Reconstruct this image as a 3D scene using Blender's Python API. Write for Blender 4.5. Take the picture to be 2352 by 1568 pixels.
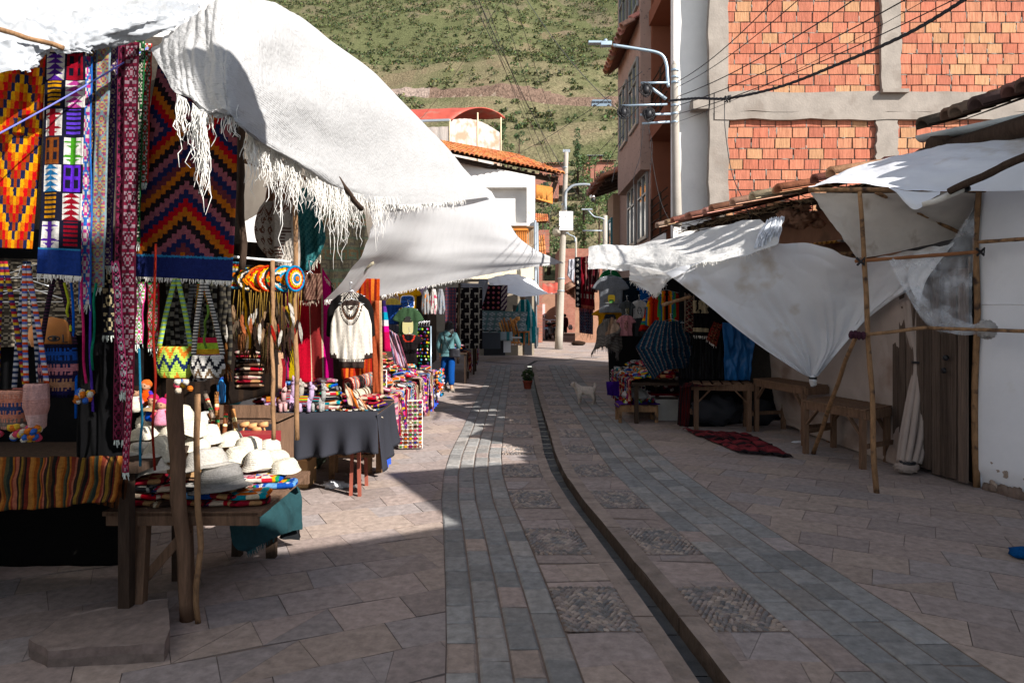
import bpy, math, random
import numpy as np
from mathutils import Vector, Matrix, noise
R=math.radians; rnd=random.Random(7)
for o in list(bpy.data.objects): bpy.data.objects.remove(o)
SC=bpy.context.scene; COL=SC.collection
# ---------------------------------------------------------------- camera, world, sun
F=1568.0; HC=1.65; CX=1176.0; HY=730.0      # focal length in photo units, eye height, principal column, horizon row
cam=bpy.data.cameras.new('camera'); co=bpy.data.objects.new('camera',cam); COL.objects.link(co)
cam.sensor_width=36; cam.lens=24; cam.clip_end=3000; cam.clip_start=.05
cam.shift_y=-(784-HY)/2352
co.location=(0,0,HC); co.rotation_euler=(R(90),0,0); SC.camera=co
SD=Vector((-1.2,1.0,-1.0)).normalized()     # the way sunlight travels
w=bpy.data.worlds.new('World'); SC.world=w; w.use_nodes=True
nt=w.node_tree; bg=nt.nodes['Background']; sky=nt.nodes.new('ShaderNodeTexSky')
sky.sky_type='NISHITA'; sky.sun_disc=False; sky.sun_elevation=math.asin(-SD.z); sky.sun_rotation=math.atan2(1.2,-1.0)
sky.altitude=2900; sky.air_density=1.0; sky.dust_density=.6
hsn=nt.nodes.new('ShaderNodeHueSaturation'); hsn.inputs['Saturation'].default_value=.5; nt.links.new(sky.outputs[0],hsn.inputs['Color']); nt.links.new(hsn.outputs[0],bg.inputs[0]); bg.inputs[1].default_value=.105
sl=bpy.data.lights.new('sun','SUN'); so=bpy.data.objects.new('sun',sl); COL.objects.link(so)
sl.energy=5.0; sl.angle=R(.5); sl.color=(1,.95,.90)
so.rotation_euler=SD.to_track_quat('-Z','Y').to_euler(); so.location=(8,-8,12)
SC.view_settings.view_transform='Standard'; SC.view_settings.look='None'; SC.view_settings.gamma=1
SC.view_settings.exposure=1.12
# ---------------------------------------------------------------- helpers
def lin(c):
    if isinstance(c,str): c=[int(c[i:i+2],16) for i in (0,2,4)]
    return tuple(((x/255)/12.92 if x/255<=.04045 else ((x/255+.055)/1.055)**2.4) for x in c)
def P(px,py,Y): return Vector(((px-CX)/F*Y,Y,HC-(py-HY)/F*Y))
GP=[(-50,0),(17,0),(29,.36),(37,.55),(60,.35),(75,1.5),(2000,1.5)]
def zg(Y):
    for (a,za),(b,zb) in zip(GP,GP[1:]):
        if Y<=b: return za+(zb-za)*(Y-a)/(b-a)
    return 1.5
def G(px,py,dz=0):
    Y=HC*F/(py-HY)
    for k in range(30): Y=(HC-zg(Y))*F/(py-HY)*.5+Y*.5
    return Vector(((px-CX)/F*Y,Y,zg(Y)+dz))
MATS={}
def newmat(name):
    m=bpy.data.materials.new(name); m.use_nodes=True; return m,m.node_tree,m.node_tree.nodes['Principled BSDF']
def mat(name,col=(.5,.5,.5),rough=.85,var=.25,scale=6,bump=.2,bscale=40,metal=0,trans=0,attr=False,tint=None,dirt=0,stretch=None,spec=.3,weave=False,alpha=None,emit=None,bdist=.01,hsv_=None):
    if name in MATS: return MATS[name]
    m,nt,b=newmat(name); N=nt.nodes.new; L=nt.links.new; MATS[name]=m
    tc=N('ShaderNodeTexCoord'); vec=tc.outputs['Object']
    if stretch:
        mp=N('ShaderNodeMapping'); mp.inputs['Scale'].default_value=stretch; L(vec,mp.inputs[0]); vec=mp.outputs[0]
    n=N('ShaderNodeTexNoise'); n.inputs['Scale'].default_value=scale; n.inputs['Detail'].default_value=6; n.inputs['Roughness'].default_value=.65; L(vec,n.inputs['Vector'])
    cr=N('ShaderNodeMapRange'); cr.inputs[1].default_value=.3; cr.inputs[2].default_value=.7; cr.inputs[3].default_value=1-var; cr.inputs[4].default_value=1+var*.6; L(n.outputs[0],cr.inputs[0])
    mx=N('ShaderNodeMix'); mx.data_type='RGBA'; mx.blend_type='MULTIPLY'; mx.inputs[0].default_value=1
    if attr:
        a=N('ShaderNodeAttribute'); a.attribute_name='Col'
        if hsv_: hs=N('ShaderNodeHueSaturation'); hs.inputs['Saturation'].default_value=hsv_[0]; hs.inputs['Value'].default_value=hsv_[1]; L(a.outputs['Color'],hs.inputs['Color']); L(hs.outputs[0],mx.inputs[6])
        else: L(a.outputs['Color'],mx.inputs[6])
    else: mx.inputs[6].default_value=(*col,1)
    L(cr.outputs[0],mx.inputs[7]); out=mx.outputs[2]
    if tint:
        n2=N('ShaderNodeTexNoise'); n2.inputs['Scale'].default_value=tint[1]; n2.inputs['Detail'].default_value=5; L(tc.outputs['Object'],n2.inputs['Vector'])
        r2=N('ShaderNodeMapRange'); r2.inputs[1].default_value=tint[2]; r2.inputs[2].default_value=tint[2]+.12; L(n2.outputs[0],r2.inputs[0])
        m2=N('ShaderNodeMix'); m2.data_type='RGBA'; m2.inputs[7].default_value=(*tint[0],1); L(r2.outputs[0],m2.inputs[0]); L(out,m2.inputs[6]); out=m2.outputs[2]
    L(out,b.inputs['Base Color']); b.inputs['Roughness'].default_value=rough; b.inputs['Metallic'].default_value=metal
    b.inputs['Specular IOR Level'].default_value=spec
    if bump:
        bn=N('ShaderNodeTexNoise'); bn.inputs['Scale'].default_value=bscale; bn.inputs['Detail'].default_value=8; L(vec,bn.inputs['Vector'])
        bp=N('ShaderNodeBump'); bp.inputs['Strength'].default_value=bump; bp.inputs['Distance'].default_value=bdist; L(bn.outputs[0],bp.inputs['Height'])
        if weave:
            wv=N('ShaderNodeTexWave'); wv.inputs['Scale'].default_value=weave; wv.inputs['Distortion'].default_value=1.5; wv.bands_direction='Z'; L(tc.outputs['Object'],wv.inputs['Vector'])
            b2=N('ShaderNodeBump'); b2.inputs['Strength'].default_value=.35; b2.inputs['Distance'].default_value=.004; L(wv.outputs[1],b2.inputs['Height']); L(bp.outputs[0],b2.inputs['Normal']); bp=b2
        L(bp.outputs[0],b.inputs['Normal'])
    if trans:
        t=N('ShaderNodeBsdfTranslucent'); L(out,t.inputs[0]); ms=N('ShaderNodeMixShader'); ms.inputs[0].default_value=trans
        L(b.outputs[0],ms.inputs[1]); L(t.outputs[0],ms.inputs[2]); L(ms.outputs[0],nt.nodes['Material Output'].inputs[0])
    if alpha is not None: b.inputs['Alpha'].default_value=alpha
    if emit: b.inputs['Emission Color'].default_value=(*emit[0],1); b.inputs['Emission Strength'].default_value=emit[1]
    return m
class M:
    def __init__(s): s.v=[];s.f=[];s.c=[];s.m=[];s.s=[]
    def poly(s,pts,c=(.5,.5,.5),m=0,sm=False):
        k=len(s.v); s.v+= [tuple(p) for p in pts]; s.f.append(tuple(range(k,k+len(pts)))); s.c.append(c); s.m.append(m); s.s.append(sm)
    def add(s,V,Fc,c=(.5,.5,.5),m=0,sm=True):
        k=len(s.v); s.v+=[tuple(p) for p in V]
        for q in Fc: s.f.append(tuple(k+i for i in q)); s.c.append(c); s.m.append(m); s.s.append(sm)
    def box(s,c0,size,rot=0,c=(.5,.5,.5),m=0,mtx=None):
        x,y,z=[a/2 for a in size]; V=[Vector((i*x,j*y,k*z)) for k in(-1,1) for j in(-1,1) for i in(-1,1)]
        Q=mtx if mtx is not None else Matrix.Rotation(rot,3,'Z')
        V=[Q@v+Vector(c0) for v in V]
        s.add(V,[(0,2,3,1),(4,5,7,6),(0,1,5,4),(2,6,7,3),(0,4,6,2),(1,3,7,5)],c,m,False)
    def beam(s,a,b,w,h,c=(.5,.5,.5),m=0,up=(0,0,1)):   # a squared timber from a to b
        a=Vector(a);b=Vector(b); d=b-a; L=d.length; d.normalize(); u=Vector(up)
        if abs(d.dot(u))>.95: u=Vector((0,1,0))
        x=d.cross(u).normalized(); z=x.cross(d)
        s.box((a+b)/2,(w,L,h),c=c,m=m,mtx=Matrix((x,d,z)).transposed())
    def tube(s,pts,r,n=8,c=(.5,.5,.5),m=0,cap=True,jit=0):
        pts=[Vector(p) for p in pts]; K=len(pts); rr=r if hasattr(r,'__len__') else [r]*K
        V=[]; d0=(pts[1]-pts[0]).normalized(); u=d0.orthogonal().normalized()
        for i,p in enumerate(pts):
            d=(pts[min(i+1,K-1)]-pts[max(i-1,0)]).normalized(); u=(u-d*u.dot(d))
            u=u.normalized() if u.length>1e-6 else d.orthogonal().normalized(); w_=d.cross(u)
            for k in range(n):
                a=2*math.pi*k/n; q=rr[i]*(1+(rnd.random()-.5)*jit); V.append(p+(u*math.cos(a)+w_*math.sin(a))*q)
        Fc=[(i*n+k,i*n+(k+1)%n,(i+1)*n+(k+1)%n,(i+1)*n+k) for i in range(K-1) for k in range(n)]
        if cap: Fc+= [tuple(range(n))[::-1],tuple(range((K-1)*n,K*n))]
        s.add(V,Fc,c,m,True)
    def lathe(s,prof,cen=(0,0,0),n=16,c=(.5,.5,.5),m=0,mtx=None,wob=None,cap=True):
        V=[]
        for (r,z) in prof:
            for k in range(n):
                a=2*math.pi*k/n; q=Vector((r*math.cos(a),r*math.sin(a),z))
                if wob: q=wob(q,a,r)
                if mtx is not None: q=mtx@q
                V.append(q+Vector(cen))
        K=len(prof); Fc=[(i*n+k,i*n+(k+1)%n,(i+1)*n+(k+1)%n,(i+1)*n+k) for i in range(K-1) for k in range(n)]
        if cap: Fc+=[tuple(range(n))[::-1],tuple(range((K-1)*n,K*n))]
        s.add(V,Fc,c,m,True)
    def ell(s,cen,r,n=10,c=(.5,.5,.5),m=0,mtx=None,nz=0,fr=3):
        if not hasattr(r,'__len__'): r=(r,r,r)
        V=[];h=max(4,n//2); cen=Vector(cen)
        for i in range(h+1):
            t=math.pi*i/h
            for k in range(n):
                a=2*math.pi*k/n; d=Vector((math.sin(t)*math.cos(a),math.sin(t)*math.sin(a),math.cos(t)))
                q=1+(noise.noise(d*fr+cen*7)*nz if nz else 0)
                v=Vector((d.x*r[0],d.y*r[1],d.z*r[2]))*q
                if mtx is not None: v=mtx@v
                V.append(v+cen)
        s.add(V,[(i*n+k,(i+1)*n+k,(i+1)*n+(k+1)%n,i*n+(k+1)%n) for i in range(h) for k in range(n)],c,m,True)
    def grid(s,A,cf=None,m=0,sm=True,c=(.5,.5,.5)):
        nv,nu=len(A),len(A[0]); k=len(s.v); s.v+=[tuple(A[i][j]) for i in range(nv) for j in range(nu)]
        for i in range(nv-1):
            for j in range(nu-1):
                s.f.append((k+i*nu+j,k+i*nu+j+1,k+(i+1)*nu+j+1,k+(i+1)*nu+j))
                s.c.append(cf((j+.5)/(nu-1),(i+.5)/(nv-1)) if cf else c); s.m.append(m); s.s.append(sm)
ORG={}
def tag(o,label=None,cat=None,group=None,kind=None):
    if label: o['label']=label
    if cat: o['category']=cat
    if group: o['group']=group
    if kind: o['kind']=kind
    return o
def T(name,label,cat,loc=(0,0,0),group=None,rot=0):
    o=bpy.data.objects.new(name,None); COL.objects.link(o); o.location=loc; o.rotation_euler=(0,0,rot); o.empty_display_size=.1
    ORG[o.name]=Vector(loc) if rot==0 else Vector(loc); return tag(o,label,cat,group)
def mk(name,m,mats,parent=None,label=None,cat=None,group=None,kind=None,local=False,solid=0,sub=0):
    me=bpy.data.meshes.new(name); V=np.array(m.v,dtype=float).reshape(-1,3)
    if parent is not None: org=Vector((0,0,0)) if local else ORG[parent.name]
    elif local: org=Vector((0,0,0))
    elif kind: org=Vector((0,0,0))
    else: org=Vector(((V[:,0].min()+V[:,0].max())/2,(V[:,1].min()+V[:,1].max())/2,V[:,2].min()))
    V=V-np.array(org)
    me.from_pydata(V.tolist(),[],m.f)
    if not isinstance(mats,(list,tuple)): mats=[mats]
    for q in mats: me.materials.append(q)
    me.polygons.foreach_set('material_index',m.m); me.polygons.foreach_set('use_smooth',m.s)
    ca=me.color_attributes.new('Col','FLOAT_COLOR','CORNER'); arr=np.ones((len(me.loops),4),dtype=np.float32)
    arr[:,:3]=np.repeat(np.array([q[:3] for q in m.c],dtype=np.float32),[len(q) for q in m.f],axis=0)
    ca.data.foreach_set('color',arr.ravel()); me.update()
    o=bpy.data.objects.new(name,me); COL.objects.link(o)
    if parent is not None: o.parent=parent; ORG[o.name]=org
    else:
        o.location=org; ORG[o.name]=org
    if solid:
        md=o.modifiers.new('solid','SOLIDIFY'); md.thickness=solid; md.offset=0
    if sub:
        md=o.modifiers.new('sub','SUBSURF'); md.levels=sub; md.render_levels=sub
    return tag(o,label,cat,group,kind)
KIDS={}
def kids(o): return [c for c in bpy.data.objects if c.parent==o]
def dup(root,loc,rot=0,scale=1,label=None,group=None,tilt=(0,0)):
    if root.name not in KIDS: KIDS[root.name]=[(c,kids(c)) for c in kids(root)]
    r=root.copy(); COL.objects.link(r); r.location=loc; r.rotation_euler=(tilt[0],tilt[1],rot); r.scale=(scale,)*3 if not hasattr(scale,'__len__') else scale
    if label: r['label']=label
    if group: r['group']=group
    for c,gs in KIDS[root.name]:
        d=c.copy(); COL.objects.link(d); d.parent=r
        for g in gs: e=g.copy(); COL.objects.link(e); e.parent=d
    return r
def spl(A,n):   # Catmull-Rom along axis 0 of array A
    A=np.array(A,dtype=float); K=len(A)
    if K==2: t=np.linspace(0,1,n+1).reshape(-1,*([1]*(A.ndim-1))); return A[0]*(1-t)+A[1]*t
    out=[]
    for i in range(n+1):
        x=i/n*(K-1); k=min(int(x),K-2); t=x-k
        p1,p2=A[k],A[k+1]; p0=A[k-1] if k>0 else 2*p1-p2; p3=A[k+2] if k+2<K else 2*p2-p1
        out.append(.5*((2*p1)+(-p0+p2)*t+(2*p0-5*p1+4*p2-p3)*t*t+(-p0+3*p1-3*p2+p3)*t**3))
    return np.array(out)
def sheet(ctrl,nu,nv,wr=.02,ws=(4,4),seed=0,world=False,fine=0):
    C=np.array([[tuple(q) if world else tuple(P(*q)) for q in row] for row in ctrl])
    A=spl(C,nv); A=np.swapaxes(spl(np.swapaxes(A,0,1),nu),0,1)
    du=np.gradient(A,axis=1); dv=np.gradient(A,axis=0); Nn=np.cross(du,dv); l=np.linalg.norm(Nn,axis=2,keepdims=True); Nn=Nn/np.maximum(l,1e-9)
    for i in range(nv+1):
        for j in range(nu+1):
            u,v=j/nu,i/nv
            a=noise.noise(Vector((u*ws[0]+seed*3.1,v*ws[1],seed)))+.5*noise.noise(Vector((u*ws[0]*2.3,v*ws[1]*2.3+seed,9)))
            if fine: a+=fine*(1-abs(noise.noise(Vector((u*ws[0]*5+seed,v*ws[1]*5,3))))*2)
            A[i,j]+=Nn[i,j]*a*wr
    return A
def wire(name,label,cat,pts,r=.006,c=(.02,.02,.022),sag=0,group=None,parent=None,n=14):
    a,b=Vector(pts[0]),Vector(pts[-1])
    if len(pts)==2: q=[a.lerp(b,i/n)-Vector((0,0,sag*4*(i/n)*(1-i/n))) for i in range(n+1)]
    else: q=[Vector(x) for x in spl([tuple(p) for p in pts],n*2)]
    m=M(); m.tube(q,r,5,cap=True); return mk(name,m,mat('cable%02d'%int(c[0]*99),c,.6,.1,5,0),parent,label,cat,group)
# span-based hanging shape: closed front and back, rows of (v,l,r), v from 0 top to 1 bottom, x in -1..1
def garment(m,spans,w,h,th=.03,cf=None,nu=22,nv=30,fold=.012,seed=0,ff=5,mid=0,cen=(0,0,0),mtx=None):
    S=spl([(a,b,c) for a,b,c in spans],nv) if False else None
    vs=[s_[0] for s_ in spans]; ls=[s_[1] for s_ in spans]; rs=[s_[2] for s_ in spans]
    def pt(i,j,side):
        v=i/nv; l=np.interp(v,vs,ls); r=np.interp(v,vs,rs); u=j/nu; x=l+(r-l)*u
        e=math.sqrt(max(0,1-(2*u-1)**2)); f=noise.noise(Vector((x*ff*.5+seed,v*.9,seed*2.)))*fold*2*(.3+v)+noise.noise(Vector((x*ff+seed,v*2.5,seed)))*fold
        y=-side*th*.5*e*(1 if 0<v<1 else .6)+f
        q=Vector((x*w/2,y,-v*h));
        if mtx is not None: q=mtx@q
        return q+Vector(cen), (x,v)
    for side in (1,-1):
        A=[[pt(i,j,side)[0] for j in range(nu+1)] for i in range(nv+1)]
        if side==-1: A=[row[::-1] for row in A]
        def cc(u,v):
            if side==-1: u=1-u
            l=np.interp(v,vs,ls); r=np.interp(v,vs,rs); return cf(l+(r-l)*u,v) if cf else (.5,.5,.5)
        m.grid(A,cc)
TEE=[(0,-.28,.28),(.03,-.46,.46),(.08,-.62,.62),(.16,-.78,.78),(.26,-.92,.92),(.33,-1.0,1.0),(.38,-.84,.84),(.39,-.64,.64),(.7,-.6,.6),(1,-.63,.63)]
SWEAT=[(0,-.3,.3),(.05,-.5,.5),(.15,-.78,.78),(.35,-.95,.95),(.75,-1,1),(.86,-1,1),(.865,-.62,.62),(1,-.6,.6)]
PONCHO=[(0,-.15,.15),(.04,-.35,.35),(.18,-.6,.6),(.5,-.95,.95),(.62,-1,1),(.78,-.75,.75),(1,-.15,.15)]
def hsv(h,s,v):
    import colorsys; return colorsys.hsv_to_rgb(h%1,s,v)
PAL=[lin(x) for x in ('c4122b','e8731a','f2b21c','1f3f9e','0f7f8f','7a1f6e','d81b78','2a8a3a','efe6d0','1a1a1f','7d3b1c','a8c93a','5aa9d6','8c2030','463a7a')]
# ---------------------------------------------------------------- common materials
fab=mat('woven_fabric',attr=True,hsv_=(1.04,.52),rough=.95,var=.35,scale=60,bump=.5,bscale=160,spec=.1,bdist=.004)
knit=mat('knitted_wool',attr=True,hsv_=(1.0,.62),rough=1,var=.25,scale=70,bump=.8,bscale=120,spec=.05,bdist=.006,weave=28)
tarpm=mat('white_tarpaulin',lin('eef1f5'),.6,.06,2,.35,22,trans=.35,spec=.25,bdist=.008,tint=(lin('cfc8be'),2.2,.6))
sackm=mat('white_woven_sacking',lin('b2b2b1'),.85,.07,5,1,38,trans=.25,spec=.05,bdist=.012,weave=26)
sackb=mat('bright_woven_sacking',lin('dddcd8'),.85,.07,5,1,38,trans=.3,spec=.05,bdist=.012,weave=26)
woodm=mat('weathered_timber',lin('6d5442'),.85,.4,5,.5,30,stretch=(8,8,1),spec=.15)
polem=mat('bark_pole',lin('8a6a4c'),.85,.45,7,.7,25,stretch=(3,3,1),spec=.15,tint=(lin('3d3029'),9,.55))
darkw=mat('dark_old_timber',lin('41342b'),.9,.4,5,.5,30,stretch=(8,8,1),spec=.1)
concm=mat('grey_concrete',lin('8b837a'),.9,.2,3,.5,30,tint=(lin('7d746b'),2.2,.56),spec=.1)
whitem=mat('white_plaster',lin('dfdcd6'),.85,.08,2,.25,20,tint=(lin('b5a999'),1.3,.66),spec=.1)
metalm=mat('grey_painted_metal',lin('8f979d'),.5,.1,4,.05,30,metal=.3)
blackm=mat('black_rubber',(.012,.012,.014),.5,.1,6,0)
tilem=mat('terracotta_tile',attr=True,rough=.85,var=.35,scale=9,bump=.4,bscale=50,spec=.1,tint=(lin('5a483c'),2.5,.66))
# ================================================================ SETTING: ground
stonem=mat('paving_stone',attr=True,rough=.8,var=.32,scale=16,bump=.55,bscale=22,spec=.25,bdist=.012,tint=(lin('6a625c'),1.1,.66))
mortar=mat('sandy_mortar',lin('75675e'),.95,.25,8,.4,60,spec=.1)
gutterm=mat('kerb_stone',attr=True,rough=.85,var=.35,scale=6,bump=.9,bscale=18,spec=.2,bdist=.02)
KX=[(-3,1.9),(1,1.18),(3.09,.985),(3.45,.955),(4.09,.89),(5.39,.745),(6.15,.65),(7.26,.56),(8.3,.53),(9.84,.545),(12.4,.55),(15.7,.57),(20.7,.62),(23,.64),(200,.64)]
def KC(Y): return float(np.interp(Y,[a for a,b in KX],[b for a,b in KX]))
YE=21.6; CW=.14
def W(s,Y,dz=0): return (s+KC(Y),Y,zg(Y)+dz)
ys=list(np.arange(-6,24,.5))+[24+i*2 for i in range(28)]
g=M()
for a,b in zip(ys,ys[1:]):
    for (s0,s1) in ((-60,-CW),(0,60)) :
        g.poly([W(s0,a,-.005),W(s1,a,-.005),W(s1,b,-.005),W(s0,b,-.005)])
    if a>=YE: g.poly([W(-CW,a,-.005),W(0,a,-.005),W(0,b,-.005),W(-CW,b,-.005)])
mk('ground',g,mortar,kind='structure')
# flagstones, clipped against the channel bands
def clip(poly,ax,val,keep):   # keep= +1 keeps coord>=val
    out=[]
    for i in range(len(poly)):
        p,q=poly[i],poly[(i+1)%len(poly)]; a=(p[ax]-val)*keep>=0; b=(q[ax]-val)*keep>=0
        if a: out.append(p)
        if a!=b:
            t=(val-p[ax])/(q[ax]-p[ax]); out.append((p[0]+(q[0]-p[0])*t,p[1]+(q[1]-p[1])*t))
    return out
sl_=M()
def slabs(smin,smax,y0,y1,ang,cw,ch,pal,dz=0,rag=.05,gap=.0013,m=sl_):
    ca,sa=math.cos(ang),math.sin(ang); Rr=max(abs(smin),abs(smax))+y1
    def cor(i,j):
        h=noise.noise_vector(Vector((i*3.7+.5,j*2.9+.3,ang*5)))
        return (i*cw+h.x*rag*cw*2,j*ch+h.y*rag*ch*2)
    n=int(Rr/min(cw,ch))+2
    for j in range(-n,n):
        off=.5*(j%2)
        for i in range(-n,n):
            q=[cor(i+off,j),cor(i+1+off,j),cor(i+1+off,j+1),cor(i+off,j+1)]
            q=[(x*ca-y*sa,x*sa+y*ca) for x,y in q]
            cx=sum(p[0] for p in q)/4; cy=sum(p[1] for p in q)/4
            if cx<smin-cw or cx>smax+cw or cy<y0-cw or cy>y1+cw: continue
            parts=[q]
            if rnd.random()<.14: parts=[[q[0],q[1],q[2]],[q[0],q[2],q[3]]] if rnd.random()<.5 else [[q[0],q[1],q[2],tuple((np.array(q[2])*.4+np.array(q[3])*.6))],[q[0],tuple((np.array(q[2])*.4+np.array(q[3])*.6)),q[3]]]
            for pp in parts:
                c0=(sum(p[0] for p in pp)/len(pp),sum(p[1] for p in pp)/len(pp))
                pp=[(p[0]+(c0[0]-p[0])*gap*2/max(.05,math.hypot(p[0]-c0[0],p[1]-c0[1])),p[1]+(c0[1]-p[1])*gap*2/max(.05,math.hypot(p[0]-c0[0],p[1]-c0[1]))) for p in pp]
                for ax,val,kp in ((0,smin,1),(0,smax,-1),(1,y0,1),(1,y1,-1)):
                    if pp: pp=clip(pp,ax,val,kp)
                if len(pp)<3: continue
                base=rnd.choice(pal); k=.86+rnd.random()*.26; c=tuple(x*k for x in base); dh=rnd.random()*.004
                top=[W(a,b,dz+dh) for a,b in pp]; m.poly(top,c)
                for a,b in zip(pp,pp[1:]+pp[:1]): m.poly([W(*a,dz-.012),W(*b,dz-.012),W(*b,dz+dh),W(*a,dz+dh)],tuple(x*.8 for x in c))
PINK=[(.31,.245,.215),(.29,.237,.215),(.325,.257,.215),(.285,.245,.23),(.28,.225,.20)]
BLUE=[(.24,.235,.225),(.225,.22,.21),(.255,.245,.23),(.21,.21,.205),(.265,.245,.225)]
slabs(-6,-1.29,-1,YE,R(24),.42,.31,PINK)
slabs(1.27,6,-1,YE,R(-32),.44,.33,PINK)
slabs(-6,6,YE,44,R(12),.7,.45,PINK)
slabs(-.655,-.25,-1,YE,R(4),.5,.33,PINK,rag=.12); slabs(.115,.52,-1,YE,R(-3),.5,.33,PINK,rag=.12)
mk('flagstone_paving',sl_,stonem,kind='structure')
# blue stone sett strips, four columns each side
st=M()
def setts(s0,s1,nc):
    wc=(s1-s0)/nc
    for k in range(nc):
        y=-1+rnd.random()*.2
        while y<YE:
            L_=.2+rnd.random()*.14; a=s0+k*wc+.006; b=a+wc-.012; g_=.004
            j=[(rnd.random()-.5)*.012 for _ in range(4)]; dh=.002+rnd.random()*.006; tl=(rnd.random()-.5)*.006
            pp=[(a,y+g_+j[0]),(b,y+g_+j[1]),(b,y+L_-g_+j[2]*.5),(a,y+L_-g_+j[3]*.5)]
            base=rnd.choice(BLUE if rnd.random()<.93 else PINK); kk=.76+rnd.random()*.42; c=tuple(x*kk for x in base)
            inn=[(p[0]+(.012 if i in(0,3) else -.012),p[1]+(.012 if i<2 else -.012)) for i,p in enumerate(pp)]
            top=[W(x,yy,dh+(tl if i in(0,3) else -tl)) for i,(x,yy) in enumerate(inn)]; bot=[W(x,yy,dh-.007) for x,yy in pp]; b2=[W(x,yy,-.014) for x,yy in pp]
            st.poly(top,c)
            for i in range(4): st.poly([bot[i],bot[(i+1)%4],top[(i+1)%4],top[i]],c); st.poly([b2[i],b2[(i+1)%4],bot[(i+1)%4],bot[i]],c)
            y+=L_
setts(-1.29,-.66,4); setts(.525,1.27,4)
mk('blue_stone_setts',st,stonem,kind='structure')
# kerb, channel
kb=M(); y=-1.2
while y<YE:
    L_=.55+rnd.random()*.35; L2=min(y+L_,YE)
    for (s0,s1) in ((-.25,-CW),(0,.115)):
        k=.85+rnd.random()*.25; c=(.27*k,.215*k,.18*k); n=4
        dh=.003+rnd.random()*.004
        for i in range(n):
            a=y+.004+(L2-y-.008)*i/n; b=y+.004+(L2-y-.008)*(i+1)/n
            wob=lambda yy: .008*noise.noise(Vector((yy*6,s0,2)))
            for (x0,z0,x1,z1) in ((s0,dh,s1,dh),(s0,-.014,s0,dh),(s1,dh,s1,-.014)):
                if s0==0 and x0==x1==0: z0=-.115
                if s0<0 and x0==x1==s1: z1=-.115
                o0=wob(a) if (s0==0) else 0; o1=wob(b) if s0==0 else 0
                cc=c if z0==z1 else ((.085,.06,.045) if (x0==0 or x0==-CW) else c)
                kb.poly([W(x0+(o0 if x0==0 else 0),a,z0),W(x1+(o0 if x1==0 else 0),a,z1),W(x1+(o1 if x1==0 else 0),b,z1),W(x0+(o1 if x0==0 else 0),b,z0)],cc)
    y=L2
mk('kerb',kb,gutterm,kind='structure')
ch=M(); y=-1.2
while y<YE+.2:
    k=.8+rnd.random()*.3; c=(.105*k,.105*k,.105*k); L_=.28+rnd.random()*.2
    ch.poly([W(-CW-.01,y,-.10),W(.01,y,-.10),W(.01,y+L_-.008,-.10),W(-CW-.01,y+L_-.008,-.10)],c); 
    ch.poly([W(-CW-.01,y+L_-.008,-.106),W(.01,y+L_-.008,-.106),W(.01,y+L_,-.106),W(-CW-.01,y+L_,-.106)],(.05,.045,.04)); y+=L_
mk('drainage_channel',ch,gutterm,kind='structure')
# cross drain at the end of the paving
cd=M(); A=[G(*p,.008) for p in ((1115,831),(1215,838),(1232,829),(1300,826),(1330,822),(1372,822))]
for a,b in zip(A,A[1:]):
    n_=(b-a).cross(Vector((0,0,1))).normalized()*.06; cd.poly([a-n_,b-n_,b+n_,a+n_],(.03,.028,.026))
mk('cross_drain',cd,gutterm,kind='structure')
# pebble mosaics
pb=M(); pbase=M(); PC=[(.30,.235,.19),(.22,.195,.18),(.17,.16,.155),(.33,.27,.225),(.26,.21,.185),(.19,.17,.16)]
def dome(cx,cy,a,b,h,ang,c,n=9):
    ca,sa=math.cos(ang),math.sin(ang); V=[]
    for (rr,hh) in ((1,0),(.8,.62),(.42,.93)):
        for k in range(n):
            t=2*math.pi*k/n; x=a*rr*math.cos(t); yy=b*rr*math.sin(t); V.append(W(cx+x*ca-yy*sa,cy+x*sa+yy*ca,.0+h*hh))
    V.append(W(cx,cy,h)); Fc=[(i*n+k,i*n+(k+1)%n,(i+1)*n+(k+1)%n,(i+1)*n+k) for i in range(2) for k in range(n)]+[(2*n+k,2*n+(k+1)%n,3*n) for k in range(n)]
    pb.add(V,Fc,c)
y0=2.42; idx=0
while y0<YE-.7:
    for (s0,s1) in ((-.66,-.25),(.115,.525)):
        yl=.59; cx=(s0+s1)/2; cy=y0+yl/2
        pbase.poly([W(s0+.004,y0,.0045),W(s1-.004,y0,.0045),W(s1-.004,y0+yl,.0045),W(s0+.004,y0+yl,.0045)],(.2,.17,.15))
        kind_=(idx+(s0>0))%3; far=y0>9; step=.034 if not far else .05; tries=0
        yy=y0+.02
        r_=0
        while yy<y0+yl-.01:
            xx=s0+.018+(r_%2)*step*.5
            while xx<s1-.012:
                dx,dy=(xx-cx)/(s1-s0)*2,(yy-cy)/yl*2; rr=math.hypot(dx,dy)
                if kind_==0: ang=math.atan2(dy*yl,dx*(s1-s0))+math.pi/2
                elif kind_==1: ang=(R(30) if int(abs(dx)*3)%2 else R(-30))
                else: ang=0 if max(abs(dx),abs(dy))<.5 else math.atan2(dy,dx)+R(45)
                c=PC[(int(rr*4+kind_)+ (rnd.random()<.35)*rnd.randrange(6))%6]; k=.7+rnd.random()*.5
                dome(xx+rnd.uniform(-.004,.004),yy+rnd.uniform(-.004,.004),step*.68,step*.36,.012+rnd.random()*.006,ang+rnd.uniform(-.25,.25),tuple(q*k for q in c),7 if not far else 5)
                xx+=step*.98
            yy+=step*.78; r_+=1
    y0+=1.164; idx+=1
mk('mosaic_bed',pbase,mortar,kind='structure')
mk('pebble_mosaic',pb,mat('river_pebbles',attr=True,rough=.55,var=.2,scale=30,bump=.1,bscale=80),kind='structure')
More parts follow.
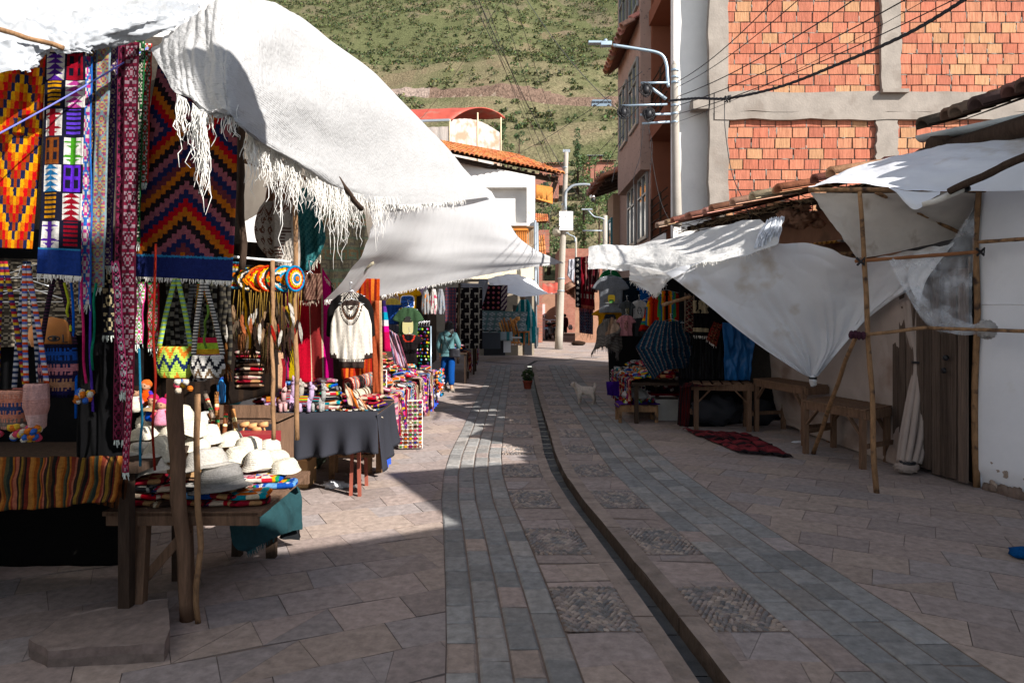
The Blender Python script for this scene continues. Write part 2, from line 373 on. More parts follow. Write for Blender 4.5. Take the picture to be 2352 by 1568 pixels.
# ================================================================ hillside
def road(X): return 181-.30*X
def hz(X,Y):
    b=.53*(Y-72)+max(0,Y-300)*.12
    b+=9*noise.noise(Vector((X/70,Y/90,1)))+3*noise.noise(Vector((X/22,Y/25,5)))+.9*noise.noise(Vector((X/6,Y/7,8)))+.45*noise.noise(Vector((X/2.3,Y/2.6,3)))
    b+= .05*max(0,X-40) - .10*max(0,-X-90)
    if Y<135:
        st_=2.6; q=b/st_+.5*noise.noise(Vector((X/30,Y/40,3))); fr=q-math.floor(q); e=1/(1+math.exp(-(fr-.78)*16)); b=b*.35+.65*(math.floor(q)+e)*st_
    t=Y-road(X)
    if -3<t<14: 
        z0=.53*(road(X)-72)+9*noise.noise(Vector((X/70,road(X)/90,1)))
        if t<4.5: b=b*(1-min(1,(t+3)/3))+z0*min(1,(t+3)/3)
        else: b=z0+(b-z0)*min(1,((t-4.5)/2.2))
    return 1.5+max(0,b)*min(1,max(0,(Y-70))/8) -.02
hm=M(); xs=list(np.arange(-300,-90,10))+list(np.arange(-90,90,1.9))+list(np.arange(90,261,10)); hy=list(np.arange(68,150,1.3))+list(np.arange(150,205,1.1))+list(np.arange(205,760,6))
A=[[(x,y,hz(x,y)) for x in xs] for y in hy]
def hcol(u,v):
    j=min(int(u*(len(xs)-1)),len(xs)-2); i=min(int(v*(len(hy)-1)),len(hy)-2); X=xs[j];Y=hy[i]
    n1=noise.noise(Vector((X/14,Y/16,4)))+.5*noise.noise(Vector((X/4,Y/4,2))); sl__=(A[i+1][j][2]-A[i][j][2])/(hy[i+1]-hy[i])
    dry=np.array((.165,.142,.082)); grn=np.array((.092,.098,.046)); red=np.array((.19,.12,.085)); rock=np.array((.24,.17,.14))
    t=min(1,max(0,.5+n1*1.3+(.55 if Y>230 else -.25))); c=dry*(1-t)+grn*t
    if n1<-.42: c=c*.78+red*.22
    r=Y-road(X)
    if -1<r<4.5: c=np.array((.26,.2,.15))
    elif 4.5<=r<8.5 : c=np.array((.17,.115,.085)) if X>-24 else np.array((.30,.23,.19))
    if Y>330 and noise.noise(Vector((X/18,Y/22,14)))>.22: c=c*.6+np.array((.16,.12,.09))*.4
    if sl__>1.1 and Y<140: c=c*.55+np.array((.10,.09,.05))*.45
    return tuple(c)
hm.grid([[Vector(p) for p in r] for r in A],hcol)
mk('hillside',hm,mat('hill_grass_and_earth',attr=True,rough=1,var=.45,scale=1.1,bump=1,bscale=1.6,spec=0,bdist=.6),kind='structure')
# shrubs far up the slope, beyond counting
leafm=mat('leaves',attr=True,rough=.7,var=.3,scale=3,bump=0,trans=.25,spec=.2)
def leafball(m,c,r,n,s,pal,squash=.8,flat=.0):
    c=Vector(c)
    for _ in range(n):
        d=Vector((rnd.gauss(0,1),rnd.gauss(0,1),rnd.gauss(0,1))).normalized(); rr=r*(.45+.6*rnd.random()**.5)
        p=c+Vector((d.x*rr,d.y*rr,d.z*rr*squash)); a=Vector((rnd.gauss(0,1),rnd.gauss(0,1),rnd.gauss(0,1)+flat)).normalized(); b=a.orthogonal().normalized(); q=a.cross(b)
        k=s*(.6+rnd.random()*.8); m.poly([p+b*k,p+q*k*.7,p-b*k,p-q*k*.7],tuple(x*(.75+rnd.random()*.5) for x in rnd.choice(pal)))
GR=[(.062,.082,.034),(.08,.095,.04),(.055,.072,.03),(.09,.10,.045)]
sh=M(); r2=random.Random(3); n=0
while n<7000:
    Y=74+(r2.random()**.8)*420; X=r2.uniform(-.42,.26)*Y
    r=Y-road(X)
    if -1<r<9: continue
    dens=noise.noise(Vector((X/25,Y/30,7)))*1.2+(.7 if Y>220 else (.15 if Y>120 else .45))
    if r2.random()>dens+.25: continue
    s=r2.uniform(.3,.95)**1.3*(1+Y/420); z=hz(X,Y)
    pal=[GR[r2.randrange(4)]]*2+[(.14,.15,.06)]
    leafball(sh,(X,Y,z+s*.45),s,30 if Y<200 else 16,s*.36,pal,.65); n+=1
mk('hillside_shrubs',sh,leafm,label='green shrubs scattered over the dry hillside above the town',cat='shrubs',kind='stuff')
# ================================================================ BUILDINGS
brm=None
def brickmat(name,bw,bh,c1,c2,mort,msize=.012):
    m,nt,b=newmat(name); N=nt.nodes.new; L=nt.links.new
    tc=N('ShaderNodeTexCoord'); sep=N('ShaderNodeSeparateXYZ'); cmb=N('ShaderNodeCombineXYZ'); L(tc.outputs['Object'],sep.inputs[0])
    n0=N('ShaderNodeTexNoise'); n0.inputs['Scale'].default_value=7; n0.inputs['Detail'].default_value=4; L(tc.outputs['Object'],n0.inputs['Vector'])
    ad=N('ShaderNodeMath'); ad.operation='MULTIPLY_ADD'; ad.inputs[1].default_value=.022; L(n0.outputs[0],ad.inputs[0]); L(sep.outputs['X'],ad.inputs[2])
    ad2=N('ShaderNodeMath'); ad2.operation='MULTIPLY_ADD'; ad2.inputs[1].default_value=.018; L(n0.outputs[0],ad2.inputs[0]); L(sep.outputs['Z'],ad2.inputs[2])
    L(ad.outputs[0],cmb.inputs[0]); L(ad2.outputs[0],cmb.inputs[1])
    br=N('ShaderNodeTexBrick'); L(cmb.outputs[0],br.inputs['Vector']); br.inputs['Scale'].default_value=1; br.inputs['Brick Width'].default_value=bw; br.inputs['Row Height'].default_value=bh
    br.inputs['Mortar Size'].default_value=msize; br.inputs['Mortar Smooth'].default_value=.15; br.inputs['Color1'].default_value=(*c1,1); br.inputs['Color2'].default_value=(*c2,1); br.inputs['Mortar'].default_value=(*mort,1); br.inputs['Bias'].default_value=-.35; br.offset=.5
    ms=N('ShaderNodeMapping'); ms.inputs['Scale'].default_value=(45,1,1.5); L(tc.outputs['Object'],ms.inputs[0]); n3=N('ShaderNodeTexNoise'); n3.inputs['Scale'].default_value=2; n3.inputs['Detail'].default_value=4; L(ms.outputs[0],n3.inputs['Vector'])
    n1=N('ShaderNodeTexNoise'); n1.inputs['Scale'].default_value=2.5; n1.inputs['Detail'].default_value=8; L(tc.outputs['Object'],n1.inputs['Vector'])
    s=N('ShaderNodeMath'); s.operation='MULTIPLY_ADD'; s.inputs[1].default_value=.55; s.inputs[2].default_value=.30; L(n3.outputs[0],s.inputs[0])
    s2=N('ShaderNodeMath'); s2.operation='MULTIPLY_ADD'; s2.inputs[1].default_value=.9; L(n1.outputs[0],s2.inputs[0]); L(s.outputs[0],s2.inputs[2])
    mx=N('ShaderNodeMix'); mx.data_type='RGBA'; mx.blend_type='MULTIPLY'; mx.inputs[0].default_value=1; L(br.outputs['Color'],mx.inputs[6]); L(s2.outputs[0],mx.inputs[7])
    L(mx.outputs[2],b.inputs['Base Color']); b.inputs['Roughness'].default_value=.9; b.inputs['Specular IOR Level'].default_value=.15
    iv=N('ShaderNodeMath'); iv.operation='SUBTRACT'; iv.inputs[0].default_value=1; L(br.outputs['Fac'],iv.inputs[1])
    h=N('ShaderNodeMath'); h.operation='MULTIPLY_ADD'; h.inputs[1].default_value=.25; L(n3.outputs[0],h.inputs[0]); L(iv.outputs[0],h.inputs[2])
    bp=N('ShaderNodeBump'); bp.inputs['Strength'].default_value=.9; bp.inputs['Distance'].default_value=.015; L(h.outputs[0],bp.inputs['Height']); L(bp.outputs[0],b.inputs['Normal'])
    return m
brickA=brickmat('hollow_clay_brick',.30,.206,lin('b0705c'),lin('bd9470'),lin('746c64'),.024)
brickF=brickmat('far_red_brick',.35,.14,lin('8f5f50'),lin('865246'),lin('85705f'),.012)
ochre=mat('ochre_render',lin('c9a468'),.9,.15,2,.2,20); orangep=mat('terracotta_render',lin('80503c'),.9,.12,2,.15,20,spec=.1)
brownp=mat('peeling_brown_render',lin('a58a7c'),.9,.12,2,.3,20,tint=(lin('5d5350'),14,.60),spec=.1); darkb=mat('dark_brown_render',lin('5a4238'),.9,.15,2,.2,20)
adobe=mat('red_adobe',lin('94705c'),.95,.25,2,.7,14,tint=(lin('7d6252'),2,.58),spec=.05)
glass=mat('window_glass',(.03,.035,.04),.08,.1,2,0,spec=.6); tealp=mat('teal_paint',lin('1f6f78'),.6,.15,4,.1,30)
cream=mat('cream_render',lin('e3d3b0'),.9,.1,2,.2,20); redroof=mat('red_corrugated_sheet',lin('a2483a'),.6,.25,2,.1,20,tint=(lin('8d6a5c'),1.3,.57))
TC=[lin('a8683f'),lin('b0734a'),lin('9c5e3a'),lin('b57d50')]; TO=[lin('a5705a'),lin('966550'),lin('b08470'),lin('805a4a'),lin('b8927c')]; TD=[lin('6a5448'),lin('5a4840'),lin('7d6250'),lin('4c3e38')]
def tile_roof(m,E0,E1,R1,R0,nc,nr,pal,r=None,rag=0,lift=.05):   # half-round tiles stepping up from the eave E to the ridge R
    E0,E1,R1,R0=[Vector(q) for q in (E0,E1,R1,R0)]; nrm=(E1-E0).cross(R0-E0).normalized()
    if nrm.z<0: nrm=-nrm
    for i in range(nc):
        for k in range(nr):
            u0,u1=i/nc,(i+1)/nc; v0=k/nr-.02; v1=(k+1)/nr+.05/nr
            if rag and k==0: v0-=rnd.random()*rag
            def q(u,v): return (E0.lerp(E1,u)).lerp(R0.lerp(R1,u),v)
            wv=(q(u1,0)-q(u0,0)).length*.5; rr=r or wv; c=rnd.choice(pal); c=tuple(x*(.85+rnd.random()*.3) for x in c); jx=(rnd.random()-.5)*.12
            V=[]; n=6
            for (v,l) in ((v0,lift),(v1,0)):
                for s in range(n+1):
                    a=math.pi*s/n; uu=(u0+u1)/2+jx*(u1-u0)*(1 if rag else .3)-math.cos(a)*.5*(u1-u0)*1.02
                    V.append(q(uu,v)+nrm*(math.sin(a)*rr+l))
            for (v,l) in ((v0,lift-.018),(v1,-.018)):
                for s in range(n+1):
                    a=math.pi*s/n; uu=(u0+u1)/2+jx*(u1-u0)*(1 if rag else .3)-math.cos(a)*.45*(u1-u0)
                    V.append(q(uu,v)+nrm*(math.sin(a)*(rr-.015)+l))
            N_=n+1; Fc=[(s,s+1,N_+s+1,N_+s) for s in range(n)]+[(2*N_+s+1,2*N_+s,3*N_+s,3*N_+s+1) for s in range(n)]+[(s+1,s,2*N_+s,2*N_+s+1) for s in range(n)]
            m.add(V,Fc,c)
    off=nrm*-.03; m.poly([E0+off,E1+off,R1+off,R0+off],tuple(x*.4 for x in pal[0]))
def slabbox(m,x0,x1,y0,y1,z0,z1,c=(.5,.5,.5),mi=0): m.box(((x0+x1)/2,(y0+y1)/2,(z0+z1)/2),(x1-x0,y1-y0,z1-z0),c=c,m=mi)
# ---- unfinished brick building on the right (wall facing the camera)
bb=T('brick_building','tall unfinished building with red hollow brick wall, concrete frame and terracotta balconies','building',(6,13.3,0))
YB=13.1; px=lambda x,Y=YB:(x-CX)/F*Y; pz=lambda y,Y=YB: HC-(y-HY)/F*Y
m=M(); slabbox(m,px(1655),13,YB+.055,YB+.3,0,pz(-260)); mk('mortar_wall',m,mat('grey_mortar',lin('625b54'),.95,.3,12,.9,40,bdist=.02,spec=.05),bb)
m=M(); z=1.9; r_=0; BC=[lin(q) for q in ('ad6c56','aa6650','b17058','ab6a54','b0785c','b08462','a56450','b17259')]
while z<pz(-260):
    x=px(1655)+rnd.random()*.2-(.14 if r_%2 else 0); hgt=.182+rnd.uniform(-.006,.006)
    while x<12.9:
        w_=.272+rnd.uniform(-.01,.01) if rnd.random()>.07 else .13; c=rnd.choice(BC); kk=.9+rnd.random()*.16; c=tuple(q*kk for q in c); j=lambda:rnd.uniform(-.005,.005); t_=rnd.uniform(-.006,.004); y0=YB+.04+t_
        V=[(x+j(),y0+j()*.5,z+j()),(x+w_+j(),y0+j()*.5,z+j()),(x+w_+j(),y0+j()*.5,z+hgt+j()),(x+j(),y0+j()*.5,z+hgt+j())]; V+=[(a,YB+.06,b) for a,_,b in V]
        m.add(V,[(0,1,2,3),(0,4,5,1),(1,5,6,2),(2,6,7,3),(3,7,4,0)],c,0,False)
        if rnd.random()<.3: m.ell((x+w_+.01,YB+.05,z+hgt*rnd.random()),(.022,.016,hgt*(.2+.3*rnd.random())),7,lin('7d756c'),nz=.5)
        if rnd.random()<.25: m.ell((x+w_*rnd.random(),YB+.05,z+hgt+.008),(.05+.05*rnd.random(),.016,.016),7,lin('7d756c'),nz=.5)
        x+=w_+.018+rnd.random()*.012
    z+=hgt+.02+rnd.uniform(-.002,.003); r_+=1
mk('brick_infill',m,mat('clay_brick_face',attr=True,rough=.9,var=.35,scale=3,bump=.6,bscale=9,stretch=(14,1,1.2),spec=.1,bdist=.02),bb)
m=M()
def strip(x0,y0,x1,y1,pro=.0,mm=None,jit=.01): # rough concrete strip in front of the bricks
    n=max(2,int(abs(y1-y0)/14)); a,b=(px(x0),px(x1)); A=[]
    ver=abs(y1-y0)>abs(x1-x0); n=24
    F1=[]
    for i in range(n+1):
        t=i/n; j1=(noise.noise(Vector((t*17,x0*.1,y0*.1)))*.05); j2=(noise.noise(Vector((t*17,x1*.1,9)))*.05)
        if ver: z=pz(y0)+(pz(y1)-pz(y0))*t; F1.append((Vector((a+j1,YB-pro,z)),Vector((b+j2,YB-pro,z))))
        else: x=a+(b-a)*t; F1.append((Vector((x,YB-pro,pz(y0)+j1)),Vector((x,YB-pro,pz(y1)+j2))))
    for (p,q),(r,s) in zip(F1,F1[1:]):
        mm.poly([p,q,s,r]); back=Vector((0,.1+pro,0))
        mm.poly([p,r,r+back,p+back]); mm.poly([q,q+back,s+back,s])
strip(1628,-260,1673,480,.03,m); strip(2023,-260,2068,215,.035,m); strip(2012,275,2062,480,.03,m); strip(1640,213,2700,258,.045,m); strip(1640,258,2700,276,.05,m)
strip(2500,-260,2550,480,.03,m)
slabbox(m,px(2018),px(2078),YB-.16,YB-.05,pz(218),pz(210)); slabbox(m,px(1628)-.3,px(1628),YB-.01,YB+.25,pz(250),pz(225))
mk('concrete_frame',m,concm,bb)
XF=3.12
m=M(); slabbox(m,px(1546,13.5),px(1632,13.5),13.45,13.7,3.0,pz(-260)); slabbox(m,px(1546,13.5)-.02,px(1632),13.4,13.45,2.2,3.35); mk('rendered_wall',m,whitem,bb)
zs=[3.3,5.92,8.5]
m=M(); slabbox(m,XF+.95,XF+1.1,13.7,18.7,0,11.5); mk('balcony_wall',m,orangep,bb)
m=M(); slabbox(m,XF+.02,XF+.94,15.3,15.42,2.9,11.5); mk('dividing_wall',m,orangep,bb)
for z_ in zs: m=M(); slabbox(m,XF-.05,XF+.94,13.7,15.29,z_-.32,z_); mk('balcony_slab',m,orangep,bb)
m=M(); slabbox(m,XF-.09,XF-.05,13.6,15.35,zs[0]-.3,zs[0]+.04); mk('slab_edge',m,whitem,bb)
for z_ in zs[:2]:
    m=M()
    for k in range(6): m.tube([(XF,13.72,z_+.17*k+.12),(XF,15.3,z_+.17*k+.12)],.014,6)
    for yy in (14.35,15.25): m.box((XF,yy,z_+.5),(.04,.04,1.0))
    mk('balcony_railing',m,darkw,bb)
m=M(); slabbox(m,XF-.22,XF+.1,15.42,18.7,5.0,11.6); slabbox(m,XF,XF+.1,15.42,18.7,0,5.0); slabbox(m,XF+.1,6.3,18.7,18.9,0,11.6); mk('rendered_wall',m,brownp,bb)
for z_,xx in ((3.5,XF),(6.1,XF-.22),(8.8,XF-.22)):
    for yy in (15.6,17.1):
        f=M(); zt=z_+1.5
        for (a,b,c,d) in ((yy,yy+1.1,z_-.02,z_+.05),(yy,yy+1.1,zt-.05,zt+.02),(yy,yy+.05,z_+.05,zt-.05),(yy+1.05,yy+1.1,z_+.05,zt-.05),(yy+.5,yy+.55,z_+.05,zt-.05),(yy+.05,yy+1.05,zt-.5,zt-.46)):
            slabbox(f,xx-.06,xx-.01,a,b,c,d)
        fo=mk('window',f,mat('aluminium',lin('8a8a88'),.4,.05,3,0,metal=.5),bb); f=M(); slabbox(f,xx-.03,xx-.005,yy+.05,yy+1.05,z_+.05,zt-.05); mk('pane',f,glass,fo)
m=M(); tile_roof(m,(XF-.55,15.5,8.25),(XF-.55,18.6,8.25),(XF+.1,18.6,8.75),(XF+.1,15.5,8.75),12,3,TO); mk('small_canopy',m,tilem,bb)
# shade thrown from the house next door's projecting bay keeps to real geometry: the brick flank stands 0.35 m proud
# ---- darker house beyond it
bd=T('brown_house','narrow brown house with projecting tiled eave beyond the balconies','house',(4.2,20,0))
m=M(); X2=px(1434,19)-.0; slabbox(m,3.25,4.8,19.05,21.6,0,5.5); mk('wall',m,brownp,bd)
m=M(); slabbox(m,3.05,3.25,20.6,21.6,0,5.4); mk('bay_wall',m,mat('tan_render',lin('9c8068'),.9,.12,2,.2,20),bd)
m=M(); tile_roof(m,(2.55,19.0,5.55),(2.5,21.9,5.55),(4.5,21.9,6.45),(4.5,19.0,6.45),15,5,TO,rag=.1); mk('roof',m,tilem,bd)
m=M()
for k in range(5): m.beam((2.62,19.2+k*.6,5.5),(3.9,19.2+k*.6,5.95),.09,.1)
mk('rafters',m,darkw,bd)
f=M(); slabbox(f,3.0,3.05,20.7,20.78,2.9,4.6); slabbox(f,3.0,3.05,21.4,21.48,2.9,4.6); slabbox(f,3.0,3.05,20.7,21.48,4.6,4.7); slabbox(f,3.0,3.05,20.7,21.48,2.8,2.9); slabbox(f,3.0,3.05,20.78,21.4,3.7,3.8); fo=mk('window',f,tealp,bd); f=M(); slabbox(f,3.02,3.04,20.78,21.4,2.9,4.6); mk('pane',f,glass,fo)
f=M(); slabbox(f,3.4,3.9,19.0,19.04,2.9,4.7); mk('window',f,tealp,bd)
# ---- low tile-roofed house along the right side
lh=T('low_adobe_house','low adobe house with ragged old terracotta tile roof behind the white tarpaulins','house',(5.5,10.5,0))
m=M()
for a,b in (((4.75,7.9),(4.40,13.0)),):
    A=[[Vector((a[0]+(b[0]-a[0])*u,a[1]+(b[1]-a[1])*u,3.2*v+.05)) for u in np.linspace(0,1,20)] for v in np.linspace(0,1,12)]
    for row in A:
        for q in row: q.x+=.04*noise.noise(q*1.3)
    m.grid(A)
m.poly([(4.8,7.9,0),(9,7.9,0),(9,7.9,3.5),(4.75,7.9,3.25)]); mk('wall',m,adobe,lh)
m=M(); E0=P(2120,372,7.2); E1=P(1556,516,12.6); R0=Vector((E0.x+2.6,E0.y+.2,E0.z+.55)); R1=Vector((E1.x+2.6,12.9,E1.z+.75)); R1.x=min(R1.x,px(1800,12.9)+.4); R1.y=12.95
tile_roof(m,E0,E1,R1,R0,34,7,TO,rag=.35,lift=.07); mk('roof',m,tilem,lh)
m=M()
for k in range(16):
    t=(k+.5)/16; a=E0.lerp(E1,t); b=a+Vector((.9,.05,.16)); a=a+Vector((.05+rnd.random()*.1,0,-.09)); m.tube([a,b-Vector((0,0,.12))],.035+.02*rnd.random(),7,jit=.2)
for t0 in (.1,.42,.7): a=E0.lerp(E1,t0); b=E0.lerp(E1,t0+.25); m.tube([a+Vector((.2,0,-.2)),b+Vector((.2,0,-.2))],.05,7)
mk('rafters',m,darkw,lh)
m=M()
for k in range(260):
    t=rnd.random(); a=E0.lerp(E1,t)+Vector((rnd.uniform(.0,.25),0,-.05-rnd.random()*.08)); d=Vector((rnd.uniform(-.25,.1),rnd.uniform(-.15,.15),rnd.uniform(-.08,.06))); m.tube([a,a+d],.006,4,c=lin('a08a70'))
mk('reed_battens',m,mat('dry_reed',lin('9a856a'),.9,.3,20,0),lh)
rb=M(); 
for (x,y_,s) in ((1810,490,.16),(1835,500,.19),(1795,505,.12),(1860,492,.13),(1842,470,.12),(1880,508,.1)):
    rb.ell(P(x,y_+6,9.5),(s*.85,s*.7,s*.55),30,lin('8a6a58'),nz=.7,fr=4)
mk('adobe_lump',rb,adobe,label='crumbling lumps of reddish adobe under the tile eave',cat='rubble')
# corrugated sheet
m=M(); A=[[P(1770+200*u,572-22*u-2*v,8.9)+Vector((v*.5,v*1.2,v*.12+.02*math.sin(u*110))) for u in np.linspace(0,1,160)] for v in (0,1)]; m.grid(A,lambda u,v:lin('d9a13a') if u>.45 and u<.8 else lin('9aa4a8'))
mk('corrugated_sheet',m,mat('corrugated_metal',attr=True,rough=.5,var=.3,scale=4,bump=0,metal=.3),label='corrugated metal sheet with yellow paint above the hanging tarpaulin',cat='roofing sheet')
for k,(a,b) in enumerate((((1840,590),(2010,582)),((1790,577),(1985,598)))):
    m=M(); m.tube([P(*a,8.9),P(*b,8.7)],.045,8,jit=.15); mk('roof_pole',m,polem,label=('upper' if k else 'lower')+' round roof pole under the corrugated metal sheet',cat='pole')
# ---- near white house on the right
wh=T('white_house','white plastered house with stained base, dark log beams and old roof tiles at right edge','house',(5.5,5,0))
WA=[(4.42,7.5),(4.54,6.63),(4.66,6.0),(4.95,2.2)]
m=M(); A=[]
for v in np.linspace(0,1,40):
    row=[]
    for u in np.linspace(0,1,70):
        y_=6.66+(-2.5-6.66)*u; x=np.interp(y_,[-3,2.2,6.0,6.63,7.5],[5.3,4.95,4.66,4.54,4.42]); q=Vector((x,y_,v*3.5)); q.x+=.018*noise.noise(q*.9)+.006*noise.noise(q*4)+ (.05 if v<.04 else 0)
        row.append(q)
    A.append(row)
m.grid(A); m.poly([(4.54,6.66,0),(4.54,6.66,3.5),(4.9,6.66,3.5),(4.9,6.66,0)])
whp=mat('white_plaster_wall',lin('d6d8dc'),.9,.06,2,.3,12,tint=(lin('c4beb4'),1.1,.62),spec=.1)
mk('wall',m,whp,wh)
m=M(); 
for k in range(90):
    y_=6.55-k*.06; x=np.interp(y_,[-3,2.2,6.0,6.63,7.5],[5.3,4.95,4.66,4.54,4.42]); m.ell((x+.0+rnd.random()*.02,y_,.0+rnd.random()*.04),(.04,.07,.03+rnd.random()*.07),9,(.16,.12,.1),nz=.5)
mk('stone_footing',m,mat('crumbling_footing',lin('6a5a50'),.95,.4,8,.8,20),wh)
m=M()
for k in range(46):
    y_=6.5-rnd.random()*1.6; x=float(np.interp(y_,[-3,2.2,6.0,6.63,7.5],[5.3,4.95,4.66,4.54,4.42])); s_=rnd.random(); m.ell((x-.0,y_,.04+.34*rnd.random()**2.2),(.008,.015+.05*s_,.01+.035*s_),14,nz=.5,fr=3)
mk('flaking_base_coat',m,mat('stained_render',lin('9c8d80'),.95,.4,9,.6,25),wh)
m=M(); m.tube([(float(np.interp(y_,[-3,2.2,6.0,6.63,7.5],[5.3,4.95,4.66,4.54,4.42])),y_,1.78+.012*noise.noise(Vector((y_*3,0,0)))) for y_ in np.linspace(6.6,3,40)],.007,5); mk('plaster_seam',m,whp,wh)
m=M(); tile_roof(m,(4.52,7.2,3.68),(4.74,3.0,3.52),(7.2,3.0,4.4),(6.9,7.2,4.6),22,9,TD,rag=.12,lift=.06); mk('roof',m,tilem,wh)
m=M()
for k in range(3):
    y_=7.0-k*1.6; m.tube([(4.28+.02*k,y_-.05,3.40-.02*k),(4.6,y_,3.42-.02*k),(5.3,y_,3.6)],.105,10,jit=.14)
m.tube([(4.4,7.35,3.38),(4.55,5.5,3.32),(4.72,3,3.2)],[.085,.1,.1],12,jit=.1)
mk('log_beams',m,darkw,wh)
m=M(); A=[]
a,b=P(2118,312,7.35),P(2362,262,6.05)
for u in np.linspace(0,1.3,20):
    c_=a.lerp(b,u); A.append([c_+Vector((math.cos(t)*.075,0,-math.sin(t)*.075)) for t in np.linspace(0,math.pi,9)])
m.grid(A); mk('gutter',m,mat('zinc_gutter',lin('a8b4b8'),.45,.15,5,.1,20,metal=.4),wh,)
m=M()
for k in range(9):
    y_=6.72+k*.121; x=4.45-(y_-6.63)*.13; w_=.095+rnd.random()*.02; kk=.6+rnd.random()*.7; m.box((x+rnd.random()*.03,y_+.0,1.08+rnd.random()*.03),(.035,w_,2.1),c=tuple(v*kk for v in lin('65564c')),rot=.13)
mk('plank_door',m,mat('grey_door_planks',attr=True,rough=.9,var=.5,scale=4,bump=.8,bscale=20,stretch=(14,14,.5),spec=.1,bdist=.02),wh)
m=M(); m.ell((4.36,6.86,1.25),.03,10); m.lathe([(.03,0),(.03,.02)],(4.36,6.88,1.12),10,mtx=Matrix.Rotation(R(-90),3,'Y')); mk('door_lock',m,blackm,wh)
m=M(); slabbox(m,4.45,4.6,6.7,7.9,2.1,2.25); mk('door_lintel',m,darkw,wh)
m=M(); slabbox(m,4.62,4.72,6.62,8.1,-.02,3.4); mk('door_light_block',m,blackm,wh)  # black backing added to stop light leaking through the plank gaps
# unseen neighbour up the street at right: outline shaped to throw the shade over the foreground
nb=T('unseen_gabled_house','unseen plastered house beside the white house, its gable stepped to shape the shade','house',(6,0,0))
prof=[(-14,9.8),(-6,9.6),(-3.2,8.1),(-2.5,7.9),(-2.46,6.9),(-.64,5.45),(.96,4.5),(2.01,5.25),(3.85,3.95),(4.3,3.2),(4.3,0),(-14,0)]
m=M(); XW=4.95
m.poly([(XW,y_,z_) for y_,z_ in prof]); m.poly([(5.08,y_,z_) for y_,z_ in prof])
for (a,b) in zip(prof,prof[1:]+prof[:1]): m.poly([(XW,*a),(XW,*b),(5.08,*b),(5.08,*a)])
mk('wall',m,whp,nb)
m=M(); slabbox(m,5.2,9,-14,2.9,0,3.4); mk('rear_wing',m,whp,nb)
# ---- left side: plain wall behind the stalls
lw=T('pale_house','pale plastered house wall behind the left market stalls','house',(-4,3,0))
m=M(); slabbox(m,-3.7,-3.4,-2,9.2,0,6.2); slabbox(m,-9,-3.4,9.2,9.4,0,6.2); mk('wall',m,mat('pale_grey_plaster',lin('c9c7c2'),.9,.1,2,.2,20),lw)
m=M(); slabbox(m,-9,-3.0,-2,9.6,6.2,6.35); mk('roof',m,concm,lw)
fs=T('shuttered_shop','dark timber shop front in shade behind the rug stalls on the left','shop',(-3.4,16,0))
m=M(); slabbox(m,-5.5,-3.0,9.9,21,0,4.6); slabbox(m,-3.05,-2.6,21,23.5,0,4.2); mk('wall',m,darkw,fs)
m=M(); tile_roof(m,(-2.5,9.9,4.5),(-2.5,23.4,4.4),(-5.5,23.4,5.5),(-5.5,9.9,5.6),40,6,TC); mk('roof',m,tilem,fs)
# ---- corner house with orange tiles, Y~25
chs=T('corner_house','white two storey corner house with bright orange clay tile roof','house',(-1,27,.3))
m=M(); Y=25; X1=px(1229,Y); slabbox(m,-9,X1,Y,Y+.3,pz(510,Y),pz(432,Y)) if False else None
zt=6.75
slabbox(m,-9,X1,Y,Y+6,pz(510,Y),pz(430,Y)-.0) if False else None
slabbox(m,-9,X1,Y+.35,Y+7,5.02,6.7); xr=px(1210,Y)
for (x0,x1,zb) in ((-9,xr,pz(430,Y)),(xr,X1,5.02)):
    n_=12 if x0<-5 else 1
    for k in range(n_):
        a=x0+(x1-x0)*k/n_; b=x0+(x1-x0)*(k+1)/n_; za,zb_=[6.83+(X1-q)*.20 for q in (a,b)]
        m.poly([(a,Y,zb),(b,Y,zb),(b,Y,zb_),(a,Y,za)]); m.poly([(a,Y,zb),(a,Y+.35,zb),(b,Y+.35,zb),(b,Y,zb)])
m.poly([(xr,Y,5.02),(xr,Y+.35,5.02),(xr,Y+.35,6.7),(xr,Y,6.83)]); m.poly([(X1,Y,5.02),(X1,Y+6,5.02),(X1,Y+6,6.83),(X1,Y,6.83)]); slabbox(m,-9,xr,Y+.003,Y+.35,5.03,5.12)
mk('upper_wall',m,whitem,chs)
m=M(); slabbox(m,-9,X1-.02,Y+.5,Y+7,0,5.02); mk('lower_wall',m,mat('old_grey_wall',lin('8f8372'),.95,.3,1.5,.4,12,tint=(lin('5f564a'),2,.55)),chs)
m=M(); slabbox(m,px(1205,Y),X1-.1,Y+.44,Y+.5,.25,3.0); mk('doorway',m,blackm,chs)  # solid black panel standing in for the shaded inside of the doorway
m=M(); slabbox(m,px(1110,Y),px(1160,Y),Y+.44,Y+.5,.25,2.9); mk('shop_opening',m,blackm,chs)  # black slab painted in place of the shop's unlit inside
m=M(); slabbox(m,-9,X1,Y+.40,Y+.5,3.1,3.9); mk('cream_band',m,cream,chs)
m=M(); slabbox(m,px(1150,Y),X1-.3,Y+.1,Y+.5,4.1,5.0); mk('shop_board',m,ochre,chs)
m=M()
for k in range(9): m.box((px(1187,Y)+k*.07,Y+.05,4.6),(.03,.03,.5))
slabbox(m,px(1180,Y),X1-.25,Y+.0,Y+.08,4.85,4.92); slabbox(m,px(1180,Y),X1-.25,Y+.0,Y+.08,4.25,4.33); mk('balcony_railing',m,mat('orange_wood',lin('c9782e'),.7,.2,5,.1,20),chs)
m=M(); Ea=P(930,330,23.6); Eb=P(1294,402,25.6); Ra=P(930,312,31); Rb=P(1182,357,31)
tile_roof(m,Ea,Eb,Rb,Ra,34,9,TC,lift=.06); 
mk('roof',m,tilem,chs)
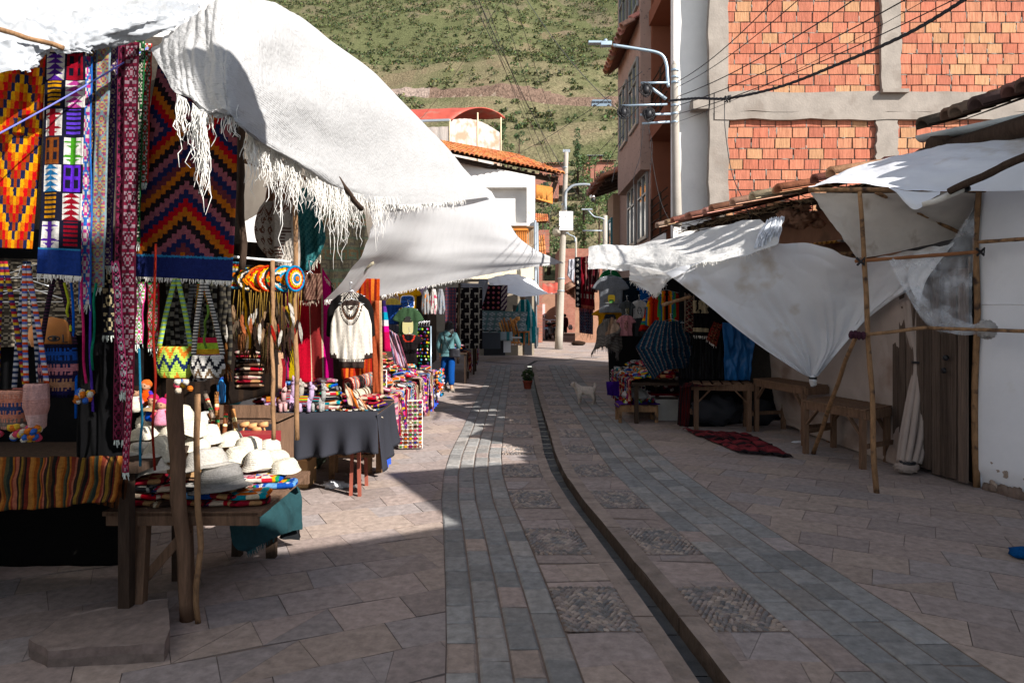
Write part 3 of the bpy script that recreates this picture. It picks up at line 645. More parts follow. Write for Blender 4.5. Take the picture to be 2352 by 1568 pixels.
m=M(); m.beam(Ea+Vector((0,.25,-.12)),Eb+Vector((-.3,.3,-.14)),.12,.16); 
for k in range(8): q=Ea.lerp(Eb,.55+.05*k); m.beam(q+Vector((0,.1,-.1)),q+Vector((0,1.4,.1)),.1,.1)
m.beam(Eb+Vector((-.25,.1,-.15)),Eb+Vector((-.3,5,-.15)),.12,.2)
mk('eave_timber',m,darkw,chs)
m=M(); A=[[P(1231+38*u,424+6*u+(32 if v else 0)+6*u*v,25.3+u*.6)+Vector((0,0,.015*math.sin(v*6))) for u in np.linspace(0,1,12)] for v in np.linspace(0,1,14)]; m.grid(A,lambda u,v:tuple(x*(.75+.5*((int(v*14)%2))) for x in lin('b9762f')))
mk('wicker_awning',m,mat('wicker',attr=True,rough=.8,var=.3,scale=20,bump=.4,bscale=40),solid=.03,label='orange wicker awning box under the corner house eave',cat='awning')
# ---- roof shelter with arched red roof
rs=T('rooftop_shelter','rooftop shelter of plastic sheeting under an arched red corrugated roof','shelter',tuple(P(1060,345,34)))
Aa=P(1031,276,32); Bb=P(1154,272,34.5); EX=Vector((-3.4,.4,0))
m=M(); A=[]
for v in np.linspace(0,1,12):
    row=[]
    for u in np.linspace(0,1,20): row.append(Aa.lerp(Bb,u)+Vector((0,0,.56*math.sin(math.pi*u)**.8))+EX*v+Vector((.15*(1-v),0,.012*math.sin(v*90))))
    A.append(row)
m.grid(A); mk('arched_roof',m,redroof,rs,solid=.05)
shm=mat('cloudy_plastic_sheeting',lin('a59c94'),.5,.2,3,.5,12,stretch=(6,6,1),tint=(lin('9c7860'),2,.52),spec=.3,bdist=.03)
lo=P(1050,345,32).z
m=M(); n_=24
A=[[Vector((*(Aa.lerp(Bb,u)).xy,lo+(Aa.z+.0+.35*math.sin(math.pi*u)-lo)*v))+Vector((0,.04*math.sin(u*60),0)) for u in np.linspace(.03,.96,n_)] for v in np.linspace(-.2,1,8)]; m.grid(A)
A=[[Vector((*(Aa+EX*u).xy,lo+(Aa.z-.3-lo)*v))+Vector((0,.04*math.sin(u*50),0)) for u in np.linspace(0,1,n_)] for v in np.linspace(-.2,1,8)]; m.grid(A); mk('plastic_wall',m,shm,rs)
m=M()
for u in (.02,.52,.97): m=M(); q=Aa.lerp(Bb,u)+Vector((0,-.06,0)); m.tube([(q.x,q.y,lo-.5),(q.x,q.y,q.z+.3*math.sin(math.pi*u))],.035,6); mk('wooden_post',m,mat('pale_post',lin('cdbb9b'),.8,.2,5,0),rs)
m=M(); m.beam(Aa+Vector((.05,-.08,-.02)),Aa+EX+Vector((0,-.08,-.02)),.1,.1); mk('gutter',m,metalm,rs)
# smaller things behind the corner house
sh2=T('small_tiled_house','small brick house with orange tiled roof seen past the corner house','house',tuple(P(1245,620,33)))
m=M(); Y=33; slabbox(m,px(1231,Y),px(1262,Y),Y,Y+2,pz(580,Y),pz(528,Y)); slabbox(m,px(1231,Y),px(1246,Y),Y,Y+2,0,pz(560,Y)); mk('wall',m,brickF,sh2)
m=M(); tile_roof(m,P(1229,512,32.5),P(1260,510,32.5),P(1258,494,34),P(1229,492,34),6,4,TC); tile_roof(m,P(1238,600,32.3),P(1256,600,32.3),P(1250,540,33),P(1236,545,33),3,5,TC); mk('roof',m,tilem,sh2)
m=M(); m.tube([P(1234,512,32.4),P(1236,700,32.4)],.05,8); mk('drainpipe',m,metalm,sh2)
m=M(); m.tube([P(1229,506,24.9),P(1231,800,24.9)],.05,8); mk('drainpipe',m,metalm,chs)
# ---- far end of the alley
ah=T('red_brick_house','plain red brick house closing the alley behind the street pole','house',tuple(P(1330,760,60)))
m=M(); Y=60; slabbox(m,px(1285,Y),px(1480,Y),Y,Y+6,0,pz(571,Y)); mk('wall',m,brickF,ah)
aw=T('adobe_wall','reddish adobe wall along the right side of the far alley','wall',(3.5,40,.5))
m=M(); A=[[Vector((3.05+(5.6-3.05)*u+.05*noise.noise(Vector((u*30,v*5,0))),33+(56-33)*u,.2+v*(2.9+.4*noise.noise(Vector((u*9,0,5)))))) for u in np.linspace(0,1,60)] for v in np.linspace(0,1,12)]; m.grid(A,None); m.poly([(3.05,33,.2),(6,33,.2),(6,33,3.1),(3.05,33,3.1)]); mk('wall_face',m,adobe,aw)
m=M(); tile_roof(m,(2.7,33,3.0),(5.3,56,3.2),(6.8,56,4.1),(4.2,33,3.9),40,4,TO,rag=.1); mk('tile_capping',m,tilem,aw)
al=T('alley_house','low reddish house with dark doorway and red awning on left side of the far alley','house',(0,42,.5))
m=M(); slabbox(m,-6,px(1232,34),33.5,46,0,3.6); slabbox(m,px(1232,47),px(1275,47),47,58,0,4.2); mk('wall',m,adobe,al)
m=M(); A=[[P(1229+70*u,652+25*v-4*u,36)+Vector((0,-v*.9,.03*math.sin(u*30))) for u in np.linspace(0,1,20)] for v in np.linspace(0,1,8)]; m.grid(A); mk('red_awning',m,redroof,al,solid=.02)
m=M(); slabbox(m,px(1236,46.9),px(1252,46.9),46.85,46.98,.4,2.6); mk('pink_door',m,mat('pink_paint',lin('d9b4b0'),.7,.1,3,0),al)
# ================================================================ HILLSIDE HOUSES AND TREES
for k,(x,y,Y,w_,h_,lab) in enumerate(((1272,378,105,4.2,1.9,'brown mud-brick hut just left of the pole top on the hillside'),(1383,372,105,3.6,2.2,'small dark brick house beside a ruined wall on the hillside'),(1362,360,112,3,1.8,'low grey-roofed hut left of the dark brick house on the hillside'),(1253,404,88,3.4,1.6,'brick hut low down behind the orange tile roof edge'),(1345,590,78,3.4,1.1,'low red-roofed house at the foot of the hill'))):
    c=P(x,y,Y); zb=c.z-h_-.5; h=T('hillside_hut',lab,'hut',(c.x,Y,zb),group='small houses on the hillside')
    m=M(); slabbox(m,c.x-w_/2,c.x+w_/2,Y,Y+3,zb-.8,c.z); mk('wall',m,brickF,h)
    m=M(); rc=[TO,TD,[lin('8d8f90')]*2,TO,TC][k]; tile_roof(m,(c.x-w_/2-.3,Y-.4,c.z),(c.x+w_/2+.3,Y-.4,c.z),(c.x+w_/2+.3,Y+3.3,c.z+.8),(c.x-w_/2-.3,Y+3.3,c.z+.8),12,3,rc); mk('roof',m,tilem,h)
    m=M(); slabbox(m,c.x-.3,c.x+.4,Y-.03,Y,zb+.1,zb+1.3); mk('doorway',m,blackm,h)
def tree(x,y,Y,h,w,lab,pal,kind='round'):
    c=P(x,y,Y); zb=min(c.z,hz(c.x,Y)+.2); h=max(h,c.z+h-zb) if c.z>zb else h; t=T('hillside_tree',lab,'tree',(c.x,Y,zb),group='trees on the hillside')
    m=M(); m.tube([(c.x,Y,zb-.5),(c.x+.1,Y,zb+h*.4),(c.x,Y,zb+h*.85)],[.09*h/4,.06*h/4,.02],7)
    for k in range(6): a=rnd.random()*6.3; m.tube([(c.x,Y,zb+h*(.3+.08*k)),(c.x+math.cos(a)*w*.35,Y+math.sin(a)*w*.35,zb+h*(.45+.08*k))],[.03,.01],5)
    mk('trunk',m,darkw,t)
    m=M()
    for k in range(16):
        v=rnd.random(); a=rnd.random()*6.3; rr=(w/2)*((1-v)*.9 if kind=='cone' else math.sin(math.pi*(.15+.8*v)))*rnd.random()**.5
        leafball(m,(c.x+math.cos(a)*rr,Y+math.sin(a)*rr,zb+h*(.18+.8*v)),w*.2,70,w*.045,pal,1)
    mk('crown',m,leafm,t)
DG=[(.05,.09,.035),(.06,.11,.045),(.04,.075,.03)]; MG=[(.11,.16,.06),(.09,.13,.05),(.14,.18,.07)]
tree(1326,356,108,4.2,2.6,'dark cypress-like tree beside the top of the concrete pole',DG,'cone')
tree(1192,318,100,3.2,2.2,'dark tree between the overhead wires above the orange roof',DG)
tree(1152,340,90,4.2,2.2,'tall slim dark tree right behind the rooftop shelter',DG)
tree(1166,330,95,2.6,2.0,'bushy tree just right of the slim dark tree by the shelter',MG)
tree(1340,410,92,3.0,3.4,'broad green tree below the hillside ruins, right of the pole',MG)
tree(1365,400,95,2.8,3.0,'rounded green tree under the dark brick hillside house',MG)
tree(1395,395,96,3.2,2.8,'leafy tree beside the brown eave at the right on the hillside',MG)
tree(1245,470,80,2.4,2.6,'green tree low down left of the concrete pole',MG)
tree(1260,455,82,2.6,2.2,'pale green tree touching the wicker awning',MG)
tree(1340,455,82,2.6,2.8,'tall leafy tree behind the security camera',MG)
tree(1395,440,84,2.4,2.6,'green tree left of the brown house corner',MG)
tree(1290,560,76,2.0,2.2,'low green tree behind the white control box',MG)
tree(1375,478,80,2.2,2.5,'wide green shrub-like tree behind the curved lamp arm',MG)
# bus on the hillside road
c=P(1381,205,0.001+176); c=Vector((23.0,road(23.0)+2,0)); c.z=hz(c.x,c.y)+.1
b=T('minibus','pale blue minibus on the road high on the hillside','bus',tuple(c))
def V3(x,y,z): return c+Vector((x,y,z))
m=M(); m.box(V3(0,0,1.15),(5.0,2,1.5),c=lin('b8ccd8')); m.box(V3(0,0,2.0),(4.6,1.8,.2),c=lin('c8d8e0')); mk('body',m,mat('bus_paint',lin('6f7f8c'),.4,.05,3,0),b)
for k in range(5): m=M(); m.box(V3(-2.0+k*1.0,-1.02,1.42),(.9,.04,.6)); mk('window',m,glass,b)
for x_ in (-1.8,1.8): m=M(); m.lathe([(.0,-.1),(.42,-.1),(.42,.1),(0,.1)],V3(x_,-.95,.42),14,mtx=Matrix.Rotation(R(90),3,'X')); mk('wheel',m,blackm,b)
# ================================================================ POLES
def polething(name,label,px_,pyt,pyb,Y,r0,r1,cat='pole'):
    t0=P(px_[0],pyt,Y); b0=P(px_[1],pyb,Y); t=T(name,label,cat,tuple(b0)); m=M(); n=12
    m.tube([b0.lerp(t0,i/n) for i in range(n+1)],[r0+(r1-r0)*i/n for i in range(n+1)],14); mk('pole',m,mat('pale_concrete_pole',lin('9a9389'),.85,.12,3,.2,30,tint=(lin('a59a8c'),3,.6),spec=.1),t); return t
YP=28.6
p=polething('utility_pole','concrete utility pole with white control box and security camera at street end',(1301,1283),350,801,YP,.165,.09)
m=M(); m.box(P(1300,508,YP-.15),(.56,.28,.78)); o=mk('control_box',m,mat('white_enamel',lin('e6e8ea'),.4,.03,3,0),p)
m=M(); m.box(P(1300,500,YP-.30),(.006,.012,.7)); m.box(P(1287,497,YP-.3),(.02,.02,.05)); m.box(P(1287,520,YP-.3),(.02,.02,.05)); mk('box_latch',m,blackm,o)
m=M(); m.tube([Vector(q) for q in spl([tuple(P(*q,YP-.12)) for q in ((1299,482),(1299,445),(1308,432),(1322,425),(1350,424),(1361,430),(1362,446))],30)],.055,8); o=mk('camera_arm',m,metalm,p)
m=M(); m.lathe([(.04,.16),(.13,.12),(.15,0),(.13,-.04)],P(1362,452,YP-.12),14,c=lin('e8e8e8')); m.ell(P(1362,459,YP-.12),.1,12,c=(.02,.02,.02)); mk('security_camera',m,mat('camera_shell',attr=True,rough=.3,var=.02,bump=0),p)
m=M(); m.lathe([(.05,.18),(.07,.1),(.2,-.16),(.215,-.18),(.19,-.17),(.05,.02)],P(1281,533,YP-.2),16,mtx=Matrix.Rotation(R(100),3,'X')@Matrix.Rotation(R(0),3,'Z')); mk('loudspeaker_horn',m,mat('horn_grey',lin('8b8578'),.6,.1,4,0),p)
for y_ in (385,470,488,640,668): m=M(); q=P(1300-(y_-350)/450*17,y_,YP); m.lathe([(.185-(.09*(801-y_)/451),-.03),(.19-(.09*(801-y_)/451),.03)],q,14); mk('pole_band',m,metalm,p)
m=M(); m.box(P(1301,347,YP),(.3,.1,.12)); mk('pole_cap',m,metalm,p)
# street lamps further off
for k,(x,yt,yb,Y,arm,lab) in enumerate(((1390,495,640,45,((1392,520),(1390,506),(1378,500),(1364,497),(1350,482)),'distant street lamp on a white concrete pole beside the brown house'),(1323,546,640,50,((1321,556),(1320,545),(1312,541),(1302,536)),'thin distant street lamp pole with orange top behind the red textiles'))):
    t=T('street_lamp',lab,'street lamp',tuple(P(x,yb,Y)),group='street lamps in the distance')
    m=M(); m.tube([P(x,yb,Y),P(x,yt,Y)],[.2,.15] if k==0 else [.08,.07],10); mk('pole',m,mats if False else MATS['pale_concrete_pole'],t)
    m=M(); m.tube([Vector(q) for q in spl([tuple(P(*q,Y-.1)) for q in arm],14)],.05,7); mk('arm',m,metalm,t)
    e=arm[-1]; m=M(); m.box(P(e[0]-2,e[1]-1,Y-.1),(.7 if k==0 else .4,.2,.08)); mk('lamp_head',m,metalm,t)
    if k==0: m=M(); m.tube([P(1338,530,Y),P(1386,530,Y)],.05,6); mk('crossarm',m,metalm,t)
# near street lamp pole before white wall
YL=12.9
p=polething('street_lamp_pole','tall concrete pole with curved street lamp arm before the white wall strip',(1549,1556),150,520,YL,.088,.06,'street lamp')
m=M(); m.lathe([(.06,0),(.04,.04),(.01,.09)],P(1549,151,YL),12); mk('pole_tip',m,MATS['pale_concrete_pole'],p)
m=M(); m.tube([Vector(q) for q in spl([tuple(P(*q,YL-.12)) for q in ((1535,200),(1533,175),(1531,150),(1523,130),(1505,120),(1460,112),(1408,104))],30)],.03,8); o=mk('lamp_arm',m,mat('galvanised',lin('9fb0bc'),.4,.1,4,0,metal=.5),p)
m=M(); m.box(P(1392,102,YL-.12),(.2,.14,.07)); m.box(P(1366,99,YL-.12),(.24,.13,.035)); m.lathe([(.04,.02),(.03,.06)],P(1391,98,YL-.12),8); mk('lamp_head',m,MATS['galvanised'],p)
for k,(a,b) in enumerate((((1428,243),(1533,240)),((1470,264),(1540,262)),((1475,284),(1538,280)),((1472,191),(1537,190)))):
    m=M(); m.tube([P(*a,YL-.15),P(*b,YL-.13)],.022,8); mk('crossarm',m,MATS['galvanised'],p)
for y_ in (162,178,190,243,262,281): m=M(); m.lathe([(.075,-.02),(.075,.02)],P(1550,y_,YL),12); mk('pole_band',m,MATS['galvanised'],p)
m=M(); m.tube([P(1482,192,YL-.15),P(1530,228,YL-.14)],.03,6); mk('bracket_strut',m,MATS['galvanised'],p)
for (cx,cy,n_,rr) in ((1432,258,26,13),(1484,206,22,15),(1490,262,26,14)):
    m=M()
    for k in range(n_):
        a=rnd.random()*6; pts=[tuple(P(cx+math.cos(a+t)*rr*(.5+rnd.random()*.7),cy+math.sin(a+t)*rr*(.5+rnd.random()*.8),YL-.16-rnd.random()*.06)) for t in (0,1.1,2.2,3.3,4.4)]
        m.tube([Vector(q) for q in spl(pts,12)],.005,4)
    m.ell(P(cx,cy,YL-.19),(.07,.05,.09),8,nz=.3); mk('cable_tangle',m,blackm,p)
# ---- overhead cables
gC='overhead cables across the brick wall'
ctr=P(1670,225,11.5)
for k,(a,b,r,lab) in enumerate((((1555,188,YL),(1835,-60,7),.007,'thin cable from pole top rising steeply over the white wall'),((1555,200,YL),(1900,-60,7),.006,'second thin cable rising from pole over the white wall'),
 ((1556,222,YL),(2050,-60,6.5),.008,'cable crossing brick wall left of the concrete column'),((1556,243,YL),(2185,-60,6.5),.008,'cable crossing the concrete column near the top of the frame'),
 ((1556,262,YL),(2270,-40,6.5),.007,'cable running just above the thick twisted cable'),((1556,280,YL),(2230,-60,6.5),.004,'very thin cable under the upper brick wall cables'))):
    wire('overhead_cable',lab,'cable',(P(*a),P(*b)),r,sag=.12,group=gC)
# thick twisted cable
m=M(); K=[tuple(P(*q)) for q in ((1536,232,YL-.1),(1600,226,12),(1672,226,11.2),(1790,200,10),(1920,150,8.8),(2080,80,7.6),(2230,-10,6.8),(2330,-80,6.2))]
A=[Vector(q) for q in spl(K,220)]
for s_ in range(3): m.tube([q+Vector((0,math.sin(i*.55+s_*2.09)*.012,math.cos(i*.55+s_*2.09)*.012)) for i,q in enumerate(A)],.012,6)
o=mk('twisted_cable',m,mat('cable_black',(.018,.018,.022),.55,.1,8,0),label='thick twisted black cable crossing the brick wall to the top of the frame',cat='cable',group=None)
m=M(); 
for k in range(16): a=rnd.random()*6; q=P(1672+rnd.uniform(-5,5),227+rnd.uniform(-4,4),11.15); m.tube([q,q+Vector((rnd.uniform(-.09,.09),-.02,rnd.uniform(-.06,.06)))],.012,5)
mk('cable_clamp',m,blackm,o)
wire('drop_cable','loose black cable dropping from the twisted cable to the white tarpaulin','cable',[P(*q) for q in ((1664,232,11.2),(1666,300,11),(1682,400,10.6),(1712,470,10.2),(1738,545,9.6))],.007)
for k,(a,b,lab) in enumerate((((900,-60,14),(1296,345,YP),'left one of the pair of cables descending to the pole top'),)): pass
W5=[((1050,-60,15),(1395,560,44),'cable falling past the rooftop shelter to the distant lamp'),((1062,-60,15),(1282,400,YP),'cable meeting the pole head from top centre'),((1072,-60,15),(1295,390,YP),'thick cable descending to the pole head'),((1078,-60,15),(1290,470,YP),'cable descending to the camera arm'),((1092,-60,15),(1284,425,YP),'thin cable right of the descending bundle'),((1135,-60,15),(1292,440,YP),'thin cable in the middle of the sky-line bundle'),((1165,-60,15),(1299,348,YP),'single grey cable straight down to the pole cap'),
 ((1299,352,YP),(1240,560,24.9),'cable from pole cap back to the corner house'),((1100,390,26),(1475,165,YL+.5),'black cable rising from corner house roof to the lamp pole'),((960,280,30),(1180,-50,16),'thin grey cable crossing above the arched red roof'),((1300,480,YP),(1395,575,44),'drooping cable behind the control box'),((1300,400,YP),(1470,240,YL),'cable from pole to the upper crossarm'),((1298,498,YP),(1432,310,YL+.4),'sagging cable between the control box and the tangle'),((1180,-50,16),(1430,262,YL),'long thin cable from top centre to the crossarm')]
for a,b,lab in W5: wire('street_cable',lab,'cable',(P(*a),P(*b)),.011 if 'thick' in lab else .007,c=(.05,.05,.055),sag=.25,group='cables hanging over the street')
for k,(pts) in enumerate((((1432,270),(1425,330),(1405,420)),((1478,285),(1470,360),(1455,420),(1462,560)),((1488,280),(1498,340),(1490,420)),((1490,290),(1500,380),(1520,470),(1552,530)),((1480,208),(1470,300),(1440,360),(1380,480)))):
    wire('dangling_wire',('loose wire hanging from the left crossarm end','loose wire hanging down past the peeling brown wall','short loose wire hanging before the loggia','loose wire hanging in front of the lower balcony railing','long wire slanting from lamp pole toward the hillside')[k],'wire',[P(x,y,YL-.2) if k<4 else P(x,y,YL+i*6) for i,(x,y) in enumerate(pts)],.005,group='loose wires under the lamp pole')
# ================================================================ TARPAULINS AND STALL FRAMES
def ply(name,label,a,b,r,group=None,mt=None,cat='pole',jit=.12,bend=.02):
    a=Vector(a);b=Vector(b);n=12; m=M(); s=rnd.random()*50
    m.tube([a.lerp(b,i/n)+Vector((noise.noise(Vector((s,i*.35,0)))*bend,noise.noise(Vector((s,i*.35,7)))*bend,0)) for i in range(n+1)],[ (r[0]+(r[1]-r[0])*i/n)*(1+.08*noise.noise(Vector((s,i*.9,3)))) for i in range(n+1)] if hasattr(r,'__len__') else [r*(1+.12*noise.noise(Vector((s,i*.9,3)))) for i in range(n+1)],9,jit=jit)
    return mk(name,m,mt or polem,label=label,cat=cat,group=group)
def strands(m,pts,n,l0,l1,r=.0035,sway=.03,c=(.8,.78,.74)):
    pts=[Vector(p) for p in pts]
    for k in range(n):
        t=rnd.random()*(len(pts)-1)
        cl=noise.noise(Vector((t*.9,n*.37,1)))+.6*noise.noise(Vector((t*2.7,n*.37,5)))
        if l1>.15 and cl<-.05 and rnd.random()<.75: continue
        i=min(int(t),len(pts)-2); p=pts[i].lerp(pts[i+1],t-i); L_=rnd.uniform(l0,l1)*(.3+.7*rnd.random())*(1 if l1<=.15 else max(.35,.8+cl*1.1)); q=[p]
        d=Vector((rnd.uniform(-1,1)*sway,rnd.uniform(-1,1)*sway,0)); sd=rnd.random()*90; nn_=8 if L_>.05 else 4; cu=min(.03,L_*.16)
        for s in range(1,nn_+1):
            f=s/nn_; q.append(p+d*(f**.6*.6)+noise.noise_vector(Vector((sd,f*(1+L_*9),p.x*2)))*cu*1.6*f**.5+Vector((0,0,-L_*f)))
        m.tube(q,[r*(.7+.6*rnd.random()) for _ in range(nn_)]+[r*.4],4,c=c,cap=False)
# -- big white awning over the left stalls
aw=T('awning','large frayed white sacking awning stretched over the left stalls','awning',tuple(P(900,400,5)))
top=[[(340,108,3.35),(430,45,3.3),(520,-6,3.3),(600,-4,3.9),(690,36,5.2)],
     [(368,160,3.15),(440,110,3.1),(528,70,3.15),(640,60,3.9),(760,92,5.6)],
     [(395,205,3.0),(462,200,3.0),(548,160,3.05),(690,150,4.2),(845,155,6.3)],
     [(432,222,2.98),(500,262,2.95),(570,235,3.1),(760,240,4.6),(930,245,7.4)],
     [(455,250,2.96),(512,262,2.95),(598,292,3.2),(800,335,5.1),(1010,322,8.8)],
     [(458,256,2.96),(520,262,2.95),(640,350,3.4),(860,420,5.7),(1075,395,10.2)],
     [(460,258,2.96),(530,264,2.96),(690,388,4.0),(905,470,6.3),(1130,452,11.6)]]
S1=sheet(top,150,120,.028,(5,3),3,fine=.12)
for i in range(121):
    for j in range(151):
        S1[i,j,1]+=.012*(1-abs(noise.noise(Vector((j*.11+i*.05,i*.02,4)))*2))+.004*(1-abs(noise.noise(Vector((j*.3-i*.1,i*.22,8)))*2))
S1=np.array(S1)
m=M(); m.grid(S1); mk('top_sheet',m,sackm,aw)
low=[[(845,478,5.9),(880,430,6.3),(925,398,7.1),(1030,372,9.6),(1130,440,11.9)],
     [(850,520,5.9),(900,490,6.6),(970,475,7.6),(1070,490,10.1),(1180,530,13.1)],
     [(838,565,6.0),(900,560,7.0),(985,555,8.3),(1100,560,11.1),(1235,575,14.6)],
     [(805,625,6.2),(880,615,7.4),(985,610,8.9),(1115,602,11.9),(1285,598,16.0)],
     [(748,690,6.4),(850,682,7.8),(985,655,9.5),(1120,630,12.6),(1297,603,16.2)]]
S2=sheet(low,90,60,.04,(1.2,3.2),11,fine=.02)
m=M(); m.grid(S2,c=(.5,.5,.5)); mk('hanging_panel',m,mat('thin_grey_sacking',lin('dcdcdc'),.85,.06,5,.5,50,trans=.5,spec=.05,bdist=.005,weave=30),aw)
m=M(); bot=[S1[120][j] for j in range(0,137,4)]
strands(m,[P(405,215,3.0),P(440,235,2.98),P(460,255,2.96)],70,.15,.36,.0018,.02)
strands(m,[P(455,255,2.95),P(520,262,2.95),P(548,240,3.0)],110,.05,.2,.0017,.03); strands(m,[P(466,262,2.95),P(472,262,2.95)],34,.35,.46,.0018,.01)
strands(m,bot[12:28],800,.05,.30,.0018,.06); strands(m,[Vector(q) for q in S1[115][55:115:4]],220,.10,.42,.0018,.05); strands(m,bot[28:],150,.03,.10,.004,.05)
strands(m,[Vector(q) for q in S1[112][82:120:4]],150,.15,.5,.0018,.06)
strands(m,[Vector(q) for q in S2[60][::3]],700,.015,.06,.002,.02)
mk('frayed_fringe',m,mat('frayed_threads',lin('f0eee8'),.9,.05,3,0,trans=.3),aw)
wire('blue_rope','thin blue and white rope from the awning corner to the frame edge','rope',(P(340,110,3.35),P(-30,322,3.0)),.004,c=lin('6a6fc0'),sag=.01)
wire('tie_rope','pale rope tying the awning tip across the alley to the right stall','rope',(P(1297,602,16),P(1352,601,13)),.006,c=lin('d8b8a0'),sag=.01)
# -- silver/white plastic cover on the far left
lt=[[(-140,-40,3.4),(40,-30,3.7),(200,20,4.0),(350,-5,4.1),(460,10,4.2)],[(-140,50,3.0),(30,40,3.2),(190,25,3.35),(330,22,3.45),(455,20,3.6)],[(-140,110,2.9),(40,100,3.0),(190,80,3.15),(300,70,3.3),(420,48,3.45)],[(-140,140,2.85),(30,150,2.95),(110,112,3.05),(180,122,3.1),(215,120,3.15)]]
m=M(); A1=sheet(lt[:3],80,40,.03,(9,7),5,fine=.6); m.grid(A1)
mk('plastic_cover',m,mat('silvery_plastic_sheet',lin('a0a4a8'),.35,.06,3,.5,18,trans=.1,spec=.5,bdist=.01,tint=(lin('9fa8ae'),5,.60)),label='crumpled white and silver plastic cover over the hanging rugs at top left',cat='plastic sheet')
m=M(); A2=sheet([[(-140,100,2.9),(-20,95,2.93),(90,98,3.0),(150,95,3.05)],[(-140,170,2.86),(0,130,2.9),(70,140,2.97),(115,120,3.05)],[(-140,220,2.85),(20,160,2.88),(68,166,2.95),(72,160,3.0)]],50,24,.02,(8,5),8,fine=.4); m.grid(A2)
A2=sheet([[(110,80,3.02),(200,70,3.05),(300,60,3.1),(400,40,3.3)],[(118,108,3.0),(180,104,3.03),(260,98,3.1),(400,70,3.3)],[(130,122,3.0),(210,120,3.05),(216,116,3.08),(300,98,3.2)]],50,20,.02,(8,5),18,fine=.4); m.grid(A2)
mk('plastic_flap',m,MATS['silvery_plastic_sheet'],label='torn silvery plastic flap hanging over the patterned hangings',cat='plastic sheet')
ply('ridge_stick','thin bare stick lying on the plastic cover at the left edge',P(-60,50,2.9),P(150,112,3.0),.011)
# beige inner sheet and sticks
m=M(); m.grid(sheet([[(470,120,5.2),(640,150,5.6),(800,330,6.8),(915,440,7.8)],[(520,330,5.4),(650,330,5.8),(760,450,6.9),(880,520,7.8)],[(530,520,5.5),(640,480,5.9),(720,520,6.9),(850,600,7.8)]],60,40,.06,(5,5),21,fine=.2))
mk('inner_tarpaulin',m,mat('dusty_beige_tarpaulin',lin('ddd2c4'),.8,.12,3,.4,40,trans=.42,tint=(lin('b39c84'),4,.6)),label='dusty beige tarpaulin lining behind the hanging ponchos',cat='tarpaulin')
gp='wooden sticks framing the left stalls'
for i,(a,b,r,lab) in enumerate(((P(545,322,4.6),P(800,402,5.45),.014,'long bare roof stick above the ponchos'),(P(560,345,4.7),P(730,395,5.2),.009,'thin reddish roof stick between two thicker ones'),(P(545,365,4.6),P(830,445,5.6),.016,'lowest of the roof sticks above the ponchos'),(P(680,300,4.2),P(830,480,5.1),.02,'dark crooked stick holding the awning fringe'),
  (P(679,372,4.5),P(681,1010,4.55),.016,'upright pole left of the beige poncho with a black tape head'),(P(625,598,4.3),P(628,1010,4.35),.013,'thin upright pole in front of the black cloth table'),(P(552,240,3.9),P(556,620,3.95),.02,'bundled dark pole along the right side of the big stepped rug'),(P(535,590,4.0),P(684,603,4.6),.008,'white plastic pipe carrying the dream catchers'))):
    ply('stall_stick',lab,a,b,r,gp,mt=mat('white_pipe',lin('d9dbd8'),.5,.05,3,0) if 'white' in lab else (darkw if 'dark' in lab else polem))
m=M(); m.box(P(678,376,4.47),(.075,.05,.03)); m.box(P(681,384,4.47),(.04,.05,.05)); mk('tape_wrap',m,blackm,label='black tape wrapped round the head of the upright pole',cat='tape')
# near posts
ply('stall_post','thick weathered grey post leaning before the hat table',G(432,1424),P(398,860,3.72),(.038,.042),gp,woodm)
ply('stall_post','thin peeling pole standing beside the thick post',G(458,1430),P(452,905,3.72),(.015,.017),gp)
ply('stall_post','dark rope-wrapped post at left end of the hat table',G(288,1410),P(282,90,3.78),(.015,.013),gp,darkw)
# -- right side: near frame
gr='poles of the empty right stall'
YA=6.5
ply('stall_pole','tall thin post standing alone on the paving in front of the white sheet',G(2015,1132),P(1976,440,6.5),(.026,.02),gr)
ply('stall_pole','post standing against the white house corner',G(2240,1118),P(2246,432,6.6),(.032,.026),gr)
ply('stall_pole','slanting prop pole leaning from the crossbar down to the paving',G(1868,1042),P(1962,775,6.6),(.026,.02),gr)
ply('stall_pole','top rail under the white roof sheet',P(1858,436,6.55),P(2262,436,6.4),(.022,.026),gr)
ply('stall_pole','flat orange crossbar tied across at mid height',P(1963,600,6.48),P(2256,578,6.45),.017,gr,mat('orange_timber',lin('8a5a38'),.8,.3,6,.2,30))
ply('stall_pole','lower pole running from the knot to the white wall',P(1962,772,6.45),P(2130,752,6.3),.017,gr,bend=.03)
ply('stall_pole','lower pole end passing the plastic knot at the right edge',P(2130,753,6.3),P(2400,762,5.7),.016,gr)
ply('stall_pole','rough stick fixed along the white wall near the right edge',P(2250,556,6.35),P(2400,545,5.7),.017,gr)
ply('stall_pole','diagonal brown roof brace under the grey sheet',P(2010,442,6.6),P(2215,540,7.0),.018,gr)
ply('stall_pole','long dark pole across the top of the white roof sheet',P(2180,440,5.6),P(2420,330,5.0),(.03,.032),gr,darkw)
m=M(); m.tube([P(2118,470,5.75),P(2150,462,5.7),P(2215,432,5.6)],[.022,.026,.03],10,jit=.1); mk('peeled_pole_end',m,mat('peeled_white_wood',lin('c9c4ba'),.7,.15,6,.4,30,stretch=(1,8,8)),label='pale peeled end of the long pole jutting over the sheet edge',cat='pole')
m=M(); 
for k in range(4): m.lathe([(.036,-.012),(.036,.012)],P(2213+k*2,432,5.6),10,mtx=Matrix.Rotation(R(60),3,'Y'))
mk('rubber_tie',m,blackm,label='black rubber strap binding the peeled pole to the rail',cat='strap')
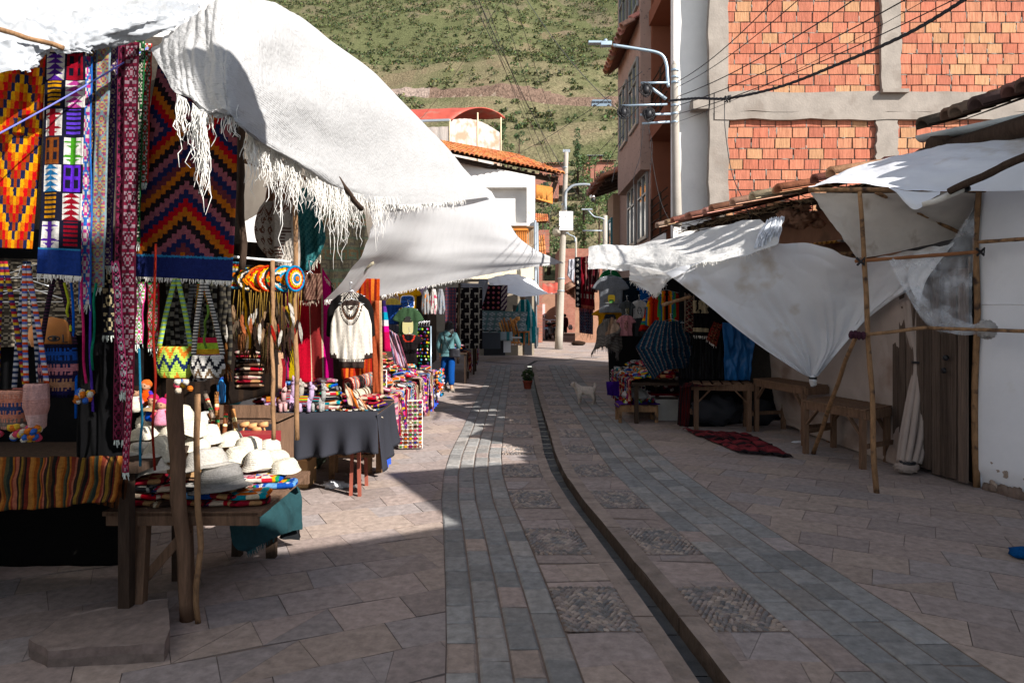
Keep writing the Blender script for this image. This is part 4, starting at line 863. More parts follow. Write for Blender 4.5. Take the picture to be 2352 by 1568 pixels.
for k,(x,y) in enumerate(((1977,600),(2252,578))):
    m=M(); m.tube([P(x-10,y-8,6.43),P(x+8,y+8,6.43),P(x+9,y-8,6.43),P(x-8,y+9,6.43)],.012,6); mk('rope_tie',m,blackm,label='black rope lashing at '+('the left end of the orange crossbar' if k==0 else 'the wall end of the orange crossbar'),cat='rope')
m=M(); 
for k in range(4): m.ell(P(1955+k*9,770+rnd.uniform(-4,4),6.42),(.03,.03,.04),8,c=lin('5c3a48'),nz=.4)
mk('cloth_tie',m,fab,label='purple rag knotted where the slanting prop meets the post',cat='rag')
# roof sheet (white-blue)
rf=T('roof_tarpaulin','white roof tarpaulin pulled over poles at the upper right','tarpaulin',tuple(P(2100,430,6.5)))
m=M(); m.grid(sheet([[(1856,430,6.6),(1930,420,6.4),(2040,430,6.1),(2150,440,5.9),(2420,436,5.6)],[(1885,420,6.9),(1975,396,6.8),(2080,380,6.5),(2190,372,6.1),(2420,360,5.7)],[(1930,392,7.3),(1990,374,7.2),(2110,348,6.8),(2200,330,6.5),(2430,312,5.9)]],120,70,.03,(4,3),31,fine=.08))
mk('top_sheet',m,tarpm,rf)
m=M(); m.grid(sheet([[(2040,430,6.1),(2095,440,6.0),(2160,438,5.9)],[(2048,434,6.05),(2098,462,5.92),(2158,446,5.85)],[(2056,438,6.05),(2100,481,5.9),(2150,450,5.82)]],24,16,.008,(3,3),2)); mk('sagging_edge',m,tarpm,rf)
m=M(); m.grid(sheet([[(1862,442,6.6),(1975,444,6.62),(2100,444,6.6),(2242,444,6.6)],[(1905,505,6.62),(1975,520,6.65),(2090,515,6.8),(2232,495,6.9)],[(1968,592,6.6),(2010,588,6.7),(2110,568,6.95),(2222,540,7.05)]],60,40,.03,(5,4),41,fine=.1))
mk('front_flap',m,mat('grey_translucent_sheet',lin('bdb6ac'),.7,.12,3,.3,40,trans=.35,tint=(lin('8d7f70'),3,.62)),rf)
# clear plastic drape
clr,ntc,bc=newmat('clear_plastic'); bc.inputs['Roughness'].default_value=.2; bc.inputs['Base Color'].default_value=(.7,.72,.75,1)
tr=ntc.nodes.new('ShaderNodeBsdfTransparent'); mxs=ntc.nodes.new('ShaderNodeMixShader'); mxs.inputs[0].default_value=.28
nn=ntc.nodes.new('ShaderNodeTexNoise'); nn.inputs['Scale'].default_value=5; nn.inputs['Detail'].default_value=8; mr=ntc.nodes.new('ShaderNodeMapRange'); mr.inputs[1].default_value=.4; mr.inputs[2].default_value=.75; mr.inputs[3].default_value=.12; mr.inputs[4].default_value=.6
tcc=ntc.nodes.new('ShaderNodeTexCoord'); ntc.links.new(tcc.outputs['Object'],nn.inputs['Vector']); ntc.links.new(nn.outputs[0],mr.inputs[0]); ntc.links.new(mr.outputs[0],mxs.inputs[0])
ntc.links.new(tr.outputs[0],mxs.inputs[1]); ntc.links.new(bc.outputs[0],mxs.inputs[2]); ntc.links.new(mxs.outputs[0],ntc.nodes['Material Output'].inputs[0])
m=M(); m.grid(sheet([[(2038,590,6.45),(2110,580,6.48),(2180,560,6.5),(2238,470,6.5)],[(2075,660,6.42),(2130,650,6.45),(2190,640,6.45),(2236,600,6.45)],[(2120,735,6.4),(2160,725,6.4),(2200,715,6.42),(2234,700,6.42)],[(2160,762,6.38),(2185,765,6.38),(2210,760,6.38),(2236,752,6.36)]],50,50,.03,(7,3),51,fine=.3))
m.grid(sheet([[(2036,590,6.47),(2045,588,6.46),(2060,588,6.46)],[(2078,668,6.42),(2095,660,6.4),(2112,658,6.42)],[(2130,742,6.38),(2145,720,6.35),(2165,712,6.38)],[(2200,768,6.35),(2215,750,6.32),(2230,740,6.35)],[(2255,768,6.3),(2258,750,6.28),(2262,738,6.3)]],14,50,.03,(3,6),52,fine=.4))
mk('clear_plastic_drape',m,clr,label='torn clear plastic sheet draped between the two upright posts',cat='plastic sheet')
m=M(); m.ell(P(2266,757,6.22),(.08,.06,.08),40,nz=.4,fr=7); mk('plastic_knot',m,mat('cloudy_plastic',lin('b8b4b0'),.4,.1,5,.5,30,trans=.3),label='bunched knot of cloudy plastic tied to the pole by the wall',cat='plastic sheet')
# big hanging tarpaulin with the knot
h=T('hanging_tarpaulin','big white tarpaulin drawn down to a knot on the trestle table','tarpaulin',tuple(P(1865,870,8.6)))
hg=[[(1532,626,8.5),(1640,588,8.35),(1768,556,8.2),(1880,566,8.0),(1985,592,7.5),(2100,575,7.0),(2200,558,6.9)],
    [(1600,680,8.5),(1690,650,8.4),(1800,630,8.25),(1900,640,8.05),(1990,640,7.8),(2080,625,7.2),(2168,590,7.0)],
    [(1690,752,8.5),(1765,735,8.45),(1840,725,8.35),(1915,715,8.15),(1985,700,8.0),(2045,680,7.5),(2110,650,7.2)],
    [(1790,825,8.55),(1830,818,8.5),(1870,808,8.45),(1910,795,8.3),(1945,775,8.2),(1975,745,8.0),(2000,715,7.9)],
    [(1856,864,8.6),(1859,866,8.58),(1863,868,8.56),(1867,868,8.55),(1871,866,8.55),(1875,864,8.55),(1879,861,8.55)]]
A=sheet(hg,200,150,.07,(3.6,1.6),61,fine=.05)
for i in range(151):   # pleats gathering toward the knot, slack folds above
    v=i/150; a=.05*v**1.8*(1-v)**.3
    for j in range(201):
        A[i,j,1]+=a*math.sin(j*.42+math.sin(j*.13)*2)+.05*(1-abs(noise.noise(Vector((j*.035,v*1.6+j*.012,2)))*2.4))*(1-v)**.4+.014*(1-abs(noise.noise(Vector((j*.02+v*4,v*6-j*.03,6)))*2.2))*(1-v)**.5
        if i<30: A[i,j,2]+=.05*noise.noise(Vector((j*.06,0,3)))*(1-i/30)
m=M(); m.grid(A); mk('sheet',m,tarpm,h)
m=M(); m.ell(P(1867,872,8.5),(.05,.05,.05),10,nz=.5); m.ell(P(1868,880,8.5),(.04,.035,.04),10,nz=.5); mk('knot',m,tarpm,h)
m=M(); m.lathe([(.05,-.012),(.05,.012)],P(1867,868,8.5),10); mk('band',m,blackm,h)
m=M(); m.grid(sheet([[(2098,578,7.0),(2150,568,6.95),(2190,560,6.9)],[(2085,640,7.1),(2105,640,7.05),(2130,640,7.0)],[(2105,690,7.05),(2108,700,7.05),(2112,700,7.05)]],20,30,.02,(3,3),66)); mk('side_flap',m,tarpm,h)
# far white stall roof
fr=T('stall_roof_tarpaulin','long sunlit white tarpaulin roof over the right clothes stall','tarpaulin',tuple(P(1560,590,10)))
A=sheet([[(1352,568,11.18),(1440,560,10.84),(1540,548,10.15),(1650,520,9.29),(1745,503,8.60)],[(1352,585,10.66),(1440,575,10.32),(1545,568,9.63),(1660,540,8.86),(1775,528,8.26)],[(1350,600,10.15),(1440,600,9.72),(1540,600,8.94),(1650,585,8.43),(1790,556,8.00)],[(1352,622,9.89),(1440,617,9.55),(1520,625,8.77),(1640,600,8.26),(1770,565,7.96)]],160,80,.05,(5,2.4),71,fine=.10)
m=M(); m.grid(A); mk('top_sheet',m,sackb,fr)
m=M(); A3=sheet([[(1446,610,9.37),(1490,618,9.03),(1545,628,8.60),(1600,615,8.34)],[(1446,640,9.33),(1495,645,8.99),(1530,640,8.64),(1560,632,8.43)],[(1448,645,9.33),(1500,675,8.94),(1512,670,8.77),(1532,640,8.60)]],40,24,.03,(4,3),72,fine=.2); m.grid(A3); mk('ragged_flap',m,sackb,fr)
m=M(); strands(m,[Vector(q) for q in A3[24]],160,.02,.07,.003,.03); strands(m,[Vector(q) for q in A[80][50:]],200,.02,.08,.003,.04); mk('frayed_fringe',m,MATS['frayed_threads'],fr)
m=M(); BA=sheet([[(1728,572,8.15),(1752,566,8.1),(1786,556,8.1)],[(1742,540,8.2),(1765,530,8.15),(1795,524,8.2)],[(1762,505,8.3),(1780,500,8.25),(1800,498,8.3)]],60,50,.02,(4,3),77,fine=.1)
for i_ in range(51):
    for j_ in range(61): BA[i_,j_,1]-=.035*math.sin(j_*.75+math.sin(i_*.15)*2); BA[i_,j_,2]+=.012*math.sin(j_*1.1+i_*.2)
m.grid(BA); mk('bunched_end',m,tarpm,fr)
ply('stall_pole','pale pole end jutting from under the big hanging tarpaulin',P(1522,700,8.3),P(1585,682,8.9),.022,gr)
# far end small awning
m=M(); A=sheet([[(1120,640,24),(1150,632,24),(1188,630,24.5),(1225,642,25)],[(1125,655,23),(1165,655,23),(1200,655,23.5),(1245,665,24.6)],[(1127,648,22.5),(1165,672,22.4),(1200,680,22.8),(1270,674,24.5)]],50,24,.06,(3,3),81,fine=.1); m.grid(A); mk('small_awning',m,tarpm,label='small white awning over the stall by the utility pole',cat='awning')
wire('tie_rope','short dark rope from the small awning to the utility pole','rope',(P(1268,674,24.5),P(1287,674,YP)),.012,c=(.05,.05,.05))
# white curtain behind trestles, tied
m=M(); A=sheet([[(1760,600,10.4),(1880,600,9.2),(2000,600,8.1),(2085,600,7.45)],[(1765,800,10.4),(1890,790,9.1),(2010,770,8.05),(2098,760,7.4)],[(1780,930,10.3),(1895,940,9.05),(2020,950,8.0),(2112,950,7.3)],[(1800,972,10.2),(1900,1012,9.0),(2010,1050,8.0),(2095,1080,7.3)]],100,90,.05,(4,3),91,fine=.15); m.grid(A)
mk('back_sheet',m,mat('soiled_white_sheet',lin('998b82'),.85,.12,3,.3,40,tint=(lin('7a665a'),1.5,.58)),label='soiled white sheet hanging behind the empty trestle tables',cat='sheet')
m=M(); cc=[(2118,690,7.5),(2112,760,7.45),(2110,832,7.4),(2112,900,7.4),(2100,1000,7.35),(2088,1062,7.3)]
pts=[P(*q) for q in cc]
for k in range(9):
    m.tube([Vector(q) for q in spl([tuple(p+Vector((math.cos(k*.7)*w_,math.sin(k*.7)*w_*.6,0))) for p,w_ in zip(pts,(.17,.10,.02,.09,.12,.10))],30)],[.04]*14+[.034]*17,7)
m.ell(P(2082,1072,7.2),(.12,.08,.06),44,nz=.35,fr=6)
mk('tied_curtain',m,MATS['soiled_white_sheet'],label='gathered white curtain tied with black cords beside the plank door',cat='curtain')
m=M(); m.lathe([(.065,-.012),(.065,.012)],P(2110,832,7.38),12); mk('curtain_cord',m,blackm,label='black cord tied round the middle of the gathered white curtain',cat='cord')
m=M(); m.lathe([(.08,-.012),(.08,.012)],P(2084,1062,7.2),12); mk('curtain_cord',m,blackm,label='black cord tied round the foot of the gathered white curtain',cat='cord')
# ================================================================ TEXTILE PATTERNS
C_=lambda s:lin(s)
K5=[C_('20161a'),C_('9a5862'),C_('1f2550'),C_('b21e28'),C_('b8682a')]
def kilim(u,v,nx=21,ny=44,jc=15):
    u+=.006*noise.noise(Vector((u*30,v*60,1))); v+=.004*noise.noise(Vector((u*70,v*40,2))); u=min(.999,max(0,u)); v=max(0,v)
    if v>.905: return C_('28336e')
    if v>.895: return C_('3f8fc0')
    i=int(u*nx); j=int(v/.9*ny); d=abs(i-nx//2); k=(abs(j-jc)-d)//2
    if v<.02: return C_('28336e')
    return K5[k%5] if (k%10)!=3 else C_('6a3038')
KA=[C_('f2b02a'),C_('e37a22'),C_('d3262b'),C_('a8481e'),C_('1f2550')]
def flame(u,v,nx=14,ny=46):
    u+=.008*noise.noise(Vector((u*40,v*50,1))); v+=.004*noise.noise(Vector((u*60,v*40,2))); u=min(.999,max(0,u)); v=max(0,v)
    i=int(u*nx); j=int(v*ny); d=abs((i%14)-6); k=(j+ (d*2 if v<.42 else -d*2))//2
    return KA[k%5]
def glyph(u,v):
    if v>.89: return C_('2b4590')
    if v>.88: return C_('3f8fc0')
    r=int(v/.88*7); c=int(u*2); lu=u*2-c; lv=v/.88*7-r; wht=((r+c)%2==0); bgc=C_('e4e0da') if wht else C_('14162a')
    col=[C_('5a2f9a'),C_('a02030'),C_('d99a2a'),C_('c04a9a'),C_('9a1f2c'),C_('6a4ad0'),C_('8a4a20'),C_('4a9a2a'),C_('2f7ab0'),C_('6a3ad0'),C_('d0902a'),C_('9a1f2c')][(r*2+c)%12]
    if lu<.08 or lv<.05: return C_('14162a')
    p=(r*3+c)%4
    if p==0: return col if abs(lu-.5)<.42*((lv*5)%1) else bgc
    if p==1: return col if (int(lu*5)%2==0 or int(lv*7)%3==0) and .12<lu<.9 else bgc
    if p==2: return col if abs(lu-.5)+abs(((lv*2)%1)-.5)<.5 and int(lv*12)%2==0 or abs(lu-.5)<.15 else bgc
    return col if ((lv*6)%1)<.55 and .15<lu<.85 else bgc
def diamonds(c1,c2,c3=None,n=14,b=.12,ec=None):
    def f(u,v):
        if u<b or u>1-b: return ec or (c3 if c3 else c1)
        x=abs((u-b)/(1-2*b)-.5)*2; y=abs(((v*n)%1)-.5)*2; d=x+y
        return c1 if d<.35 else (c2 if d<.62 else (c1 if d<.8 else (c3 or c2) if d<1.15 else (c1 if int(v*n*6)%2 else c2)))
    return f
def stripes(cols,n=None,hor=False,noise_=0):
    n=n or len(cols)
    def f(u,v):
        t=(v if hor else u); return cols[int(t*n)%len(cols)]
    return f
def wstripes(seq):   # [(width,color),...]
    tot=sum(a for a,b in seq)
    def f(u,v):
        t=u*tot
        for a,b in seq:
            if t<=a: return b
            t-=a
        return seq[-1][1]
    return f
def fringe(m,pts,n,L,c=(.75,.72,.65),r=.0022): strands(m,pts,n,L*.7,L,r,.01,c)
def hang(name,label,cat,tl,tr,bl,br,Y,nu,nv,cf,wr=.02,ws=(4,1.5),seed=None,fr=None,frc=(.75,.72,.65),group=None,mt=None,mid=None,Yb=None,solid=.006,parent=None):
    global rnd
    seed=seed if seed is not None else rnd.randrange(1000)*.37; Yb=Yb or Y
    rows=[[(*tl,Y),(*tr,Y)],[(*bl,Yb),(*br,Yb)]]
    if mid: rows.insert(1,[(*mid[0],(Y+Yb)/2),(*mid[1],(Y+Yb)/2)])
    A=sheet(rows,nu,nv,wr,ws,seed); m=M(); m.grid(A,cf)
    if parent is None:
        t=T(name,label,cat,tuple(P((bl[0]+br[0])/2,(bl[1]+br[1])/2,Yb)),group)
        if not fr: 
            bpy.data.objects.remove(t); return mk(name,m,mt or fab,label=label,cat=cat,group=group,solid=solid)
        mk('woven_panel',m,mt or fab,t,solid=solid)
    else: t=parent; mk(name,m,mt or fab,t,solid=solid)
    if fr: f=M(); fringe(f,[Vector(q) for q in A[-1]],fr[0],fr[1],frc); mk('fringe',f,MATS['frayed_attr'],t)
    return t
mat('frayed_attr',attr=True,rough=1,var=.1,scale=10,bump=0)
gR='patterned rugs and bands hanging at the front of the left stall'
hang('hanging_rug','red, orange and yellow flame-patterned rug hanging at the left edge','rug',(-70,100),(110,118),(-70,566),(74,572),3.3,84,240,lambda u,v:flame(u*1.4%1,v),.014,(3,1.2),1,group=gR)
hang('hanging_rug','narrow rug of purple, white and black picture squares with blue hem','rug',(108,122),(196,118),(84,628),(184,634),3.25,90,260,glyph,.016,(3,1.4),2,fr=(70,.045),group=gR)
hang('hanging_rug','large stepped-diamond rug in pink, black, red and orange with navy hem','rug',(365,138),(545,150),(302,634),(532,645),3.42,168,300,kilim,.012,(2.5,1.2),3,fr=(160,.035),group=gR,mid=((322,390),(543,390)))
r_=[]
SB=[(196,130,196,700,30,3.32,diamonds(C_('e8e2dc'),C_('d84a9a'),C_('3f7ad0'),9),'white band with pink and blue diamonds beside the picture-square rug'),
 (212,110,205,640,22,3.36,diamonds(C_('6a4a30'),C_('c8a060'),C_('2a4a90'),20),'brown and gold patterned band behind the white one'),
 (240,105,222,660,34,3.34,diamonds(C_('c8b070'),C_('b05a7a'),C_('8aa0a8'),18),'yellow and pink flowered band catching the sun'),
 (262,108,246,610,20,3.4,diamonds(C_('8a5a8a'),C_('e8d8c0'),C_('4a3a7a'),22),'mauve narrow band right of the yellow flowered one'),
 (283,100,272,1010,24,3.3,diamonds(C_('6a1a36'),C_('1a1418'),C_('8a3a54'),26),'long dark crimson band hanging nearly to the hat table'),
 (304,98,290,905,34,3.28,diamonds(C_('9a8088'),C_('7a2038'),C_('4a1424'),17),'wide pink and crimson diamond band at the centre of the hanging bands'),
 (322,92,312,560,20,3.33,diamonds(C_('d0c8b8'),C_('1a1a1e'),C_('2a6a3a'),20),'black, cream and green chevron band'),
 (338,100,330,420,20,3.36,diamonds(C_('2f6a4a'),C_('e0dcd0'),C_('c83a3a'),14),'green diamond band with red edge beside the big rug'),
 (265,600,285,900,16,3.27,diamonds(C_('e8e8e8'),C_('1a1a1e'),C_('e05a8a'),20),'black and white zigzag band with pink edge'),
 (300,860,288,1085,14,3.25,diamonds(C_('2a2030'),C_('e0a0b0'),C_('c03a5a'),14),'dark band with pink dots ending in a tassel'),
 (250,610,252,770,34,3.5,diamonds(C_('14141c'),C_('c8b890'),C_('14141c'),3),'black band with large cream diamond behind the crimson one'),
 (325,648,318,790,18,3.36,diamonds(C_('e8e8e8'),C_('6ab04a'),C_('d84a8a'),5),'short white and green pointed band with grey tassel'),
 (352,650,352,800,26,3.4,diamonds(C_('d8a0a0'),C_('3a8a4a'),C_('c02a3a'),5),'red and green lattice band under the navy hem')]
for (x0,y0,x1,y1,w_,Y,cf,lab) in SB:
    nv=max(30,int((y1-y0)/4)); hang('woven_band',lab,'woven band',(x0-w_/2,y0),(x0+w_/2,y0),(x1-w_/2,y1),(x1+w_/2,y1),Y,10,nv,cf,.012,(1.5,4),fr=(14,.05),frc=(.5,.55,.5),group=gR)
hang('inner_cloth','beige cloth lining behind the hanging rugs and bands, darkened in colour for shade','cloth',(-80,60),(560,90),(-80,540),(560,560),4.5,30,20,lambda u,v:C_('5a524a'),.06)  # beige lining, with the stall's shade put into a darker colour
# thin cords / ribbons
for k,(x0,y0,x1,y1,c,lab) in enumerate(((165,650,176,960,'2a6ad0','bright blue'),(205,640,214,945,'6a4ac0','violet'),(184,640,196,880,'e0407a','pink'),(218,650,212,850,'1f8a6a','green'),(150,650,160,760,'c8d040','yellow-green'),(320,800,326,1070,'2f7a9a','teal'),(357,560,352,1080,'8a2a20','dark red'),(560,650,572,800,'d89a2a','orange'),(476,700,470,800,'6a8a3a','olive'))):
    m=M(); K=[tuple(P(x0+(x1-x0)*t+rnd.uniform(-4,4),y0+(y1-y0)*t,3.3+rnd.uniform(-.03,.03))) for t in np.linspace(0,1,6)]
    m.tube([Vector(q) for q in spl(K,26)],.006,5,c=lin(c)); mk('ribbon',m,fab,label=lab+' ribbon dangling among the bags of the left stall',cat='ribbon',group='ribbons dangling among the bags')
for k in range(14):
    x=385+k*11; y1=rnd.uniform(760,880); m=M(); K=[tuple(P(x+(10 if t else 0)*rnd.uniform(-.4,.4),640+(y1-640)*t,3.5+.02*k%.1)) for t in np.linspace(0,1,5)]
    A=[[Vector(q)+Vector((dx,0,0)) for dx in (-.011,.011)] for q in spl(K,40)]; c1=rnd.choice([C_('8a8478'),C_('6a6a5a'),C_('a09a88'),C_('5a5448')]); m.grid(A,lambda u,v:c1 if int(v*60)%2 else C_('2a2826')); mk('woven_strap',m,fab,label='grey and beige woven strap hanging beneath the big stepped rug',cat='strap',group='grey straps hanging beneath the big rug',solid=.003)
# ---- shoulder bags
def bag(label,x,y0,y1,w_,Y,cf,strap,tassel=None,ystrap=620,taper=.9,xs=None):
    c=P(x,y0,Y); H=(y1-y0)/F*Y; Wd=w_/F*Y; t=T('shoulder_bag',label,'bag',tuple(P(x,y1,Y)),'woven shoulder bags hanging from the left stall')
    m=M(); garment(m,[(0,-.86,.86),(.1,-.9,.9),(.5,-1,1),(.85,-taper,taper),(1,-taper*.8,taper*.8)],Wd,H,.1,cf,24,30,.006,rnd.random()*9,cen=c); mk('bag_body',m,knit,t)
    for s in (-1,1):
        q0=P((xs or x)+s*3,ystrap,Y+.02); q1=c+Vector((s*Wd*.42,0,0)); m=M(); K=[q0,q0.lerp(q1,.5)+Vector((s*.004,0,0)),q1]
        A=[[Vector(q)+Vector((d,0,0)) for d in (-.012,.012)] for q in spl([tuple(k) for k in K],46)]
        m.grid(A,lambda u,v:strap[int(v*46)%len(strap)]); mk('strap',m,fab,t,solid=.004)
    if tassel:
        m=M()
        for (dx,dz,n_) in tassel:
            for k in range(n_): m.ell(c+Vector((dx*Wd+rnd.uniform(-.03,.03),-.04+rnd.uniform(-.03,.03),-H*dz+rnd.uniform(-.03,.02))),.016,8,rnd.choice([C_('d8c8b0'),C_('e0506a'),C_('e8e0d0'),C_('e07a2a'),C_('3a6ac0'),C_('f0c040')]),nz=.5,fr=6)
        mk('pompoms',m,knit,t)
    return t
def bands(cols,edge=None,zz=True):
    def f(x,v):
        k=int(v*len(cols)*2)
        c=cols[(k//2)%len(cols)]
        if k%2==1 and zz: return c if (int((x+2)*14+k)%2) else cols[(k//2+1)%len(cols)]
        return c
    return f
def chev(cols,n=5,m_=3):
    def f(x,v): return cols[int(abs(((x+1)*m_/2)%1-.5)*4+v*n+10)%len(cols)]
    return f
PK=[C_('e0a088'),C_('d88a70'),C_('3a4a78'),C_('d88a70'),C_('8a7a70')]
bag('orange-pink striped bag at the left edge with grey bands',26,895,985,80,3.25,bands(PK),[C_('a02a3a'),C_('d8b040'),C_('3a3a78')],[(-.3,1.0,14),(.4,1.02,14)],600,xs=8)
bag('pale pink pouch bag with large pompom cluster below',84,880,985,56,3.2,bands([C_('d8a8a0'),C_('d09a90'),C_('e0b8b0')],zz=False),[C_('e05a3a'),C_('6a7ac0'),C_('e8e0e0')],[(0,1.06,34),(-.5,1.0,12)],610,xs=60,taper=.55)
bag('pink bag edged with a black and white band behind the pale pouch',62,890,950,70,3.35,bands([C_('c87a70'),C_('1a1a22'),C_('d09088'),C_('c88078')]),[C_('2a3a5a'),C_('d0d0d8')],None,600)
bag('deep blue and black woven bag with fine patterned bands',134,790,912,92,3.3,bands([C_('14142a'),C_('1f4fa0'),C_('1a2a50'),C_('c07a80'),C_('2a2040'),C_('b08060'),C_('24204a')]),[C_('1a1a22'),C_('4a2a40')],[(.75,.95,22)],620,xs=130)
bag('lime green and orange crocheted bag with navy diamonds',402,795,868,86,3.35,chev([C_('b8d858'),C_('e8842a'),C_('b8d858'),C_('1f2f5a'),C_('b8d858')],5,3),[C_('c8e060'),C_('7ab0c0'),C_('a8c850')],[(.35,1.2,10)],640,xs=405)
bag('white crocheted bag with black and brown zigzags',478,815,868,80,3.32,chev([C_('e8e2d8'),C_('e8e2d8'),C_('2a2a30'),C_('e8e2d8'),C_('7a6248')],4,3),[C_('e8e2d8'),C_('4a4a4a')],None,650,xs=468)
bag('red and lime striped top of a crocheted bag behind the zigzag one',478,775,826,60,3.4,bands([C_('d82a4a'),C_('b8e040'),C_('e8b02a'),C_('d82a7a')],zz=False),[C_('3aa04a'),C_('e04a2a')],None,650,xs=462)
bag('dark bag with white zigzags half hidden behind the lime bag',450,830,875,60,3.45,chev([C_('2a2a30'),C_('2a2a30'),C_('d8d2c8')],4,3),[C_('4a4a4a'),C_('8a8a8a')],None,650,xs=445)
m=M(); m.lathe([(.0,-.01),(.09,-.0),(.105,.05),(.1,.1),(.06,.145),(.0,.16)],P(118,795,3.7),22,c=C_('b8763a')); mk_=T('carved_gourd_mask','round orange-brown wooden mask with painted eye behind the blue bag','mask',tuple(P(118,795,3.7)))
mk('mask_face',m,mat('carved_wood',attr=True,rough=.6,var=.2,scale=5,bump=.2,bscale=20),mk_)
m=M(); q=P(128,777,3.6)
m.tube([q+Vector((math.cos(a)*.03,-.015,math.sin(a)*.012)) for a in np.linspace(0,6.3,20)],.004,5); m.ell(q+Vector((0,-.01,0)),.012,8); m.tube([q+Vector((.045,-.01,.02)),q+Vector((.05,-.015,-.02)),q+Vector((.07,-.01,-.02))],.004,5); mk('painted_eye',m,blackm,mk_)
# clothes hangers
for k,(x,y) in enumerate(((40,640),(95,610),(60,665))):
    m=M(); q=P(x,y,3.6); m.tube([q+Vector(d) for d in ((0,0,.06),(.02,0,.07),(.01,0,.03),(0,0,.015),(-.2,0,-.05),(-.19,0,-.065),(.19,0,-.065),(.2,0,-.05),(0,0,.015))],.0025,5); mk('wire_hanger',m,mat('steel_wire',lin('c8ccd0'),.3,.05,3,0,metal=.8),label=('topmost','right-hand','lowest')[k]+' wire hanger above the hanging bags at far left',cat='hanger')
# dark backdrops
hang('patterned_blanket','black and cream diamond-patterned blanket at the back of the bag stall','blanket',(-60,590),(190,600),(-60,800),(190,790),4.35,40,50,lambda u,v:diamonds(C_('a89c88'),C_('3a342e'),C_('5a5248'),5,.02)((u*5)%1,v),.03)
hang('shade_backdrop','black sheet standing in for the shade at the back of the near left stall','cloth',(-80,520),(330,540),(-80,1060),(330,1100),4.45,30,30,lambda u,v:(.008,.008,.009),.05)  # black sheet in place of the shaded stall interior
hang('shade_backdrop','dark brown sheet standing in for the shade behind the hats and mochila bags','cloth',(330,540),(640,560),(330,980),(640,900),5.6,30,30,lambda u,v:C_('2a211c') if int(u*30)%3 else C_('3a2c22'),.05)  # dark colour stands for interior shade and hides the pale wall
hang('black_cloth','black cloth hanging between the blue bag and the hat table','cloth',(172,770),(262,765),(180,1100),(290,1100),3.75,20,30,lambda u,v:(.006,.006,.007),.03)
hang('striped_blanket','orange, green and brown striped blanket draped over the low left table','blanket',(-60,1050),(285,1048),(-60,1180),(262,1150),3.6,90,16,lambda u,v:[C_('a86c34'),C_('8a4c24'),C_('4a4a34'),C_('26302a'),C_('a0642c'),C_('803a2c'),C_('a86650'),C_('30221c'),C_('8a6c30'),C_('563820'),C_('1c1816'),C_('6a2a20'),C_('b07a40')][int(u*66+.5*math.sin(u*40))%13],.035,(7,1.5),5,Yb=3.45,mid=((-60,1115),(275,1110)))
hang('dark_sheet','black sheet standing in for the shade under the low left table','cloth',(-60,1090),(300,1090),(-60,1300),(300,1300),4.35,20,20,lambda u,v:(.01,.009,.008),.03)  # black sheet paints the darkness beneath the table
hang('striped_fabric','dull orange striped fabric hanging between blanket and hat table','cloth',(190,1050),(300,1060),(190,1150),(290,1170),3.7,40,10,lambda u,v:[C_('7a4a2a'),C_('2a201a'),C_('5a3a28')][int(u*18)%3],.03)
# low table under the bags
lt_=T('low_table','low dark wooden table under the striped blanket at left','table',(-2.6,3.9,0))
m=M(); m.box((-2.85,4.0,.84),(1.7,.7,.04)); mk('tabletop',m,darkw,lt_)
for (a,b) in ((-2.1,3.72),(-2.1,4.3),(-3.3,4.3)): m=M(); m.box((a,b,.41),(.06,.06,.82)); mk('leg',m,darkw,lt_)
# ---- hat table
ht=T('trestle_table','rough low trestle table heaped with knitted hats','table',(-1.85,4.2,0))
m=M()
for k in range(6): m.box((-1.83,3.86+k*.17,.565),(.88-.01*k,.155,.025))
m.box((-1.83,3.80,.535),(.84,.035,.07)); m.box((-1.83,4.74,.535),(.84,.035,.07)); mk('tabletop',m,woodm,ht)
for k,(a,b) in enumerate(((G(318,1418),P(332,1165,3.86)),(G(432,1400),P(425,1165,3.9)),(G(545,1276),P(548,1110,4.74)),(G(624,1280),P(624,1105,4.72)),(G(300,1290),P(305,1120,4.72)))):
    m=M(); m.beam(a,b,.062,.055,up=(0,1,0)); mk('leg',m,woodm if k<2 else darkw,ht)
m=M(); m.beam(P(318,1345,3.84),P(432,1215,3.84),.05,.02,up=(0,1,0)); mk('diagonal_brace',m,woodm,ht)
m=M(); m.beam(P(548,1240,4.7),P(624,1236,4.7),.04,.05); mk('cross_rail',m,darkw,ht)
# dark base cloth and risers under hats
rb_=T('display_box','cloth-covered box raising the back rows of the hat display','box',(-1.95,4.6,.58))
m=M(); m.box((-2.05,4.7,.69),(.5,.3,.2)); mk('box_body',m,mat('cardboard',lin('a8855c'),.9,.1,3,.1,20),rb_)
